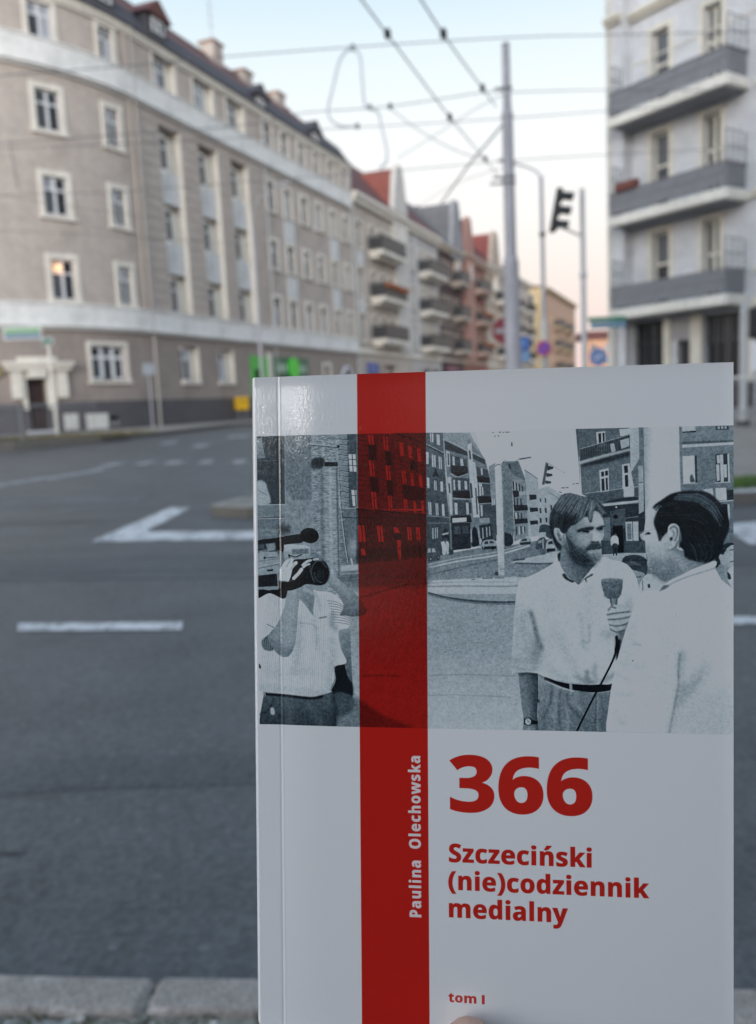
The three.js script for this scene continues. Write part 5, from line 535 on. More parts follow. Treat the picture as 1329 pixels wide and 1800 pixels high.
  S(152, [[347.8, 304.2], [352.5, 302.1], [355.5, 306.4], [357.2, 315.0], [355.8, 325.3], [350.3, 325.3], [349.5, 312.8]]); S(148, [[356.4, 304.3], [359.8, 303.0], [362.4, 308.6], [360.6, 323.6], [357.6, 324.0]]); O(50, [350.0, 301.2], 1.8, 2.2); O(50, [356.8, 298.9], 3.5, 3); S(140, [[416.0, 299.3], [418.6, 297.8], [420.3, 302.6], [418.5, 308.1], [416.0, 307.2]]); F(140, [[349.6, 288.8], [361.2, 286.3], [361.6, 289.7], [350.5, 291.8]]);
  // the concrete mast in the middle
  F([162, 150, [443.9, 90.1], [461.8, 90.5]], [[443.5, 169.0], [448.8, 164.5], [454.3, 164.6], [457.0, 217.7], [459.9, 363.8], [448.9, 363.7], [444.8, 209.0]]); L(60, 1.2, [[444.2, 170.8], [448.8, 167.4], [453.0, 167.9]]); L(118, 1.2, [[454.7, 166.7], [457.4, 217.7], [460.3, 362.5]], 0.4); S(46, [[442.0, 358.6], [447.9, 357.1], [448.9, 363.3], [443.2, 363.3]]); W(60, [[[420.3, 368.4], [439.4, 367.6], [439.4, 369.3], [420.8, 369.7]], [[442.6, 368.0], [460.5, 367.4], [458.4, 368.9], [443.2, 369.3]], [[401.2, 370.5], [409.7, 370.1], [407.6, 371.4], [402.1, 371.6]]]);
  speck(900, [315.8, 344.9], [544.1, 366.9], 70, 140, 5, 1.4, 0.35); speck(2600, [202.1, 414.3], [501.8, 515.8], 80, 150, 4, 1.2, 0.35); speck(1600, [201.3, 519.0], [867.5, 636.1], 95, 160, 4, 1.4, 0.35);
  // left edge: grey house and, before it, a rough concrete mast with a collar
  F(48, [[7.6, 102.8], [71.8, 104.3], [70.6, 235.7], [6.3, 234.9]]); F([122, 92, [12.3, 112.4], [12.0, 150.1]], [[11.4, 111.7], [20.4, 111.3], [26.5, 147.2], [11.7, 149.4]]); S(138, [[10.6, 191.5], [25.4, 191.8], [31.1, 206.9], [35.3, 230.6], [10.2, 231.8]], 1); L(70, 1, [[13.0, 206.7], [29.0, 216.3]]); L(72, 1.5, [[12.3, 153.2], [48.9, 152.6]]);
  F(100, [[6.3, 233.3], [121.6, 233.2], [121.4, 256.6], [6.1, 255.4]]); L(46, 2, [[9.3, 257.6], [70.4, 256.4], [118.2, 255.6]]); L(140, 1.6, [[10.8, 233.7], [70.6, 233.2], [115.2, 233.1]]); F(92, [[6.0, 259.5], [121.4, 258.2], [120.6, 351.6], [5.1, 351.3]]);
  F(60, [[162.2, 106.3], [198.3, 107.1], [197.1, 249.6], [165.7, 249.3]]); F([118, 104, [161.7, -30.0], [186.8, -29.2]], [[159.3, 106.2], [179.5, 106.7], [182.2, 240.1], [165.8, 243.1]]); for (let i = 0; i < 13; i++) { L(44, 1, [[160.5, 115.6 + i * 9.330], [171.5, 117.1 + i * 9.451], [182.5, 118.5 + i * 9.571]]); L(140, 0.7, [[160.8, 116.8 + i * 9.330], [182.5, 119.8 + i * 9.571]]); }
  F(156, [[181.7, 143.9], [194.8, 144.2], [196.5, 176.4], [183.9, 175.0]]); L(42, 1.4, [[188.6, 144.7], [190.2, 175.7]]); L(42, 1, [[181.6, 153.2], [195.4, 154.1]]); L(42, 1, [[182.8, 163.8], [195.9, 165.3]]); F(156, [[186.5, 208.5], [198.1, 209.3], [197.9, 239.1], [189.1, 237.7]]); L(42, 1.4, [[193.1, 209.2], [194.7, 238.4]]); L(42, 1, [[186.7, 218.5], [197.4, 219.2]]);
  F(88, [[164.2, 240.6], [198.5, 241.0], [197.6, 351.8], [164.9, 351.7]]); L(150, 1.2, [[165.8, 241.2], [198.5, 241.6]]); L(46, 1.6, [[165.6, 257.4], [198.3, 259.6]]); L(140, 1.6, [[162.6, 168.4], [166.4, 236.8], [174.7, 311.6], [179.5, 339.6]]); L(40, 1, [[164.5, 168.4], [168.3, 236.9], [176.5, 311.6], [180.7, 339.6]]); S(130, [[181.0, 305.4], [190.5, 296.2], [197.4, 293.1], [197.2, 327.3], [184.0, 324.1]], 3, 0.7);
  F([108, 124, [66.7, -33.2], [161.7, -30.0]], [[62.9, 104.1], [162.2, 106.3], [163.7, 187.1], [164.4, 405.1], [62.6, 405.3]]);
  F([84, 88, [65.4, 104.1], [64.3, 226.2]], [[64.1, 104.1], [113.8, 105.2], [112.8, 225.0], [77.1, 224.5], [64.5, 204.3]], 1.5);
  speck(900, [114.7, 108.4], [162.6, 168.4], 60, 165, 5, 2, 0.55); speck(1500, [114.2, 167.6], [136.2, 373.9], 60, 160, 7, 1.4, 0.5); speck(1500, [134.8, 167.9], [163.2, 405.1], 70, 170, 9, 1.1, 0.5); speck(700, [65.4, 107.3], [112.3, 279.9], 70, 120, 3, 6, 0.25);
  L(70, 5, [[132.3, 171.0], [132.9, 248.9], [133.7, 373.9]], 2, 0.6); L(160, 4, [[147.4, 171.3], [148.4, 249.1], [150.2, 373.9]], 1.5, 0.5); L(60, 3, [[160.1, 168.4], [161.7, 280.4], [163.1, 373.9]], 1, 0.8);
  F(20, [[138.1, 157.4], [162.1, 157.8], [162.0, 165.3], [138.0, 165.5]]); S(36, [[114.4, 152.0], [128.7, 148.5], [137.5, 152.4], [136.7, 164.8], [125.3, 169.6], [114.2, 167.6]], 1.5); O(22, [162.9, 129.9], 3, 2.6); L(136, 2, [[113.0, 123.9], [138.3, 126.3], [160.4, 129.2]]); L(40, 1.2, [[113.6, 126.4], [160.4, 131.7]]);
  // the house under the red band
  F([84, 70, [198.3, 107.1], [319.8, 251.0]], [[196.7, 107.1], [266.7, 108.7], [322.1, 131.3], [322.9, 244.9], [195.6, 243.4]]); F(74, [[266.7, 107.4], [322.8, 108.7], [322.7, 132.0], [269.8, 111.2]]); F(60, [[195.6, 243.4], [322.8, 247.9], [322.3, 337.1], [194.8, 342.8]]); F(38, [[195.0, 317.9], [321.5, 309.4], [321.4, 337.1], [194.9, 341.6]], 2);
  W(88, [[[199.5, 108.4], [217.6, 108.8], [221.6, 243.7], [199.7, 243.4]], [[235.7, 109.2], [245.6, 111.3], [253.4, 244.1], [240.9, 243.9]], [[262.9, 117.8], [273.4, 121.1], [280.6, 244.4], [270.7, 244.3]]]);
  W(42, [[[217.5, 127.6], [233.1, 128.9], [233.5, 156.1], [219.1, 155.2]], [[220.8, 184.9], [235.7, 186.7], [236.8, 213.6], [223.1, 212.8]], [[249.1, 139.1], [259.7, 140.8], [260.7, 165.8], [250.2, 165.0]], [[250.6, 192.2], [261.8, 193.6], [262.8, 221.3], [252.3, 220.6]], [[278.5, 201.2], [317.9, 206.4], [319.0, 229.5], [281.4, 227.1]]]);
  for (let i = 0; i < 14; i++) { L(40, 0.8, [[199.5 + i * 0.181, 110.2 + i * 9.029], [217.6 + i * 0.301, 111.3 + i * 9.150]], 0, 0.8); L(40, 0.8, [[235.7 + i * 0.451, 111.7 + i * 8.728], [245.6 + i * 0.602, 113.1 + i * 8.909]], 0, 0.8); L(40, 0.8, [[262.9 + i * 0.602, 119.7 + i * 8.427], [273.4 + i * 0.602, 121.7 + i * 8.427]], 0, 0.8); }
  W(146, [[[217.0, 108.8], [227.0, 110.2], [228.7, 128.2], [219.4, 126.1]], [[244.4, 112.8], [253.1, 113.9], [254.7, 138.6], [246.7, 136.6]], [[274.0, 124.2], [281.4, 126.2], [282.5, 149.6], [275.7, 147.6]], [[289.4, 130.1], [296.2, 132.0], [297.6, 154.2], [291.5, 152.2]], [[305.7, 135.3], [312.2, 137.3], [313.9, 160.6], [307.4, 158.7]], [[218.5, 155.2], [227.9, 156.6], [230.1, 185.7], [221.4, 184.3]], [[248.6, 165.0], [256.4, 166.3], [258.7, 192.3], [251.3, 190.9]], [[277.7, 174.7], [284.8, 176.1], [286.8, 200.1], [280.0, 198.8]], [[293.4, 179.3], [298.7, 180.6], [300.4, 203.4], [295.1, 202.1]], [[308.2, 182.6], [314.3, 184.0], [316.0, 206.7], [310.5, 205.4]], [[222.5, 212.1], [231.2, 213.2], [233.4, 244.5], [225.3, 243.7]], [[252.6, 219.4], [259.7, 220.4], [262.0, 248.5], [255.2, 247.8]], [[281.1, 225.9], [287.6, 226.9], [289.6, 251.3], [283.4, 250.6]], [[298.0, 228.0], [303.0, 228.9], [304.7, 253.3], [300.0, 252.6]], [[312.2, 229.4], [317.1, 230.4], [318.8, 254.0], [314.2, 253.4]], [[198.2, 272.6], [209.5, 273.3], [212.4, 303.1], [199.9, 302.4]], [[232.6, 273.5], [242.6, 274.2], [244.9, 303.4], [235.5, 302.7]], [[262.4, 276.3], [271.1, 277.0], [274.1, 288.7], [264.8, 288.0]], [[286.9, 276.5], [294.0, 277.2], [296.3, 300.6], [288.9, 299.9]], [[302.7, 276.6], [309.4, 277.3], [311.7, 300.1], [304.4, 299.4]], [[202.9, 314.9], [209.8, 315.5], [212.8, 327.3], [204.7, 326.7]], [[268.5, 299.8], [275.9, 300.5], [276.3, 336.9], [271.3, 336.9]]]);
  W(52, [[[221.7, 109.5], [223.2, 109.5], [225.0, 127.5], [223.4, 127.4]], [[248.1, 113.2], [249.6, 113.2], [251.3, 137.9], [249.8, 137.6]], [[223.5, 155.9], [225.1, 156.2], [226.7, 185.0], [225.2, 185.0]], [[252.7, 165.7], [253.9, 165.7], [255.6, 191.9], [254.4, 191.9]], [[281.1, 175.4], [282.3, 175.7], [284.0, 199.5], [282.8, 199.4]], [[226.5, 212.8], [228.1, 212.8], [230.0, 244.4], [228.5, 244.4]], [[256.0, 219.7], [257.3, 220.0], [259.2, 248.1], [258.0, 248.1]], [[284.5, 226.2], [285.4, 226.6], [287.1, 250.9], [286.2, 250.9]], [[203.9, 273.0], [205.7, 273.0], [208.0, 302.8], [206.1, 302.8]], [[237.3, 273.9], [238.8, 273.9], [241.1, 303.0], [239.6, 303.0]], [[290.3, 276.8], [291.2, 276.8], [293.2, 300.3], [292.3, 300.3]], [[305.7, 277.0], [306.7, 277.0], [308.7, 299.8], [307.7, 299.8]]]);
  L(34, 2.2, [[195.6, 242.8], [259.5, 249.1], [321.9, 255.3]]); L(104, 1.4, [[195.6, 240.3], [259.6, 246.6], [321.9, 252.8]]); L(36, 2, [[195.5, 258.9], [321.8, 262.1]]); S(30, [[292.9, 170.7], [295.7, 160.0], [300.4, 157.3], [304.6, 166.3], [306.4, 175.5], [298.7, 173.2]]); L(40, 2, [[266.7, 108.7], [297.5, 118.6], [322.1, 130.7]]); S(34, [[262.4, 288.9], [274.8, 287.5], [277.8, 296.8], [265.4, 298.2]]);
  F(104, [[194.8, 344.4], [240.2, 339.9], [321.4, 332.5], [321.1, 374.1], [194.6, 373.9]]); speck(700, [198.3, 107.1], [320.7, 337.1], 30, 96, 5, 3, 0.28);
  // ground under the band and beside the camera man
  F([112, 138, [162.4, 348.6], [160.4, 587.2]], [[165.0, 344.8], [324.3, 334.1], [322.4, 639.9], [149.7, 643.5]]); F(76, [[198.2, 338.6], [324.4, 326.6], [324.1, 374.1], [197.9, 384.0]], 4, 0.8); S(80, [[164.9, 356.2], [200.7, 352.5], [319.2, 349.0], [319.0, 381.6], [243.6, 384.0], [164.7, 381.5]], 4, 0.7); L(60, 2, [[197.7, 404.2], [233.4, 394.6], [281.4, 381.5], [324.1, 377.8]], 1); L(60, 3, [[167.4, 368.8], [218.4, 363.9], [319.1, 369.0]], 2, 0.7); L(120, 2, [[164.9, 361.2], [200.6, 358.8]]); L(70, 2, [[164.8, 373.9], [200.5, 371.4]]); L(90, 2, [[206.8, 545.4], [242.4, 544.9], [275.3, 545.5]], 1); F(146, [[164.5, 399.2], [200.4, 394.6], [200.0, 434.6], [166.8, 434.7]], 3, 0.8);
  L(150, 3, [[185.5, 333.5], [187.5, 344.8]]); F(150, [[166.0, 345.5], [198.2, 343.6], [198.1, 353.7], [165.9, 356.2]], 1, 0.8);
  S([40, 96, [166.6, 460.1], [216.3, 642.1]], [[150.0, 602.7], [181.0, 583.1], [201.4, 590.4], [241.9, 616.3], [269.7, 627.1], [292.3, 643.1], [149.6, 648.6]], 3);
  speck(1800, [164.7, 384.0], [317.5, 630.0], 80, 165, 4, 2, 0.25);
  // person standing behind
  S(18, [[150.7, 526.3], [175.1, 520.9], [181.9, 538.6], [185.1, 553.8], [184.8, 584.3], [150.1, 589.9]], 1); S([112, 70, [164.0, 460.1], [185.1, 553.8]], [[161.0, 460.1], [180.7, 460.0], [183.7, 505.6], [184.8, 553.8], [176.2, 543.8], [167.6, 500.7]]); S(60, [[150.2, 579.7], [183.6, 581.8], [184.6, 609.7], [152.5, 617.9]], 2);
  // camera man: shirt, stripes, arms
  const shirt = [[11.3, 419.9], [24.6, 399.4], [40.3, 395.5], [63.7, 407.0], [89.9, 381.5], [120.9, 391.1], [146.6, 394.2], [167.0, 409.4], [174.5, 429.6], [181.6, 442.3], [179.4, 458.0], [162.0, 465.2], [163.8, 493.1], [175.1, 521.4], [154.5, 530.0], [154.5, 556.8], [139.9, 577.9], [114.0, 585.4], [62.1, 580.1], [12.4, 577.2], [14.8, 538.1], [12.2, 461.0]];
  S(160, shirt);
  inside(shirt, true, () => {
    for (let i = 0; i < 40; i++) L(112, 0.55 + 0.35 * rnd(), [[28.5 + i * 3.176, 399.4], [17.3 + i * 3.421, 473.8], [8.8 + i * 3.567, 538.2], [9.4 + i * 3.519, 587.1]], 0, 0.32 + 0.3 * rnd());
    for (let i = 0; i < 9; i++) L(66, 1, [[141.4 + i * 1.466, 409.4 + i * 4.887], [159.3 + i * 2.199, 412.4 + i * 4.887], [177.1 + i * 1.955, 424.5 + i * 4.154]], 0, 0.75);
    L(96, 10, [[151.4, 434.8], [148.7, 450.0], [156.3, 462.7]], 3, 0.55); L(110, 14, [[88.1, 445.2], [85.0, 498.9], [79.4, 537.3]], 5, 0.35); L(124, 16, [[151.0, 480.5], [150.7, 526.3], [140.0, 572.2]], 5, 0.4); L(115, 8, [[115.4, 434.9], [120.2, 473.1], [137.8, 523.9]], 4, 0.25); L(70, 2, [[125.6, 441.2], [138.5, 438.6]], 0.6); L(66, 2, [[153.2, 528.8], [154.3, 551.7], [145.1, 574.7]], 1); L(120, 10, [[18.0, 538.0], [62.4, 545.2], [114.5, 536.9]], 6, 0.35); L(130, 14, [[12.4, 571.6], [62.2, 573.4], [129.6, 580.1]], 4, 0.5);
    L(90, 2, [[88.0, 450.3], [117.7, 456.5], [120.0, 498.6]], 0.8, 0.35); L(60, 1.2, [[26.7, 453.2], [39.7, 459.5]], 0.3);
  });
  S(62, [[16.9, 485.4], [23.8, 477.6], [31.7, 473.7], [40.7, 491.6], [36.7, 501.9], [21.0, 499.5]], 1); for (let i = 0; i < 6; i++) L(130, 1, [[19.9 + i * 3.421, 481.5], [21.5 + i * 3.421, 499.5]], 0, 0.7); S(30, [[10.2, 525.3], [14.4, 530.4], [14.3, 536.0], [10.7, 533.0]]);
  S([118, 92, [87.3, 384.0], [117.9, 437.4]], [[87.8, 384.0], [108.1, 381.5], [117.0, 399.3], [114.4, 429.8], [116.9, 440.5], [100.0, 418.4], [86.6, 402.4]]); L(140, 6, [[97.6, 389.1], [120.8, 399.3], [127.1, 424.7]], 1.5, 0.8); L(154, 5, [[84.5, 404.4], [99.9, 422.2], [116.8, 442.5]], 0.8);
  const fore = [[63.9, 387.8], [88.6, 387.8], [86.4, 424.8], [83.5, 460.6], [79.1, 491.3], [70.6, 509.2], [58.8, 513.5], [45.0, 506.4], [31.6, 486.5], [29.6, 473.7], [47.7, 450.5], [61.0, 417.2]];
  S([108, 130, [31.9, 460.9], [84.0, 460.6]], fore); inside(fore, true, () => { L(84, 20, [[47.1, 506.9], [62.7, 513.2], [75.9, 499.0]], 6, 0.8); L(92, 12, [[31.7, 481.4], [44.6, 496.7], [57.5, 509.4]], 5, 0.7); L(140, 5, [[74.2, 394.2], [70.0, 435.1], [60.5, 473.5]], 7, 0.7); L(100, 8, [[87.8, 389.1], [85.3, 435.0], [81.2, 486.1]], 3, 0.6); L(120, 14, [[50.3, 450.5], [48.8, 471.0], [57.7, 491.4]], 6, 0.5); });
  const arm = [[142.8, 364.2], [152.0, 361.2], [164.8, 372.6], [178.7, 384.0], [196.5, 400.5], [208.3, 416.9], [212.8, 428.5], [205.1, 435.1], [189.8, 438.2], [171.9, 436.0], [164.2, 435.2], [170.8, 419.5], [162.0, 399.2], [141.6, 376.4]];
  S([126, 78, [157.1, 368.8], [200.0, 442.2]], arm); inside(arm, true, () => { L(70, 14, [[166.8, 436.0], [192.4, 437.6], [212.8, 428.5]], 5, 0.9); L(138, 4, [[152.0, 368.8], [172.3, 389.1], [185.0, 406.8]], 5, 0.6); L(90, 10, [[144.2, 378.9], [159.4, 399.2], [168.2, 417.0]], 4, 0.8); });
  // shoulder camera
  S(14, [[10.3, 387.8], [32.6, 390.4], [63.9, 384.0], [63.8, 401.9], [55.9, 405.7], [32.5, 396.3], [14.1, 404.5], [10.2, 401.9]]);
  F([128, 112, [10.7, 343.0], [10.3, 386.6]], [[9.9, 348.1], [51.3, 340.0], [51.4, 385.5], [47.7, 389.6], [9.5, 389.6]]); F(20, [[9.7, 364.0], [46.4, 360.0], [47.8, 383.0], [9.5, 385.0]]); L(54, 1, [[10.7, 350.7], [50.0, 343.1]]); F(30, [[28.2, 352.8], [39.5, 351.8], [39.4, 355.3], [28.2, 356.3]]); L(150, 1.4, [[9.9, 347.1], [51.3, 339.8]]);
  F(126, [[10.1, 325.0], [16.2, 319.4], [47.6, 320.6], [51.9, 335.5], [50.8, 340.0], [9.9, 347.1]]); F(36, [[21.6, 330.2], [25.3, 328.2], [25.8, 332.8], [22.1, 333.8]]); L(40, 1.2, [[25.3, 331.3], [47.5, 329.8]]); L(90, 1, [[10.8, 337.9], [50.3, 332.4]]);
  S(16, [[10.4, 299.9], [49.1, 294.1], [72.6, 289.7], [96.0, 288.8], [95.8, 302.6], [64.7, 307.5], [59.3, 320.2], [51.5, 317.6], [33.2, 320.0], [25.4, 314.9], [10.2, 317.4]]); F(112, [[25.5, 305.2], [43.8, 303.7], [44.8, 317.5], [29.3, 319.5]], 1); F(60, [[10.3, 306.6], [22.9, 305.1], [25.4, 314.9], [10.2, 316.8]], 1); F(24, [[48.1, 271.6], [72.8, 271.3], [73.9, 287.1], [49.2, 287.4]], 3, 0.7);
  for (const [p, q] of [[[17.9, 281.6], [31.0, 277.9]], [[31.0, 279.1], [49.2, 284.4]], [[23.1, 289.3], [46.6, 288.2]], [[38.8, 281.8], [51.9, 279.3]]]) L(126, 3, [p, mix(p, q, 0.5), q], 1, 0.6);
  S(10, [[91.3, 289.8], [96.0, 280.2], [108.0, 276.7], [120.8, 280.9], [126.1, 291.1], [122.2, 300.7], [111.8, 304.7], [98.4, 301.1]]); L(66, 2, [[98.6, 282.2], [107.9, 279.8], [118.0, 283.7]], 2, 0.8);
  S([150, 118, [62.0, 307.4], [61.8, 332.9]], [[60.5, 310.5], [64.7, 306.9], [85.4, 307.1], [107.4, 310.8], [110.1, 329.1], [104.6, 332.1], [64.4, 334.2]]); F(22, [[68.1, 323.8], [71.8, 325.3], [72.2, 330.9], [68.6, 330.4]]); L(24, 2, [[72.3, 326.9], [82.6, 329.5], [93.6, 324.9]]); F(90, [[75.0, 315.7], [106.6, 314.3], [107.5, 323.5], [76.2, 324.9]], 0.5); L(30, 1, [[90.4, 327.5], [93.6, 324.4]]);
  S(12, [[52.4, 368.7], [64.3, 348.3], [77.4, 335.6], [100.7, 333.1], [121.4, 330.7], [136.8, 338.3], [144.9, 352.3], [145.3, 366.3], [139.1, 376.9], [127.4, 381.5], [102.9, 379.4], [89.9, 385.5], [71.7, 391.2], [52.2, 388.6]]); F(90, [[111.2, 315.4], [131.7, 328.2], [141.9, 340.9], [121.4, 333.2], [108.6, 325.5]], 2); O(8, [128.4, 357.9], 17, 22.5); soft(0.7); g.strokeStyle = ink(92); g.lineWidth = 1.2; for (const [c, rx, ry, a0, a1] of [[[128.4, 357.9], 16.6, 22, 2.2, 4.9], [[129.4, 358.6], 12, 17, 1.4, 3.2], [[128.4, 357.9], 16.8, 22, -0.6, 0.9]]) { g.beginPath(); g.ellipse(c[0], c[1], rx, ry, 0, a0, a1); g.stroke(); } soft(0); O(30, [127.6, 361.7], 7, 9, 2.5); L(100, 1.4, [[108.4, 343.3], [110.9, 358.6], [115.9, 371.3]], 1, 0.7); L(110, 2, [[121.4, 333.7], [131.7, 338.3], [139.3, 348.5]], 1, 0.6);
  S(156, [[51.7, 358.4], [56.5, 344.4], [64.4, 335.5], [76.1, 333.5], [77.9, 338.1], [72.1, 348.3], [75.9, 353.4], [69.2, 373.8], [61.4, 374.3], [51.5, 372.5]]); L(160, 6.4, [[72.0, 352.1], [77.8, 344.5], [83.1, 340.2]]); L(160, 6.4, [[78.4, 368.7], [87.5, 359.8], [93.3, 352.2]]); L(158, 6, [[66.9, 348.3], [72.2, 339.4], [75.3, 335.0]]); L(90, 1, [[72.0, 353.4], [77.3, 346.3], [80.4, 342.2]], 0.4); L(84, 1, [[64.3, 348.3], [69.0, 340.6], [72.2, 336.0]], 0.4); L(80, 1, [[75.5, 371.2], [71.8, 373.8], [54.1, 374.3]], 0.6); L(152, 4.6, [[95.5, 344.5], [103.3, 338.2], [110.5, 335.7]]); L(150, 4, [[96.7, 348.4], [101.9, 344.6], [107.9, 342.3]]); L(140, 4, [[116.2, 334.4], [124.0, 333.2]]);
  // trousers
  F([66, 40, [12.3, 584.4], [11.7, 641.2]], [[19.7, 581.8], [67.3, 583.6], [114.0, 586.9], [149.0, 575.2], [155.6, 612.8], [155.9, 643.3], [9.0, 646.4], [12.5, 620.5]]); L(14, 5, [[20.2, 582.3], [62.1, 584.7], [108.8, 588.0], [129.6, 584.1]], 0.8); L(30, 2, [[38.5, 589.2], [30.4, 609.9], [11.9, 620.5]], 1.2); L(84, 6, [[62.0, 593.9], [69.6, 614.3], [66.8, 640.0]], 4, 0.6); L(88, 6, [[106.2, 595.8], [118.9, 618.5], [129.1, 638.8]], 4, 0.6); L(26, 5, [[150.2, 582.3], [155.1, 612.8], [152.3, 638.3]], 3); S(140, [[31.7, 609.9], [35.7, 606.7], [39.8, 612.3], [39.2, 620.5], [33.0, 619.1]], 0.8); O(160, [20.2, 583.8], 3, 3); O(20, [20.7, 584.3], 1.6, 1.6);
  // right: corner house with balconies
  F([74, 92, [587.3, 108.3], [692.4, 218.3]], [[583.9, 105.8], [702.1, 106.1], [701.8, 243.0], [632.6, 242.1], [594.2, 221.9], [591.4, 167.6]]); F([104, 84, [758.7, 112.3], [758.4, 292.4]], [[757.5, 105.0], [851.8, 104.8], [851.8, 317.3], [757.2, 316.8]]); F(66, [[583.9, 105.8], [587.8, 105.9], [591.8, 216.9], [589.5, 172.5]]);
  W(152, [[[618.6, 114.0], [634.2, 112.8], [634.8, 137.7], [620.9, 142.3]], [[657.9, 110.0], [675.5, 108.9], [675.5, 120.1], [659.7, 122.2]], [[623.7, 180.5], [640.0, 177.1], [640.8, 218.9], [626.0, 221.1]], [[662.5, 171.3], [675.4, 169.1], [682.9, 213.3], [682.4, 226.8], [663.8, 227.8]]]);
  W(30, [[[622.4, 116.5], [627.2, 116.1], [627.6, 133.8], [623.8, 136.2]], [[629.6, 115.7], [633.0, 115.3], [633.4, 131.5], [630.5, 132.4]], [[627.0, 183.5], [631.8, 182.6], [632.3, 190.9], [627.5, 191.8]], [[633.7, 182.1], [638.5, 181.2], [639.0, 189.6], [634.2, 190.5]], [[627.5, 195.8], [632.3, 194.9], [633.2, 216.0], [628.4, 217.4]], [[634.7, 194.4], [638.0, 193.5], [638.9, 214.6], [635.6, 215.6]], [[665.8, 173.8], [672.0, 172.5], [672.9, 185.2], [666.7, 186.6]], [[667.2, 190.0], [672.5, 189.1], [673.4, 210.7], [668.1, 212.1]]]);
  F(30, [[591.0, 142.9], [675.9, 118.9], [675.9, 142.2], [632.9, 151.6], [591.4, 162.6]], 0, 0.75); for (let i = 0; i < 30; i++) L(122, 0.5, [[592.0 + i * 2.970, 144.2 - i * 0.842], [591.9 + i * 2.970, 160.7 - i * 0.718]], 0, 0.6); W(140, [[[642.5, 135.4], [649.2, 133.8], [652.0, 147.8], [644.9, 149.4]], [[659.2, 129.6], [674.5, 125.0], [674.9, 139.7], [661.6, 144.3]]]); L(120, 1.5, [[591.0, 142.9], [632.9, 131.5], [675.9, 119.2]]);
  F(142, [[589.5, 165.1], [632.9, 153.6], [678.3, 143.7], [678.3, 147.6], [632.8, 159.0], [590.0, 170.5]]); F(34, [[590.5, 171.0], [632.8, 159.0], [677.3, 148.1], [675.9, 156.9], [630.4, 168.3], [594.3, 175.0]], 2);
  F(70, [[600.2, 222.0], [690.0, 211.0], [690.0, 229.3], [630.2, 237.2]], 0, 0.9); for (let i = 0; i < 40; i++) L(36, 0.45, [[601.4 + i * 2.327, 222.0 - i * 0.309], [601.8 + i * 2.327, 235.6 - i * 0.248]], 0, 0.8); L(128, 1.2, [[600.2, 220.7], [644.7, 215.2], [689.5, 210.0]]); F(150, [[664.8, 210.6], [682.9, 208.4], [683.3, 226.8], [665.2, 228.3]]); S(36, [[630.2, 237.2], [663.8, 229.0], [690.0, 228.1], [690.0, 233.0], [659.0, 235.6]]); F(150, [[629.0, 239.6], [690.0, 233.5], [690.0, 237.4], [630.2, 243.6]]);
  F(38, [[630.2, 243.6], [701.8, 238.1], [701.7, 328.7], [625.2, 328.3]]); F(64, [[642.2, 252.1], [667.3, 247.4], [668.4, 281.8], [643.5, 281.6]]); F(14, [[646.4, 277.7], [663.7, 276.9], [665.0, 323.6], [649.2, 323.5]]); F(90, [[626.6, 264.2], [642.2, 261.9], [643.5, 303.8], [628.1, 303.7]]); F(146, [[668.0, 270.8], [689.9, 270.3], [690.3, 304.1], [669.3, 304.0]]); F(40, [[673.3, 245.6], [680.9, 244.2], [681.3, 262.3], [674.2, 263.2]]); F(90, [[670.8, 274.5], [678.0, 274.1], [678.4, 301.6], [671.7, 302.0]]); L(30, 1, [[679.9, 270.7], [680.8, 304.0]]); F(56, [[626.4, 305.2], [646.8, 304.3], [648.2, 325.0], [627.1, 324.9]]); F(60, [[666.0, 304.4], [701.7, 304.2], [701.7, 325.3], [666.4, 325.1]]); O(150, [652.7, 245.1], 1.8, 1.8); O(14, [651.7, 262.0], 4, 3.6); L(120, 0.8, [[668.5, 264.6], [689.9, 261.9]]);
  F(138, [[620.4, 327.8], [668.3, 325.1], [702.9, 325.3], [702.8, 343.4], [620.3, 343.1]]); S(156, [[643.5, 298.9], [648.8, 294.5], [655.0, 297.0], [656.9, 308.8], [654.0, 311.2], [646.8, 311.2], [643.5, 311.2]]); O(110, [651.2, 293.0], 2, 2.6); S(40, [[646.3, 310.2], [655.0, 310.3], [654.0, 328.0], [651.6, 329.0], [650.6, 316.1], [648.7, 328.9], [646.8, 328.0]]); O(30, [651.2, 292.0], 2, 1.4);
  // hanging sign board, tall pale mast, wall to its right
  F([150, 140, [676.0, 95.7], [691.4, 96.1]], [[675.5, 107.4], [691.2, 107.8], [691.8, 162.1], [677.2, 186.8]]); F(88, [[677.2, 186.8], [691.5, 162.1], [692.5, 167.5], [678.2, 185.3]]); F(96, [[691.2, 122.9], [697.8, 122.6], [698.2, 145.1], [692.1, 145.9]]); F(136, [[690.1, 174.3], [698.2, 173.9], [699.4, 252.7], [690.9, 258.0]]); L(30, 1.6, [[699.7, 110.9], [700.5, 176.9], [700.8, 257.6]]); L(50, 1, [[691.0, 203.6], [698.1, 202.3]]);
  F([130, 163, [699.3, 96.3], [716.3, 96.7]], [[698.8, 107.5], [716.3, 106.4], [716.0, 267.6], [701.7, 291.9]]); F([163, 160, [713.9, 96.6], [758.7, 97.7]], [[715.8, 106.4], [759.1, 107.4], [761.3, 224.2], [715.6, 223.6]]); L(98, 2.2, [[759.6, 108.4], [760.5, 170.6], [762.3, 219.3]], 0.6); L(44, 1, [[758.7, 107.9], [761.0, 112.3]]);
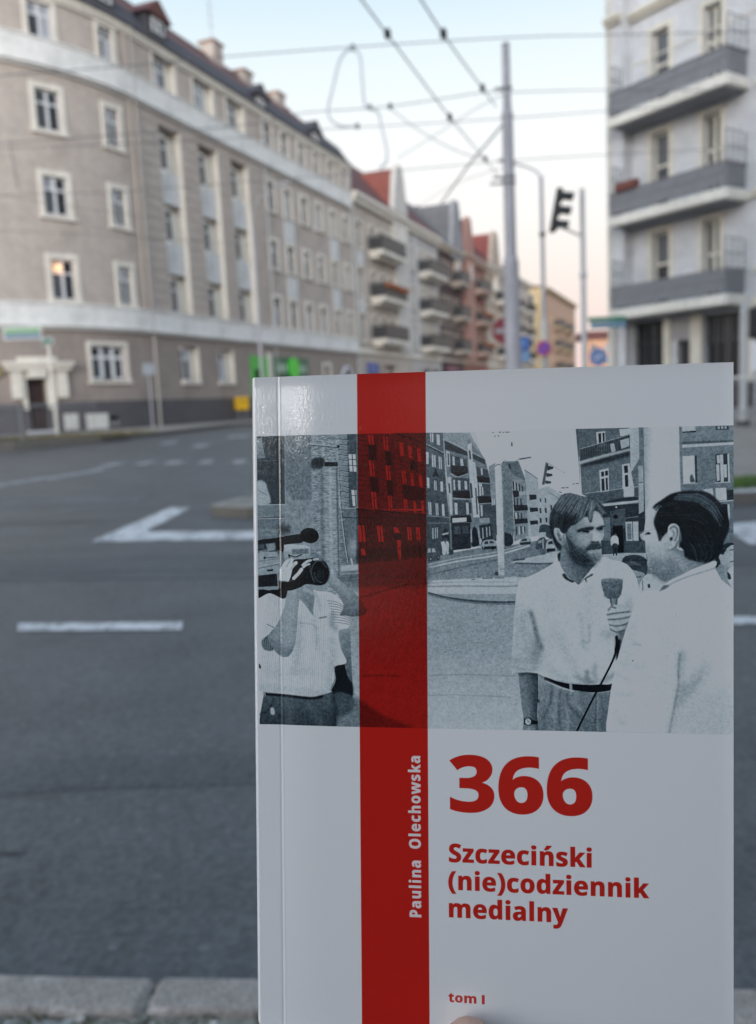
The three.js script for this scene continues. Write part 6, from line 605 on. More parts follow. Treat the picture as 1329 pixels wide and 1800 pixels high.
  F(150, [[763.4, 107.5], [785.4, 106.6], [785.8, 115.3], [763.8, 116.8]]); F(36, [[763.4, 116.8], [786.3, 115.3], [786.3, 117.8], [763.8, 118.7]]); F(60, [[763.3, 134.2], [851.8, 133.2], [851.8, 136.1], [763.3, 137.6]], 1); F(150, [[763.3, 139.1], [851.8, 136.1], [851.8, 140.5], [763.3, 144.4]]); F(50, [[818.4, 108.3], [840.2, 108.4], [840.7, 114.7], [819.4, 115.1]]); W(140, [[[821.7, 108.9], [825.4, 109.0], [825.9, 113.4], [822.4, 113.3]], [[827.3, 109.0], [831.0, 108.9], [831.4, 113.2], [828.2, 113.4]], [[832.8, 108.9], [836.5, 108.8], [837.0, 113.1], [833.8, 113.1]]]);
  F(158, [[763.8, 158.6], [783.9, 158.0], [785.3, 204.6], [765.1, 206.2]]); F(44, [[783.9, 158.0], [787.7, 158.0], [788.5, 205.1], [785.3, 205.1]]); S(60, [[776.4, 195.2], [779.2, 190.4], [782.0, 195.3], [784.3, 202.6], [777.3, 203.5]], 0.6); L(140, 1.5, [[763.7, 206.7], [789.0, 205.6]]); F(44, [[818.4, 156.2], [838.8, 155.2], [841.6, 203.5], [819.3, 204.6]]); W(152, [[[820.3, 158.2], [824.9, 157.8], [825.8, 171.8], [821.2, 172.7]], [[825.4, 157.3], [831.0, 156.9], [832.3, 203.9], [827.2, 204.3]], [[837.9, 156.1], [840.7, 156.2], [842.5, 203.5], [839.3, 204.0]], [[819.3, 174.1], [824.9, 173.8], [825.4, 200.9], [820.7, 203.2]], [[831.4, 174.4], [837.0, 174.0], [837.4, 196.2], [832.8, 197.1]]]); L(150, 1.8, [[817.9, 205.6], [842.5, 204.5]]);
  F(150, [[798.3, 216.4], [813.7, 214.7], [815.6, 233.7], [800.7, 234.4]]); F(154, [[818.4, 214.3], [836.0, 214.1], [836.9, 234.9], [819.3, 236.1]]); F(36, [[836.5, 218.0], [849.5, 217.7], [849.5, 235.1], [837.4, 236.4]]); L(150, 1.6, [[821.6, 238.1], [849.5, 235.5]]); F(30, [[828.6, 242.1], [837.9, 242.2], [839.3, 273.7], [832.3, 268.7]]); F(150, [[838.3, 242.2], [841.6, 242.2], [842.5, 283.4], [839.7, 278.5]]); F(90, [[828.6, 292.9], [851.8, 290.7], [851.8, 317.3], [828.6, 317.2]]);
  // people behind
  S(44, [[662.1, 338.9], [666.4, 332.0], [675.5, 329.1], [687.4, 328.6], [699.3, 332.6], [705.4, 341.0], [705.4, 353.3], [701.6, 365.5], [692.1, 360.6], [677.8, 355.6], [665.9, 348.2]]); strands(60, [[664.7, 340.8], [675.5, 333.5], [692.1, 338.5]], [[668.3, 348.2], [685.0, 345.8], [704.0, 358.2]], 20, 100, 1, 0.7, 5); S([128, 112, [677.8, 353.2], [701.6, 365.5]], [[679.2, 355.1], [689.7, 357.1], [699.2, 360.1], [700.6, 368.0], [696.8, 380.2], [687.3, 375.3], [681.6, 363.0]]); L(30, 1.4, [[685.9, 366.5], [689.7, 367.5], [694.0, 365.5]], 0.4); S(152, [[692.0, 380.2], [702.8, 363.1], [715.8, 363.1], [734.7, 375.4], [727.6, 397.4], [696.8, 399.9]]); S(40, [[705.4, 380.2], [708.7, 379.3], [709.6, 385.2], [706.3, 385.6]]); L(60, 1.2, [[696.8, 372.9], [697.3, 390.1]]);
  S(34, [[816.9, 343.8], [821.6, 326.9], [830.9, 312.4], [842.5, 308.1], [850.6, 311.5], [850.6, 317.3], [837.8, 317.2], [834.6, 331.8], [825.3, 346.3], [819.2, 351.1]]); S([124, 138, [824.0, 99.3], [849.5, 99.9]], [[835.5, 322.1], [840.2, 315.3], [849.4, 314.9], [851.7, 344.0], [842.5, 352.2], [830.9, 346.3], [826.2, 339.0]]); O(140, [827.6, 333.2], 3.4, 5.4); L(40, 1.6, [[842.5, 321.2], [848.3, 320.2]], 0.4); L(50, 1.4, [[842.5, 341.5], [848.5, 340.1]], 0.4); S([90, 118, [824.0, 99.3], [840.2, 99.7]], [[823.9, 346.3], [837.8, 348.8], [842.5, 356.1], [840.1, 373.0], [830.9, 370.6], [826.2, 358.4]]); S(154, [[838.8, 356.1], [851.7, 348.8], [851.7, 390.0], [840.1, 375.5]]); S(40, [[837.8, 358.5], [842.5, 363.3], [843.9, 370.6], [839.2, 370.6]]);
  // bearded man with a microphone: trousers, belt, shirt
  F([116, 78, [518.4, 552.4], [628.6, 643.2]], [[518.9, 539.5], [538.6, 549.6], [573.8, 564.5], [613.9, 571.6], [648.7, 566.0], [643.5, 653.1], [515.4, 656.0]]); for (const [p, q, r] of [[[541.1, 559.9], [539.8, 583.1], [528.3, 614.3]], [[556.2, 567.4], [553.6, 593.2], [554.7, 639.6]], [[568.8, 572.3], [571.2, 592.9], [588.7, 613.2]]]) { L(64, 5, [p, q, r], 1.6, 0.7); L(142, 4, [[p[0] + 14, p[1]], [q[0] + 14, q[1]], [r[0] + 14, r[1]]], 2, 0.5); } L(66, 2, [[617.6, 576.7], [616.3, 607.5], [616.2, 640.9]], 0.7); L(70, 2, [[626.3, 576.6], [628.7, 602.2], [626.1, 640.7]], 0.8, 0.7); L(136, 2, [[620.1, 576.7], [619.7, 638.3]], 1, 0.5); L(64, 12, [[593.7, 613.1], [603.7, 628.3], [603.6, 648.9]], 5, 0.6); L(60, 10, [[523.3, 593.7], [528.2, 619.5], [525.6, 650.6]], 5, 0.5); S(54, [[515.7, 583.5], [519.8, 583.4], [520.2, 588.6], [516.2, 588.1]]); speck(700, [520.9, 562.7], [638.6, 643.0], 60, 150, 1.4, 4, 0.3);
  S(12, [[529.8, 543.5], [548.7, 550.0], [573.9, 554.8], [613.9, 556.2], [646.3, 551.7], [645.3, 564.0], [613.9, 569.6], [583.9, 566.4], [558.8, 561.2], [531.0, 549.7]]); F(120, [[571.4, 554.8], [576.4, 555.2], [576.8, 573.2], [572.3, 572.3]]); L(70, 2, [[518.9, 539.5], [528.5, 545.1], [553.7, 559.7], [573.8, 567.6]], 0.5, 0.6); L(150, 2.4, [[531.0, 550.7], [558.8, 562.2], [578.8, 568.1]], 0.5);
  const torso = [[552.5, 336.0], [539.4, 346.2], [516.6, 359.0], [495.0, 369.3], [484.1, 377.5], [478.3, 413.2], [474.5, 464.9], [471.1, 532.3], [480.3, 535.3], [498.1, 534.6], [515.9, 537.5], [536.1, 545.0], [573.9, 551.7], [613.9, 554.2], [648.8, 550.1], [661.3, 499.4], [671.3, 448.4], [693.5, 412.7], [689.9, 382.2], [683.8, 361.9], [669.1, 344.1], [644.4, 336.4], [627.0, 332.5], [604.5, 356.6], [584.5, 369.4], [562.0, 351.4]];
  S(158, torso);
  inside(torso, true, () => {
    S(138, [[475.7, 423.5], [503.7, 431.2], [513.7, 459.5], [523.7, 490.4], [515.9, 534.4], [470.1, 534.9]], 10, 0.7); L(70, 6, [[504.9, 427.3], [510.7, 446.6], [516.2, 472.4], [524.2, 491.7]], 2.2, 0.75); S(92, [[513.6, 469.8], [524.7, 491.4], [519.1, 508.5], [514.4, 526.6], [507.2, 503.5]], 5, 0.7); L(116, 10, [[472.7, 514.2], [493.1, 517.0], [516.0, 511.1]], 4, 0.5); L(120, 6, [[472.7, 527.1], [493.1, 531.0], [514.9, 528.7]], 2, 0.6); L(110, 4, [[490.7, 495.9], [513.5, 500.8]], 3, 0.5); L(126, 10, [[496.1, 423.5], [490.9, 449.3], [493.3, 475.1]], 6, 0.4);
    L(112, 5, [[590.6, 430.9], [593.3, 448.8], [594.2, 479.5], [600.4, 494.9]], 3, 0.4); L(110, 4, [[605.7, 451.3], [605.2, 482.0], [594.2, 477.0]], 2, 0.5); L(120, 14, [[554.1, 469.6], [566.5, 500.3], [584.0, 531.0]], 6, 0.3); L(100, 8, [[601.5, 533.3], [603.0, 543.6], [608.9, 551.2]], 2, 0.7); L(92, 8, [[584.0, 541.3], [596.4, 548.8], [613.9, 551.1]], 3, 0.6); L(110, 8, [[616.5, 522.9], [614.0, 535.7], [618.9, 548.5]], 3, 0.6); L(84, 6, [[628.9, 548.4], [638.9, 543.1], [651.3, 537.8]], 3, 0.6); L(126, 10, [[533.7, 526.4], [553.8, 541.6], [573.9, 547.6]], 5, 0.5); L(130, 14, [[536.7, 397.6], [541.5, 449.0], [536.3, 500.6]], 8, 0.3); S(112, [[624.1, 469.1], [639.0, 476.6], [653.9, 471.4], [653.9, 463.8], [639.1, 461.3]], 6, 0.5); S(106, [[670.4, 410.2], [676.3, 405.1], [677.5, 422.9], [671.3, 438.2]], 5, 0.6); L(136, 12, [[609.4, 387.3], [604.4, 412.9], [606.8, 443.6]], 7, 0.35); L(118, 6, [[646.4, 509.8], [656.3, 499.5], [658.8, 479.0]], 4, 0.5); speck(900, [475.9, 371.8], [668.6, 550.4], 110, 170, 3, 3, 0.16);
  });
  // neck and collar
  S([104, 66, [558.9, 351.6], [605.4, 345.1]], [[555.7, 323.7], [566.8, 307.9], [618.3, 332.0], [617.0, 343.2], [611.8, 350.4], [600.2, 366.2], [587.9, 379.7], [576.9, 371.4], [565.3, 359.5], [556.9, 344.9]]); S(40, [[577.1, 331.8], [595.1, 339.8], [617.0, 339.9], [610.5, 350.4], [595.1, 349.0], [582.2, 343.7]], 4, 0.8); L(120, 3, [[558.9, 339.6], [569.2, 355.6], [582.1, 370.1]], 2, 0.5); L(50, 2.4, [[610.6, 346.4], [600.2, 363.6], [589.8, 376.8]], 1.4, 0.7);
  S(30, [[551.1, 329.0], [555.7, 323.7], [557.4, 327.7], [555.0, 339.6], [552.4, 335.6]], 0.6); S(164, [[550.5, 326.4], [553.7, 339.6], [564.0, 359.5], [587.2, 379.7], [583.4, 383.4], [570.4, 375.4], [558.8, 362.2], [547.2, 344.9]], 0.6); S(164, [[588.3, 379.7], [600.2, 364.9], [613.1, 350.4], [614.4, 362.3], [601.5, 371.5], [592.4, 383.4]], 0.6);
  S(34, [[560.1, 363.5], [564.0, 360.6], [570.5, 368.8], [579.5, 373.4], [578.2, 376.7], [566.6, 371.4]], 0.7); L(70, 1.1, [[564.0, 360.8], [574.3, 368.8], [587.5, 379.7]], 0.3); S(36, [[598.6, 370.2], [604.1, 366.2], [611.5, 361.2], [612.4, 363.6], [606.6, 366.9], [601.5, 370.2], [602.5, 376.8]], 0.6); L(60, 1, [[588.5, 379.7], [597.6, 370.9], [605.3, 364.9]], 0.3);
  // head
  const face = [[566.9, 286.8], [574.7, 276.3], [586.3, 268.5], [600.5, 258.1], [617.3, 251.7], [627.5, 261.0], [631.7, 275.5], [631.3, 287.3], [632.0, 293.9], [629.9, 300.4], [626.3, 304.6], [627.1, 309.6], [627.3, 318.8], [627.6, 329.4], [624.1, 337.9], [617.0, 342.5], [605.4, 343.8], [590.0, 341.1], [577.1, 329.1], [568.1, 310.6]];
  S([112, 146, [570.7, 292.1], [628.7, 287.3]], face);
  inside(face, true, () => {
    S(96, [[569.5, 278.9], [582.4, 272.4], [584.9, 292.2], [579.7, 313.3], [568.1, 302.6]], 6, 0.6); S(156, [[597.9, 263.3], [617.2, 254.3], [627.5, 266.2], [628.7, 275.4], [610.8, 277.9], [597.9, 277.8]], 5, 0.75); S(154, [[610.7, 292.4], [615.9, 284.5], [621.0, 287.2], [626.1, 297.8], [623.5, 304.3], [613.2, 304.3]], 2.6, 0.9); S(140, [[590.1, 293.6], [603.0, 291.0], [610.7, 297.7], [605.5, 305.5], [592.6, 304.1]], 5, 0.7); S(74, [[617.2, 284.6], [621.0, 282.0], [631.3, 279.4], [631.3, 287.3], [623.6, 288.6]], 3, 0.5); L(84, 2, [[610.7, 292.4], [609.1, 300.3], [610.2, 304.5]], 1.6, 0.6); L(90, 1.6, [[631.3, 287.3], [632.0, 293.9], [629.7, 300.4]], 1, 0.5); S(104, [[585.0, 276.4], [597.9, 272.5], [613.3, 276.6], [610.8, 279.2], [592.7, 281.0]], 3, 0.5);
  });
  S(60, [[566.8, 292.1], [572.0, 292.1], [579.7, 310.6], [590.0, 314.7], [600.3, 314.7], [605.5, 321.4], [608.0, 329.3], [615.7, 337.2], [620.9, 339.9], [610.6, 343.1], [597.7, 345.1], [583.5, 339.7], [573.2, 329.1], [567.4, 313.2]], 4, 0.85); S(26, [[570.6, 317.2], [582.3, 322.5], [595.2, 325.3], [604.2, 326.6], [610.6, 335.9], [618.3, 340.1], [610.6, 343.1], [597.7, 345.1], [583.5, 340.4], [574.5, 330.4]], 3.4, 0.9);
  S(40, [[599.8, 318.7], [605.5, 311.5], [611.3, 305.8], [617.1, 307.2], [622.9, 305.9], [626.8, 310.9], [627.1, 315.7], [618.4, 316.4], [609.3, 318.7], [603.5, 321.3]], 1.6, 0.92); S(128, [[603.9, 322.7], [610.6, 319.8], [623.5, 318.4], [625.0, 322.8], [623.7, 328.7], [617.0, 332.6], [610.6, 330.9], [606.0, 327.3]], 1.8, 0.95); S(84, [[608.0, 330.6], [618.3, 332.0], [626.7, 325.4], [626.7, 332.0], [622.8, 338.6], [615.7, 340.5], [610.6, 337.2]], 2.4, 0.8); S(14, [[602.7, 319.5], [610.6, 317.7], [618.4, 316.9], [626.3, 315.2], [626.6, 317.0], [618.3, 318.8], [608.1, 319.5]], 0.5);
  strands(150, [[568.1, 294.7], [570.7, 313.2], [579.7, 329.1], [592.5, 339.8]], [[579.7, 310.6], [595.2, 318.7], [605.5, 329.3], [615.7, 339.9]], 10, 96, 0.4, 0.5, 3); strands(60, [[600.3, 318.7], [604.2, 314.8], [610.7, 307.2]], [[610.6, 318.7], [618.4, 316.2], [626.1, 311.6]], 14, 80, 0.35, 0.6, 2); strands(80, [[605.5, 326.6], [610.6, 333.2], [617.0, 339.9]], [[625.5, 324.1], [625.0, 330.7], [620.9, 339.2]], 30, 130, 0.35, 0.5, 2);
  S(34, [[585.0, 285.9], [591.4, 282.2], [605.6, 278.9], [614.9, 279.5], [612.7, 284.3], [603.7, 286.0], [600.4, 287.8], [595.3, 287.0], [588.8, 288.8]], 0.9); S(16, [[595.3, 287.0], [600.4, 285.5], [606.9, 286.0], [605.1, 289.2], [597.9, 289.7]], 0.7); O(136, [598.9, 289.7], 2.2, 0.8, 0.4); L(70, 0.7, [[592.7, 290.3], [599.1, 292.0], [605.6, 290.4]], 0.5, 0.7); S(34, [[617.7, 281.4], [624.9, 278.3], [633.2, 276.8], [631.0, 280.2], [628.7, 284.1], [623.6, 285.7], [619.2, 284.0]], 0.9); O(14, [626.7, 283.1], 2.2, 1.3, 0.5); L(70, 0.7, [[622.3, 287.2], [626.4, 287.3], [629.2, 285.4]], 0.5, 0.7); S(22, [[608.9, 304.2], [615.8, 305.1], [622.9, 304.6], [620.9, 306.4], [612.0, 306.6]], 0.8);
  S([146, 118, [547.4, 286.6], [565.5, 305.3]], [[546.1, 287.9], [547.4, 281.8], [552.0, 280.6], [555.5, 284.7], [558.5, 293.6], [565.6, 291.0], [566.5, 302.6], [564.5, 309.5], [558.4, 310.2], [552.8, 304.4], [548.7, 296.1]]); S(72, [[551.6, 288.2], [555.4, 290.6], [557.2, 297.3], [559.3, 303.4], [555.9, 303.1], [553.1, 296.2]], 0.9, 0.9); L(64, 0.9, [[548.7, 286.6], [551.3, 284.0], [554.4, 286.7]], 0.4, 0.8); L(76, 1.6, [[561.9, 293.3], [563.7, 301.3], [561.9, 307.9]], 1, 0.6);
  const hair = [[557.4, 320.0], [550.5, 315.8], [545.0, 303.8], [540.4, 286.6], [538.1, 268.0], [540.0, 254.8], [545.0, 243.6], [554.1, 232.5], [559.3, 223.5], [572.3, 219.8], [585.2, 222.8], [595.5, 225.9], [610.9, 228.2], [623.7, 236.2], [632.1, 244.7], [636.7, 256.1], [632.1, 256.6], [627.5, 262.6], [626.0, 257.0], [619.1, 251.9], [613.9, 252.9], [611.3, 269.2], [607.2, 271.3], [605.1, 262.3], [597.9, 262.2], [591.0, 267.5], [584.0, 274.0], [573.6, 278.9], [569.7, 286.3], [565.6, 291.0], [558.8, 288.0], [554.6, 281.4], [547.4, 280.8], [545.6, 287.9], [548.4, 297.2], [552.5, 305.2], [558.5, 311.0], [558.7, 318.5]];
  S(40, hair, 0.9); inside(hair, true, () => {
    S(66, [[554.1, 235.1], [571.0, 220.8], [595.5, 226.4], [618.6, 234.6], [631.4, 246.6], [610.9, 245.0], [589.0, 246.1], [570.9, 240.6]], 5, 0.8);
    strands(170, [[567.1, 220.7], [555.4, 231.1], [545.0, 246.9], [539.7, 270.7], [547.3, 305.1]], [[582.6, 224.9], [573.5, 244.6], [566.9, 263.0], [565.6, 276.2], [557.7, 313.2]], 14, 62, 0.5, 0.7, 3); strands(150, [[571.0, 220.1], [563.2, 227.3], [554.1, 237.7], [547.5, 249.6]], [[600.6, 227.8], [589.0, 240.8], [582.5, 255.2], [570.8, 268.3]], 34, 118, 0.55, 0.75, 3); strands(120, [[592.9, 226.4], [589.0, 239.5], [585.1, 256.6], [582.4, 272.4]], [[610.9, 230.5], [605.7, 243.6], [600.5, 255.4], [595.4, 264.6]], 30, 124, 0.55, 0.8, 3); strands(80, [[605.8, 230.5], [605.7, 242.3], [604.4, 256.8], [605.6, 268.6]], [[621.2, 235.9], [617.3, 243.8], [613.4, 251.6], [610.8, 268.7]], 40, 128, 0.5, 0.8, 3); strands(60, [[613.5, 230.6], [622.4, 239.9], [630.1, 249.2], [635.2, 255.5]], [[621.1, 238.6], [623.7, 246.5], [627.5, 254.4], [628.8, 261.0]], 40, 120, 0.5, 0.8, 3); for (const q of [[[571.0, 221.6], [563.2, 229.9], [556.7, 240.4]], [[582.6, 224.9], [576.1, 232.7], [572.2, 241.9]], [[595.5, 230.3], [590.3, 242.1], [587.7, 252.7]], [[605.7, 241.0], [600.5, 251.5], [597.3, 259.3]], [[610.9, 246.3], [607.6, 256.8], [606.4, 264.7]]]) L(132, 1.2, q, 1, 0.55);
    L(16, 6, [[541.0, 273.3], [544.8, 297.2], [553.8, 313.1]], 3, 0.8); S(18, [[560.5, 265.6], [570.9, 256.4], [582.5, 260.5], [581.1, 272.4], [569.5, 281.5], [561.7, 284.1]], 4, 0.6);
  }); strands(22, [[605.2, 258.1], [604.9, 264.7], [607.2, 271.3]], [[613.9, 252.9], [612.3, 262.1], [609.5, 270.0]], 50, 120, 0.45, 0.8, 3); strands(18, [[623.7, 246.5], [631.4, 251.8], [636.7, 256.1]], [[621.1, 250.4], [626.2, 257.0], [631.3, 260.0]], 40, 110, 0.45, 0.8, 3); strands(18, [[559.3, 223.8], [554.1, 232.5], [547.6, 241.6]], [[562.2, 223.3], [556.7, 232.5], [550.2, 243.0]], 60, 120, 0.5, 0.6, 6);
  // microphone, gripping hand, cable
  F(14, [[650.4, 472.7], [661.3, 476.5], [657.5, 509.7], [651.8, 511.3]], 1.5); L(12, 3.4, [[653.9, 476.5], [648.4, 507.2], [628.9, 548.4], [613.9, 576.8], [593.7, 618.2], [581.6, 644.2]]); L(10, 5, [[652.7, 471.4], [653.9, 481.6], [651.4, 494.4]]);
  F([128, 96, [639.8, 194.0], [657.1, 194.3]], [[641.2, 402.6], [655.1, 402.6], [654.0, 417.9], [643.1, 418.9]]); L(40, 2, [[642.2, 404.1], [644.6, 416.9]], 0.6); L(50, 1.6, [[653.1, 404.1], [651.6, 415.8]], 0.6);
  S([92, 70, [626.9, 372.0], [661.5, 397.5]], [[626.4, 373.0], [634.4, 370.0], [646.7, 369.5], [660.6, 371.0], [663.3, 375.1], [662.0, 389.9], [657.1, 402.6], [649.1, 404.6], [636.7, 404.1], [630.3, 392.4]]); speck(300, [629.4, 372.0], [660.5, 401.3], 40, 112, 1.6, 1.6, 0.5); L(120, 4, [[629.4, 372.5], [646.7, 371.0], [661.6, 373.1]], 2, 0.6);
  S([150, 136, [636.7, 417.9], [673.7, 463.6]], [[635.2, 423.0], [636.2, 415.9], [639.7, 413.3], [643.2, 417.9], [651.6, 415.8], [666.4, 415.8], [675.8, 422.9], [676.7, 438.2], [673.7, 456.0], [663.8, 463.7], [653.9, 464.8], [641.6, 458.7], [638.1, 443.4], [636.2, 433.2]]); for (const p of [[[636.7, 433.2], [649.1, 430.6], [666.4, 428.5], [674.8, 427.5]], [[638.1, 441.4], [651.5, 440.8], [666.4, 438.7], [675.7, 435.6]], [[641.1, 450.6], [651.5, 452.6], [666.3, 449.9], [673.8, 445.8]], [[639.2, 424.6], [643.1, 418.9], [651.6, 421.5]], [[643.0, 458.7], [653.9, 463.3], [666.3, 459.6]]]) { L(54, 2.2, p, 0.8, 0.85); L(164, 3, p.map((q) => [q[0], q[1] - 16 / 3.9]), 1.2, 0.4); } S(60, [[653.9, 463.8], [666.3, 458.6], [673.7, 448.4], [674.7, 463.6], [663.8, 481.5], [656.9, 476.5]], 3, 0.7); L(164, 5, [[637.2, 418.9], [640.2, 415.9]], 1);
  // bare forearm with a watch
  const low = [[482.8, 536.8], [498.1, 535.6], [517.4, 537.5], [517.8, 573.1], [515.6, 609.4], [518.0, 645.6], [490.0, 646.2], [492.2, 620.2], [487.7, 584.0]];
  F([96, 56, [485.3, 552.9], [518.4, 552.4]], low); inside(low, false, () => { L(40, 12, [[515.9, 538.2], [518.8, 578.3], [516.6, 614.5], [518.5, 645.6]], 4, 0.8); L(112, 12, [[490.5, 542.5], [494.4, 583.8], [496.8, 614.9]], 5, 0.5); L(30, 8, [[482.8, 536.8], [517.4, 537.5]], 2.5, 0.7); S(116, [[492.6, 628.0], [513.0, 627.6], [512.9, 645.7], [491.5, 646.1]], 5, 0.8); speck(300, [485.4, 539.9], [515.5, 640.5], 40, 120, 1.5, 1.5, 0.35); }); F(14, [[492.2, 617.6], [517.1, 621.8], [516.5, 627.5], [492.6, 628.5]]); O(20, [500.3, 623.1], 7, 7.6); O(148, [499.8, 623.1], 5.2, 6); L(40, 0.8, [[499.8, 623.1], [498.8, 620.1]]); L(40, 0.8, [[499.8, 623.1], [502.3, 624.1]]);
  // man seen from behind on the right
  const coat = [[726.7, 389.9], [748.7, 369.7], [777.9, 357.1], [816.5, 339.6], [817.9, 352.2], [828.5, 372.3], [848.9, 387.3], [854.9, 447.5], [857.3, 522.8], [857.2, 648.5], [629.9, 653.6], [635.0, 615.0], [642.6, 563.6], [652.6, 514.9], [665.1, 468.9], [677.5, 433.1], [689.9, 397.5], [702.2, 389.9], [719.4, 397.5]];
  F(163, [[689.9, 397.5], [704.7, 389.9], [726.7, 389.9], [738.9, 377.2], [777.9, 354.6], [816.5, 339.1], [817.9, 352.2], [828.5, 372.3], [850.1, 389.9], [854.9, 447.5], [857.3, 522.8], [857.2, 648.5], [634.4, 653.5], [634.4, 625.2], [638.0, 599.5], [642.6, 563.6], [652.6, 514.9], [665.1, 468.9], [678.0, 430.6]]);
  inside(coat, false, () => {
    S(112, [[758.3, 493.5], [768.0, 498.5], [763.1, 534.0], [760.6, 554.3], [777.7, 549.0], [806.7, 518.3], [792.2, 548.8], [767.9, 582.0], [750.8, 610.2], [743.4, 643.4], [738.5, 651.2], [748.4, 600.1], [755.3, 567.0], [756.3, 523.9]], 6, 0.75); L(60, 3, [[759.7, 501.1], [757.3, 523.9], [756.7, 554.3], [753.3, 574.7], [746.4, 610.3], [740.0, 643.5]], 1.2, 0.5); L(130, 16, [[801.9, 518.3], [782.5, 543.8], [763.0, 569.4]], 8, 0.5); S(136, [[767.9, 574.4], [806.7, 561.2], [854.8, 573.0], [854.8, 648.6], [748.3, 650.9]], 20, 0.5); L(130, 8, [[657.6, 514.9], [684.7, 524.8], [702.0, 519.5]], 5, 0.4); L(124, 5, [[650.1, 535.4], [664.9, 542.9], [677.3, 550.3]], 3, 0.5); L(120, 5, [[652.5, 571.1], [667.3, 573.5], [679.7, 569.2]], 3, 0.5); L(120, 4, [[647.4, 601.9], [657.3, 617.1], [667.2, 624.6]], 3, 0.5); L(136, 12, [[689.8, 435.6], [677.4, 468.8], [665.0, 525.0]], 7, 0.35); L(142, 14, [[736.4, 448.1], [738.8, 498.8], [728.9, 575.0]], 9, 0.3); L(118, 4, [[682.3, 481.5], [694.7, 486.5]], 2, 0.5); O(40, [680.1, 513.1], 1.2, 1); speck(1600, [640.5, 397.6], [852.4, 643.6], 128, 176, 4, 4, 0.16);
  });
  S([142, 100, [704.8, 346.8], [739.0, 362.1]], [[707.2, 336.7], [739.0, 314.1], [768.2, 326.9], [777.9, 347.0], [753.6, 364.6], [732.8, 374.7], [719.4, 364.6], [707.7, 353.1]]); L(150, 12, [[743.9, 321.7], [758.5, 341.9], [768.2, 349.5]], 5, 0.7); L(74, 10, [[707.2, 351.9], [724.3, 364.1], [733.6, 372.2]], 4, 0.7);
  const cheek = [[704.9, 248.1], [724.5, 245.8], [748.8, 278.8], [758.5, 306.6], [748.8, 321.7], [736.6, 336.8], [726.8, 351.9], [714.5, 357.0], [707.7, 350.9], [706.0, 336.7], [702.3, 321.5], [701.4, 306.3], [699.5, 298.7], [700.5, 278.4], [703.9, 263.3]];
  S([160, 140, [700.1, 195.0], [758.7, 195.9]], cheek); inside(cheek, true, () => { S(80, [[707.2, 336.7], [726.8, 333.0], [741.4, 346.9], [731.6, 364.6], [709.6, 362.0]], 6, 0.85); S(120, [[707.3, 316.4], [736.6, 314.1], [748.8, 326.8], [729.2, 344.4], [707.2, 341.7]], 8, 0.6); L(120, 8, [[706.0, 313.9], [709.7, 331.6], [707.7, 346.8]], 4, 0.5); L(122, 12, [[743.9, 319.2], [736.6, 336.8], [729.2, 351.9]], 6, 0.5); L(166, 14, [[719.5, 296.3], [724.4, 314.0], [726.8, 326.6]], 8, 0.6); });
  S(160, [[701.6, 303.7], [695.0, 301.2], [692.1, 295.1], [695.0, 291.0], [701.2, 288.5]], 0.5, 0.9); L(110, 1.2, [[692.6, 290.0], [695.0, 301.2], [700.4, 303.7]], 0.3); L(30, 2.4, [[702.4, 293.1], [706.1, 290.6], [709.3, 291.6]], 0.8); O(22, [706.8, 291.6], 2.2, 1.8, 0.5); L(130, 2, [[699.5, 288.0], [712.2, 284.1], [729.3, 280.2]], 0.3); L(168, 1.2, [[699.5, 286.8], [719.6, 281.9], [736.7, 278.7]], 0.3); L(90, 1, [[691.6, 289.0], [699.0, 287.5]], 0.3);
  const mop = [[714.7, 248.7], [717.7, 241.7], [729.4, 233.3], [744.0, 223.9], [763.5, 219.1], [787.7, 218.4], [807.0, 222.7], [823.8, 237.0], [835.8, 254.6], [841.7, 274.7], [838.6, 292.2], [833.3, 304.6], [828.5, 322.1], [816.5, 337.1], [802.1, 342.6], [782.7, 339.5], [768.2, 333.2], [765.8, 321.8], [758.5, 311.7], [762.2, 301.6], [758.5, 284.0], [751.3, 275.3], [744.0, 278.8], [739.1, 288.8], [731.7, 296.4], [725.6, 305.2], [722.5, 293.8], [715.9, 273.5], [719.6, 258.4], [725.7, 245.8]];
  S(20, mop, 1.1); inside(mop, true, () => { strands(230, [[724.5, 243.3], [758.6, 228.6], [797.3, 229.1], [826.2, 254.5], [835.7, 292.1]], [[719.6, 271.0], [758.5, 278.9], [787.6, 279.2], [806.9, 302.0], [806.9, 339.6]], 4, 40, 0.8, 0.7, 4); strands(70, [[758.6, 223.6], [792.5, 224.0], [816.6, 239.4], [833.4, 269.6]], [[748.9, 233.5], [787.7, 239.0], [811.7, 256.9], [826.2, 284.6]], 40, 84, 0.9, 0.5, 5); strands(60, [[768.2, 306.7], [777.9, 321.9], [782.7, 338.3]], [[811.7, 312.0], [816.5, 327.1], [806.9, 342.1]], 6, 50, 0.8, 0.7, 4); L(64, 12, [[778.0, 223.8], [802.1, 229.2], [821.4, 247.0]], 6, 0.4); }); strands(16, [[715.7, 248.2], [719.6, 243.2], [727.0, 240.8]], [[719.6, 252.1], [724.5, 247.1], [731.8, 245.9]], 30, 80, 0.8, 0.8, 3); strands(24, [[768.2, 331.9], [775.5, 337.0]], [[806.9, 340.9], [802.0, 344.6]], 14, 60, 0.8, 0.8, 4); strands(10, [[722.0, 291.2], [725.4, 306.4]], [[729.3, 288.8], [727.3, 303.9]], 20, 60, 0.8, 0.7, 3);
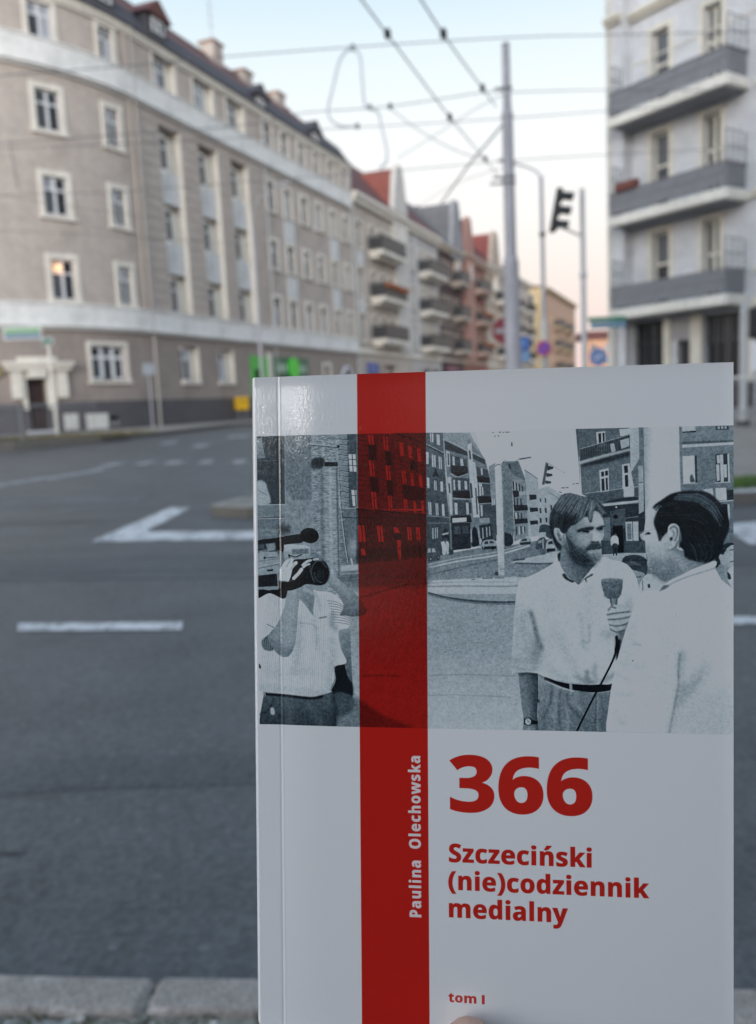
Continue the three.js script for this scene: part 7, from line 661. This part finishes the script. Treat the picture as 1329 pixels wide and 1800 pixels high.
  S([160, 146, [740.4, 195.6], [758.7, 195.9]], [[740.5, 296.4], [739.6, 282.5], [744.0, 275.8], [751.3, 274.8], [757.6, 280.2], [758.5, 291.5], [755.6, 304.1], [751.2, 314.2], [743.9, 320.7], [741.5, 316.6], [746.4, 309.1]]); L(66, 2.6, [[743.0, 283.8], [748.8, 279.9], [754.7, 283.9], [755.1, 294.0], [751.2, 304.1]], 0.8, 0.8); L(90, 3, [[746.4, 286.4], [749.8, 291.5], [747.8, 299.0]], 1, 0.7); S(22, [[742.5, 299.5], [745.9, 298.0], [747.3, 301.5], [743.9, 305.0]], 0.8); L(60, 3, [[757.5, 304.1], [751.2, 316.7], [742.4, 320.7]], 1.2, 0.7);
  S(160, [[725.5, 389.9], [731.6, 381.0], [748.7, 369.7], [777.9, 357.1], [816.5, 339.6], [817.9, 350.2], [802.0, 355.7], [768.2, 367.2], [738.9, 383.6]]); L(96, 2, [[725.5, 391.4], [741.4, 381.0], [768.2, 368.2], [802.0, 357.2], [817.5, 351.7]], 0.8, 0.7); S(84, [[726.2, 390.4], [731.6, 382.3], [739.4, 381.3], [740.4, 384.3], [731.6, 389.4]], 0.6);
  g.restore();
  // film grain over the picture only
  const px = Math.round(X0 * CS), py = Math.round(Y0 * CS), pw = Math.round((X1 - X0) * CS), ph = Math.round((Y1 - Y0) * CS), im = g.getImageData(px, py, pw, ph), d = im.data;
  let carry = 0; const rough = noiseField(512, 96, 303), patch = noiseField(512, 24, 304);
  for (let i = 0; i < d.length; i += 4) { carry = carry * 0.45 + (rnd() + rnd() + rnd() - 1.5) * 15; const k = carry * (0.45 + 0.55 * Math.sin(Math.PI * Math.min(1, d[i] / 240))); const at = (Math.floor(i / 4 / pw) % 512) * 512 + (((i / 4) % pw) % 512), m = Math.sin(Math.PI * Math.min(1, d[i] / 245)) * ((rough[at] - 0.5) * 52 + (patch[at] - 0.5) * 20); for (let c = 0; c < 3; c++) d[i + c] = Math.min(233, 128 + (d[i + c] - 128) * 1.12 + 3 + k + m); }
  g.putImageData(im, px, py);
  // red band printed over the picture, lettering
  g.globalCompositeOperation = 'multiply'; g.fillStyle = 'rgb(214,36,27)'; g.fillRect(198.6, 0, 123.4, 1199); g.globalCompositeOperation = 'source-over';
  g.fillStyle = 'rgba(255,40,20,0.06)'; g.fillRect(198.6, Y0, 123.4, Y1 - Y0);
  const RED = 'rgb(200,40,29)';
  const text = (s, x, y, size, width, color, turn = 0, spacing = 0, heavy = 0.9) => {
    g.save(); g.translate(x, y); g.rotate(turn); g.font = `bold ${size}px sans-serif`; g.fillStyle = g.strokeStyle = color; g.lineWidth = heavy; g.lineJoin = 'miter'; g.textBaseline = 'alphabetic';
    if (spacing) g.letterSpacing = spacing + 'px';
    g.scale(width / g.measureText(s).width, 1); g.fillText(s, 0, 0); g.strokeText(s, 0, 0); g.restore();
  };
  text('366', 359, 786, 137, 254, RED, 0, 0, 4);
  text('Szczeciński', 357, 879, 45.5, 255, RED, 0, 0, 1.3); text('(nie)codziennik', 356, 929, 45.5, 350, RED, 0, 0, 1.3); text('medialny', 355, 979, 45.5, 212, RED, 0, 0, 1.3);
  text('tom', 356, 1133.5, 23, 52, RED, 0, 0, 0.7); g.fillStyle = RED; g.fillRect(416, 1117, 5, 16.6);
  text('Paulina  Olechowska', 308.5, 984, 28.5, 298, 'rgb(238,226,226)', -Math.PI / 2, 1.6, 0.8);
  return cv;
}

const book = thing('paperback_book', 'white paperback held upright, red band and black and white photograph on its cover', 'book', [-0.0433212, 1.5609373, -0.2987031]);
book.rotation.set(-0.1200606, -0.1212393, -0.0341753);
{
  const W = 0.165, H = 0.2333, skew = 0.0058, mm = 0.001, T = 0.019;
  const relief = (u) => { const a = u < 1.6 ? -2.3 * Math.pow(1 - u / 1.6, 2) : 0, hinge = -0.13 * Math.exp(-Math.pow((u - 10.0) / 0.4, 2)) + 0.05 * Math.exp(-Math.pow((u - 10.9) / 0.25, 2)), t = clamp(u - 11, 0, 15); return a + hinge + 0.105 * (t - (t * t) / 30); };
  const us = []; for (let u = 0; u <= 165.01;) { us.push(Math.min(u, 165)); u += u < 2 ? 0.2 : u < 9 ? 1 : u < 12 ? 0.1 : u < 27 ? 0.5 : 4.6; } if (us[us.length - 1] < 165) us.push(165);
  const vs = []; for (let k = 0; k <= 40; k++) vs.push(k / 40);
  const P = [], U = [], I = [], nU = us.length, sheet = (dz, round) => { for (const v of vs) for (const u of us) { const y = -v * H, cut = 1.6; let x = u * mm, yy = y; if (u < cut) { const k = 1 - u / cut, ed = 0.0007 * k * k; if (v === 0) yy -= ed; if (v === 1) yy += ed; } P.push(x + skew * y, yy, relief(u) * mm + dz); U.push(u / 165, 1 - v); } };
  sheet(0); const half = P.length / 3; sheet(-0.0005);
  const q = (a, b, c, d) => I.push(a, b, c, a, c, d);
  for (let j = 1; j < vs.length; j++) for (let i = 1; i < nU; i++) { const a = j * nU + i - 1, b = a + 1, c = b - nU, d = a - nU; q(a, b, c, d); q(half + b, half + a, half + d, half + c); }
  for (let i = 1; i < nU; i++) { q(i - 1, half + i - 1, half + i, i); const k = (vs.length - 1) * nU; q(k + i, half + k + i, half + k + i - 1, k + i - 1); } for (let j = 1; j < vs.length; j++) { q(j * nU, half + j * nU, half + (j - 1) * nU, (j - 1) * nU); const k = nU - 1; q((j - 1) * nU + k, half + (j - 1) * nU + k, half + j * nU + k, j * nU + k); }
  const g = new THREE.BufferGeometry(); g.setAttribute('position', new THREE.Float32BufferAttribute(P, 3)); g.setAttribute('uv', new THREE.Float32BufferAttribute(U, 2)); g.setIndex(I); g.computeVertexNormals();
  const art = new THREE.CanvasTexture(printedCover()); art.colorSpace = THREE.SRGBColorSpace; art.anisotropy = 8;
  const lam = (() => { const a = noiseField(512, 128, 201), b = noiseField(512, 32, 202); return texture(512, (i) => 0.35 * a[i] + 0.65 * b[i], false); })(); lam.repeat.set(5, 3.2);
  const cover = new THREE.MeshPhysicalMaterial({ map: art, roughness: 0.12, ior: 1.85, bumpMap: lam, bumpScale: 0.000052 });
  mesh('front_cover', g, cover, book);
  const paper = M(0.62, 0.6, 0.55, 0.9, { tile: 0.05, bump: 0.0002 }), card = plain(0.74, 0.74, 0.75, 0.3);
  mesh('page_block', box(0.0012, W - 0.0006, -H + 0.0004, -0.0004, -T + 0.0006, -0.0008).translate(-0.0008, 0, 0), paper, book);
  mesh('back_cover', box(0.0006, W, -H, 0, -T - 0.0004, -T + 0.0003), card, book);
  { const s = new THREE.Shape(); s.moveTo(0.0005, -0.0022); s.quadraticCurveTo(-0.0012, -T / 2, 0.0006, -T); s.lineTo(0.0012, -T); s.quadraticCurveTo(-0.0005, -T / 2, 0.0012, -0.0022); const e = new THREE.ExtrudeGeometry(s, { depth: H, bevelEnabled: false, curveSegments: 12 }); e.rotateX(Math.PI / 2); const p = e.attributes.position; for (let i = 0; i < p.count; i++) { const y = p.getY(i), z = p.getZ(i); p.setXYZ(i, p.getX(i) + skew * y, y, z); } const e2 = new THREE.ExtrudeGeometry(s, { depth: H, bevelEnabled: false, curveSegments: 12 }), pp = e2.attributes.position; for (let i = 0; i < pp.count; i++) { const x = pp.getX(i), y = pp.getY(i), z = pp.getZ(i); pp.setXYZ(i, x - skew * z, -z, y); } e2.computeVertexNormals(); mesh('spine', e2, card, book); }
}

// ---------- the photographer, whose thumb tip holds the cover from below ----------
function fleshed(bones, lo, hi, cell, k) {
  const size = [0, 1, 2].map((i) => hi[i] - lo[i]), n = Math.ceil(Math.max(...size) / cell) + 6, mc = new MarchingCubes(n, new THREE.MeshBasicMaterial(), false, false, 400000), S = Math.max(...size) * (n / (n - 5)), mid = lo.map((v, i) => (v + hi[i]) / 2), hf = n / 2;
  const d = (p, [a, b, r0, r1]) => { const bx = b[0] - a[0], by = b[1] - a[1], bz = b[2] - a[2], px = p[0] - a[0], py = p[1] - a[1], pz = p[2] - a[2], t = clamp((px * bx + py * by + pz * bz) / (bx * bx + by * by + bz * bz + 1e-9)), x = px - bx * t, y = py - by * t, z = pz - bz * t; return Math.sqrt(x * x + y * y + z * z) - lerp(r0, r1, t); };
  for (let z = 0; z < n; z++) for (let y = 0; y < n; y++) for (let x = 0; x < n; x++) { const p = [mid[0] + ((x - hf) / hf) * S / 2, mid[1] + ((y - hf) / hf) * S / 2, mid[2] + ((z - hf) / hf) * S / 2]; let v = 1e3; for (const b of bones) { const e = d(p, b), kk = b[4] || k, h = Math.max(kk - Math.abs(v - e), 0) / kk; v = Math.min(v, e) - h * h * kk * 0.25; } mc.field[x + y * n + z * n * n] = -v; }
  mc.isolation = 0; mc.update(); const c = mc.count, pos = mc.positionArray.slice(0, c * 3), out = new Float32Array(c * 3);
  for (let i = 0; i < c; i++) for (let j = 0; j < 3; j++) out[i * 3 + j] = mid[j] + pos[i * 3 + j] * S / 2;
  let g = new THREE.BufferGeometry(); g.setAttribute('position', new THREE.BufferAttribute(out, 3)); g = mergeVertices(g, cell * 0.02); g.computeVertexNormals(); return g;
}
{
  book.updateMatrixWorld(true);
  const L = (x, y, z) => new THREE.Vector3(x, y, z).applyMatrix4(book.matrixWorld).toArray();
  const t = thing('person', 'thumb tip of the person holding up the book, at the bottom edge of the cover', 'person', [0, 0, 0]);
  const skin = new THREE.MeshPhysicalMaterial({ color: new THREE.Color().setRGB(0.5, 0.32, 0.25), roughness: 0.5, bumpMap: sized(grainMap, 0.02), bumpScale: 0.0002 });
  const wrist = L(0.052, -0.392, -0.024), hand = [
    [L(0.082, -0.318, -0.012), L(0.081, -0.27, 0.009), 0.0165, 0.0125], [L(0.081, -0.27, 0.009), L(0.0765, -0.243, 0.0112), 0.012, 0.0112], [L(0.0765, -0.243, 0.0112), L(0.0752, -0.2296, 0.0096), 0.0105, 0.0088],
    [wrist, L(0.05, -0.345, -0.03), 0.026, 0.028], [L(0.05, -0.345, -0.03), L(0.066, -0.29, -0.033), 0.024, 0.013], [L(0.05, -0.345, -0.03), L(0.048, -0.283, -0.034), 0.024, 0.013], [L(0.048, -0.345, -0.03), L(0.031, -0.287, -0.034), 0.024, 0.012], [L(0.045, -0.345, -0.03), L(0.016, -0.297, -0.033), 0.022, 0.011], [L(0.06, -0.345, -0.026), L(0.082, -0.318, -0.012), 0.022, 0.0165]];
  const fingers = [[0.066, -0.29, 0.07, -0.245, 0.071, -0.219, 0.07, -0.2], [0.048, -0.283, 0.05, -0.233, 0.051, -0.203, 0.05, -0.181], [0.031, -0.287, 0.029, -0.24, 0.028, -0.212, 0.028, -0.191], [0.016, -0.297, 0.011, -0.26, 0.009, -0.239, 0.008, -0.222]];
  fingers.forEach((f, i) => { const r = [0.0098, 0.0102, 0.0096, 0.0084][i]; for (let k = 0; k < 3; k++) hand.push([L(f[k * 2], f[k * 2 + 1], -0.034 + 0.0015 * (k === 0 ? 0 : 2)), L(f[k * 2 + 2], f[k * 2 + 3], -0.031 + 0.0005 * k), r * (1 - 0.07 * k), r * (0.93 - 0.07 * k)]); });
  const hc = L(0.045, -0.29, -0.012), hg = fleshed(hand.map((b) => [...b, 0.006]), hc.map((v) => v - 0.125), hc.map((v) => v + 0.125), 0.003, 0.006);
  const zb = 0.23, elbow = [0.23, 1.08, 0.07];
  const body = fleshed([[[0, 1.74, zb], [0, 1.66, zb - 0.01], 0.085, 0.085], [[0, 1.66, zb - 0.01], [0, 1.585, zb - 0.035], 0.075, 0.05], [[0, 1.62, zb - 0.1], [0, 1.6, zb - 0.115], 0.018, 0.02], [[0, 1.6, zb + 0.02], [0, 1.47, zb + 0.03], 0.055, 0.065], [[-0.15, 1.42, zb + 0.03], [0.15, 1.42, zb + 0.03], 0.07, 0.07], [[0, 1.4, zb + 0.02], [0, 1.0, zb + 0.02], 0.13, 0.14], [[0.19, 1.41, zb], elbow, 0.055, 0.045], [elbow, wrist, 0.042, 0.027], [[-0.19, 1.41, zb], [-0.26, 1.14, 0.17], 0.055, 0.045], [[-0.26, 1.14, 0.17], [-0.09, 1.47, 0.1], 0.042, 0.027], [[-0.09, 1.47, 0.1], [-0.06, 1.53, 0.07], 0.03, 0.025], [[-0.09, 0.98, zb + 0.02], [-0.11, 0.55, zb], 0.09, 0.06], [[-0.11, 0.55, zb], [-0.12, 0.2, zb + 0.04], 0.06, 0.045], [[0.09, 0.98, zb + 0.02], [0.11, 0.55, zb], 0.09, 0.06], [[0.11, 0.55, zb], [0.12, 0.2, zb + 0.04], 0.06, 0.045]], [-0.4, 0.1, -0.32], [0.4, 1.85, 0.5], 0.018, 0.04);
  mesh('body', mergeGeometries([hg, body]), skin, t);
  const jacket = fleshed([[[-0.18, 1.42, zb + 0.02], [0.18, 1.42, zb + 0.02], 0.105, 0.105], [[0, 1.38, zb + 0.02], [0, 0.92, zb + 0.02], 0.19, 0.2], [[-0.08, 1.2, zb + 0.02], [-0.09, 0.92, zb + 0.02], 0.14, 0.15], [[0.08, 1.2, zb + 0.02], [0.09, 0.92, zb + 0.02], 0.14, 0.15], [[0.22, 1.41, zb], elbow, 0.085, 0.075], [elbow, [lerp(elbow[0], wrist[0], 0.85), lerp(elbow[1], wrist[1], 0.85), lerp(elbow[2], wrist[2], 0.85)], 0.07, 0.045], [[-0.22, 1.41, zb], [-0.26, 1.14, 0.15], 0.085, 0.075], [[-0.26, 1.14, 0.15], [-0.11, 1.42, 0.1], 0.07, 0.045]], [-0.42, 0.72, -0.3], [0.42, 1.56, 0.5], 0.018, 0.05);
  mesh('jacket', jacket, M(0.03, 0.032, 0.04, 0.9), t);
  const trousers = fleshed([[[-0.09, 0.95, zb + 0.02], [-0.115, 0.5, zb], 0.115, 0.085], [[-0.115, 0.5, zb], [-0.12, 0.24, zb + 0.04], 0.085, 0.075], [[0.09, 0.95, zb + 0.02], [0.115, 0.5, zb], 0.115, 0.085], [[0.115, 0.5, zb], [0.12, 0.24, zb + 0.04], 0.085, 0.075]], [-0.3, 0.15, -0.05], [0.3, 1.05, 0.5], 0.018, 0.03);
  mesh('trousers', trousers, M(0.02, 0.024, 0.035, 0.9), t);
  mesh('hair', new THREE.SphereGeometry(0.1, 24, 16, 0, 6.3, 0, 1.7).scale(0.92, 1.05, 1.08).rotateX(0.25).translate(0, 1.72, zb + 0.015), plain(0.03, 0.02, 0.015, 0.8), t);
  mesh('shoe', [-0.12, 0.12].map((x) => new RoundedBoxGeometry(0.1, 0.1, 0.28, 4, 0.04).translate(x, 0.17, zb)), mats.dark, t);
}
renderer.render(scene, camera);
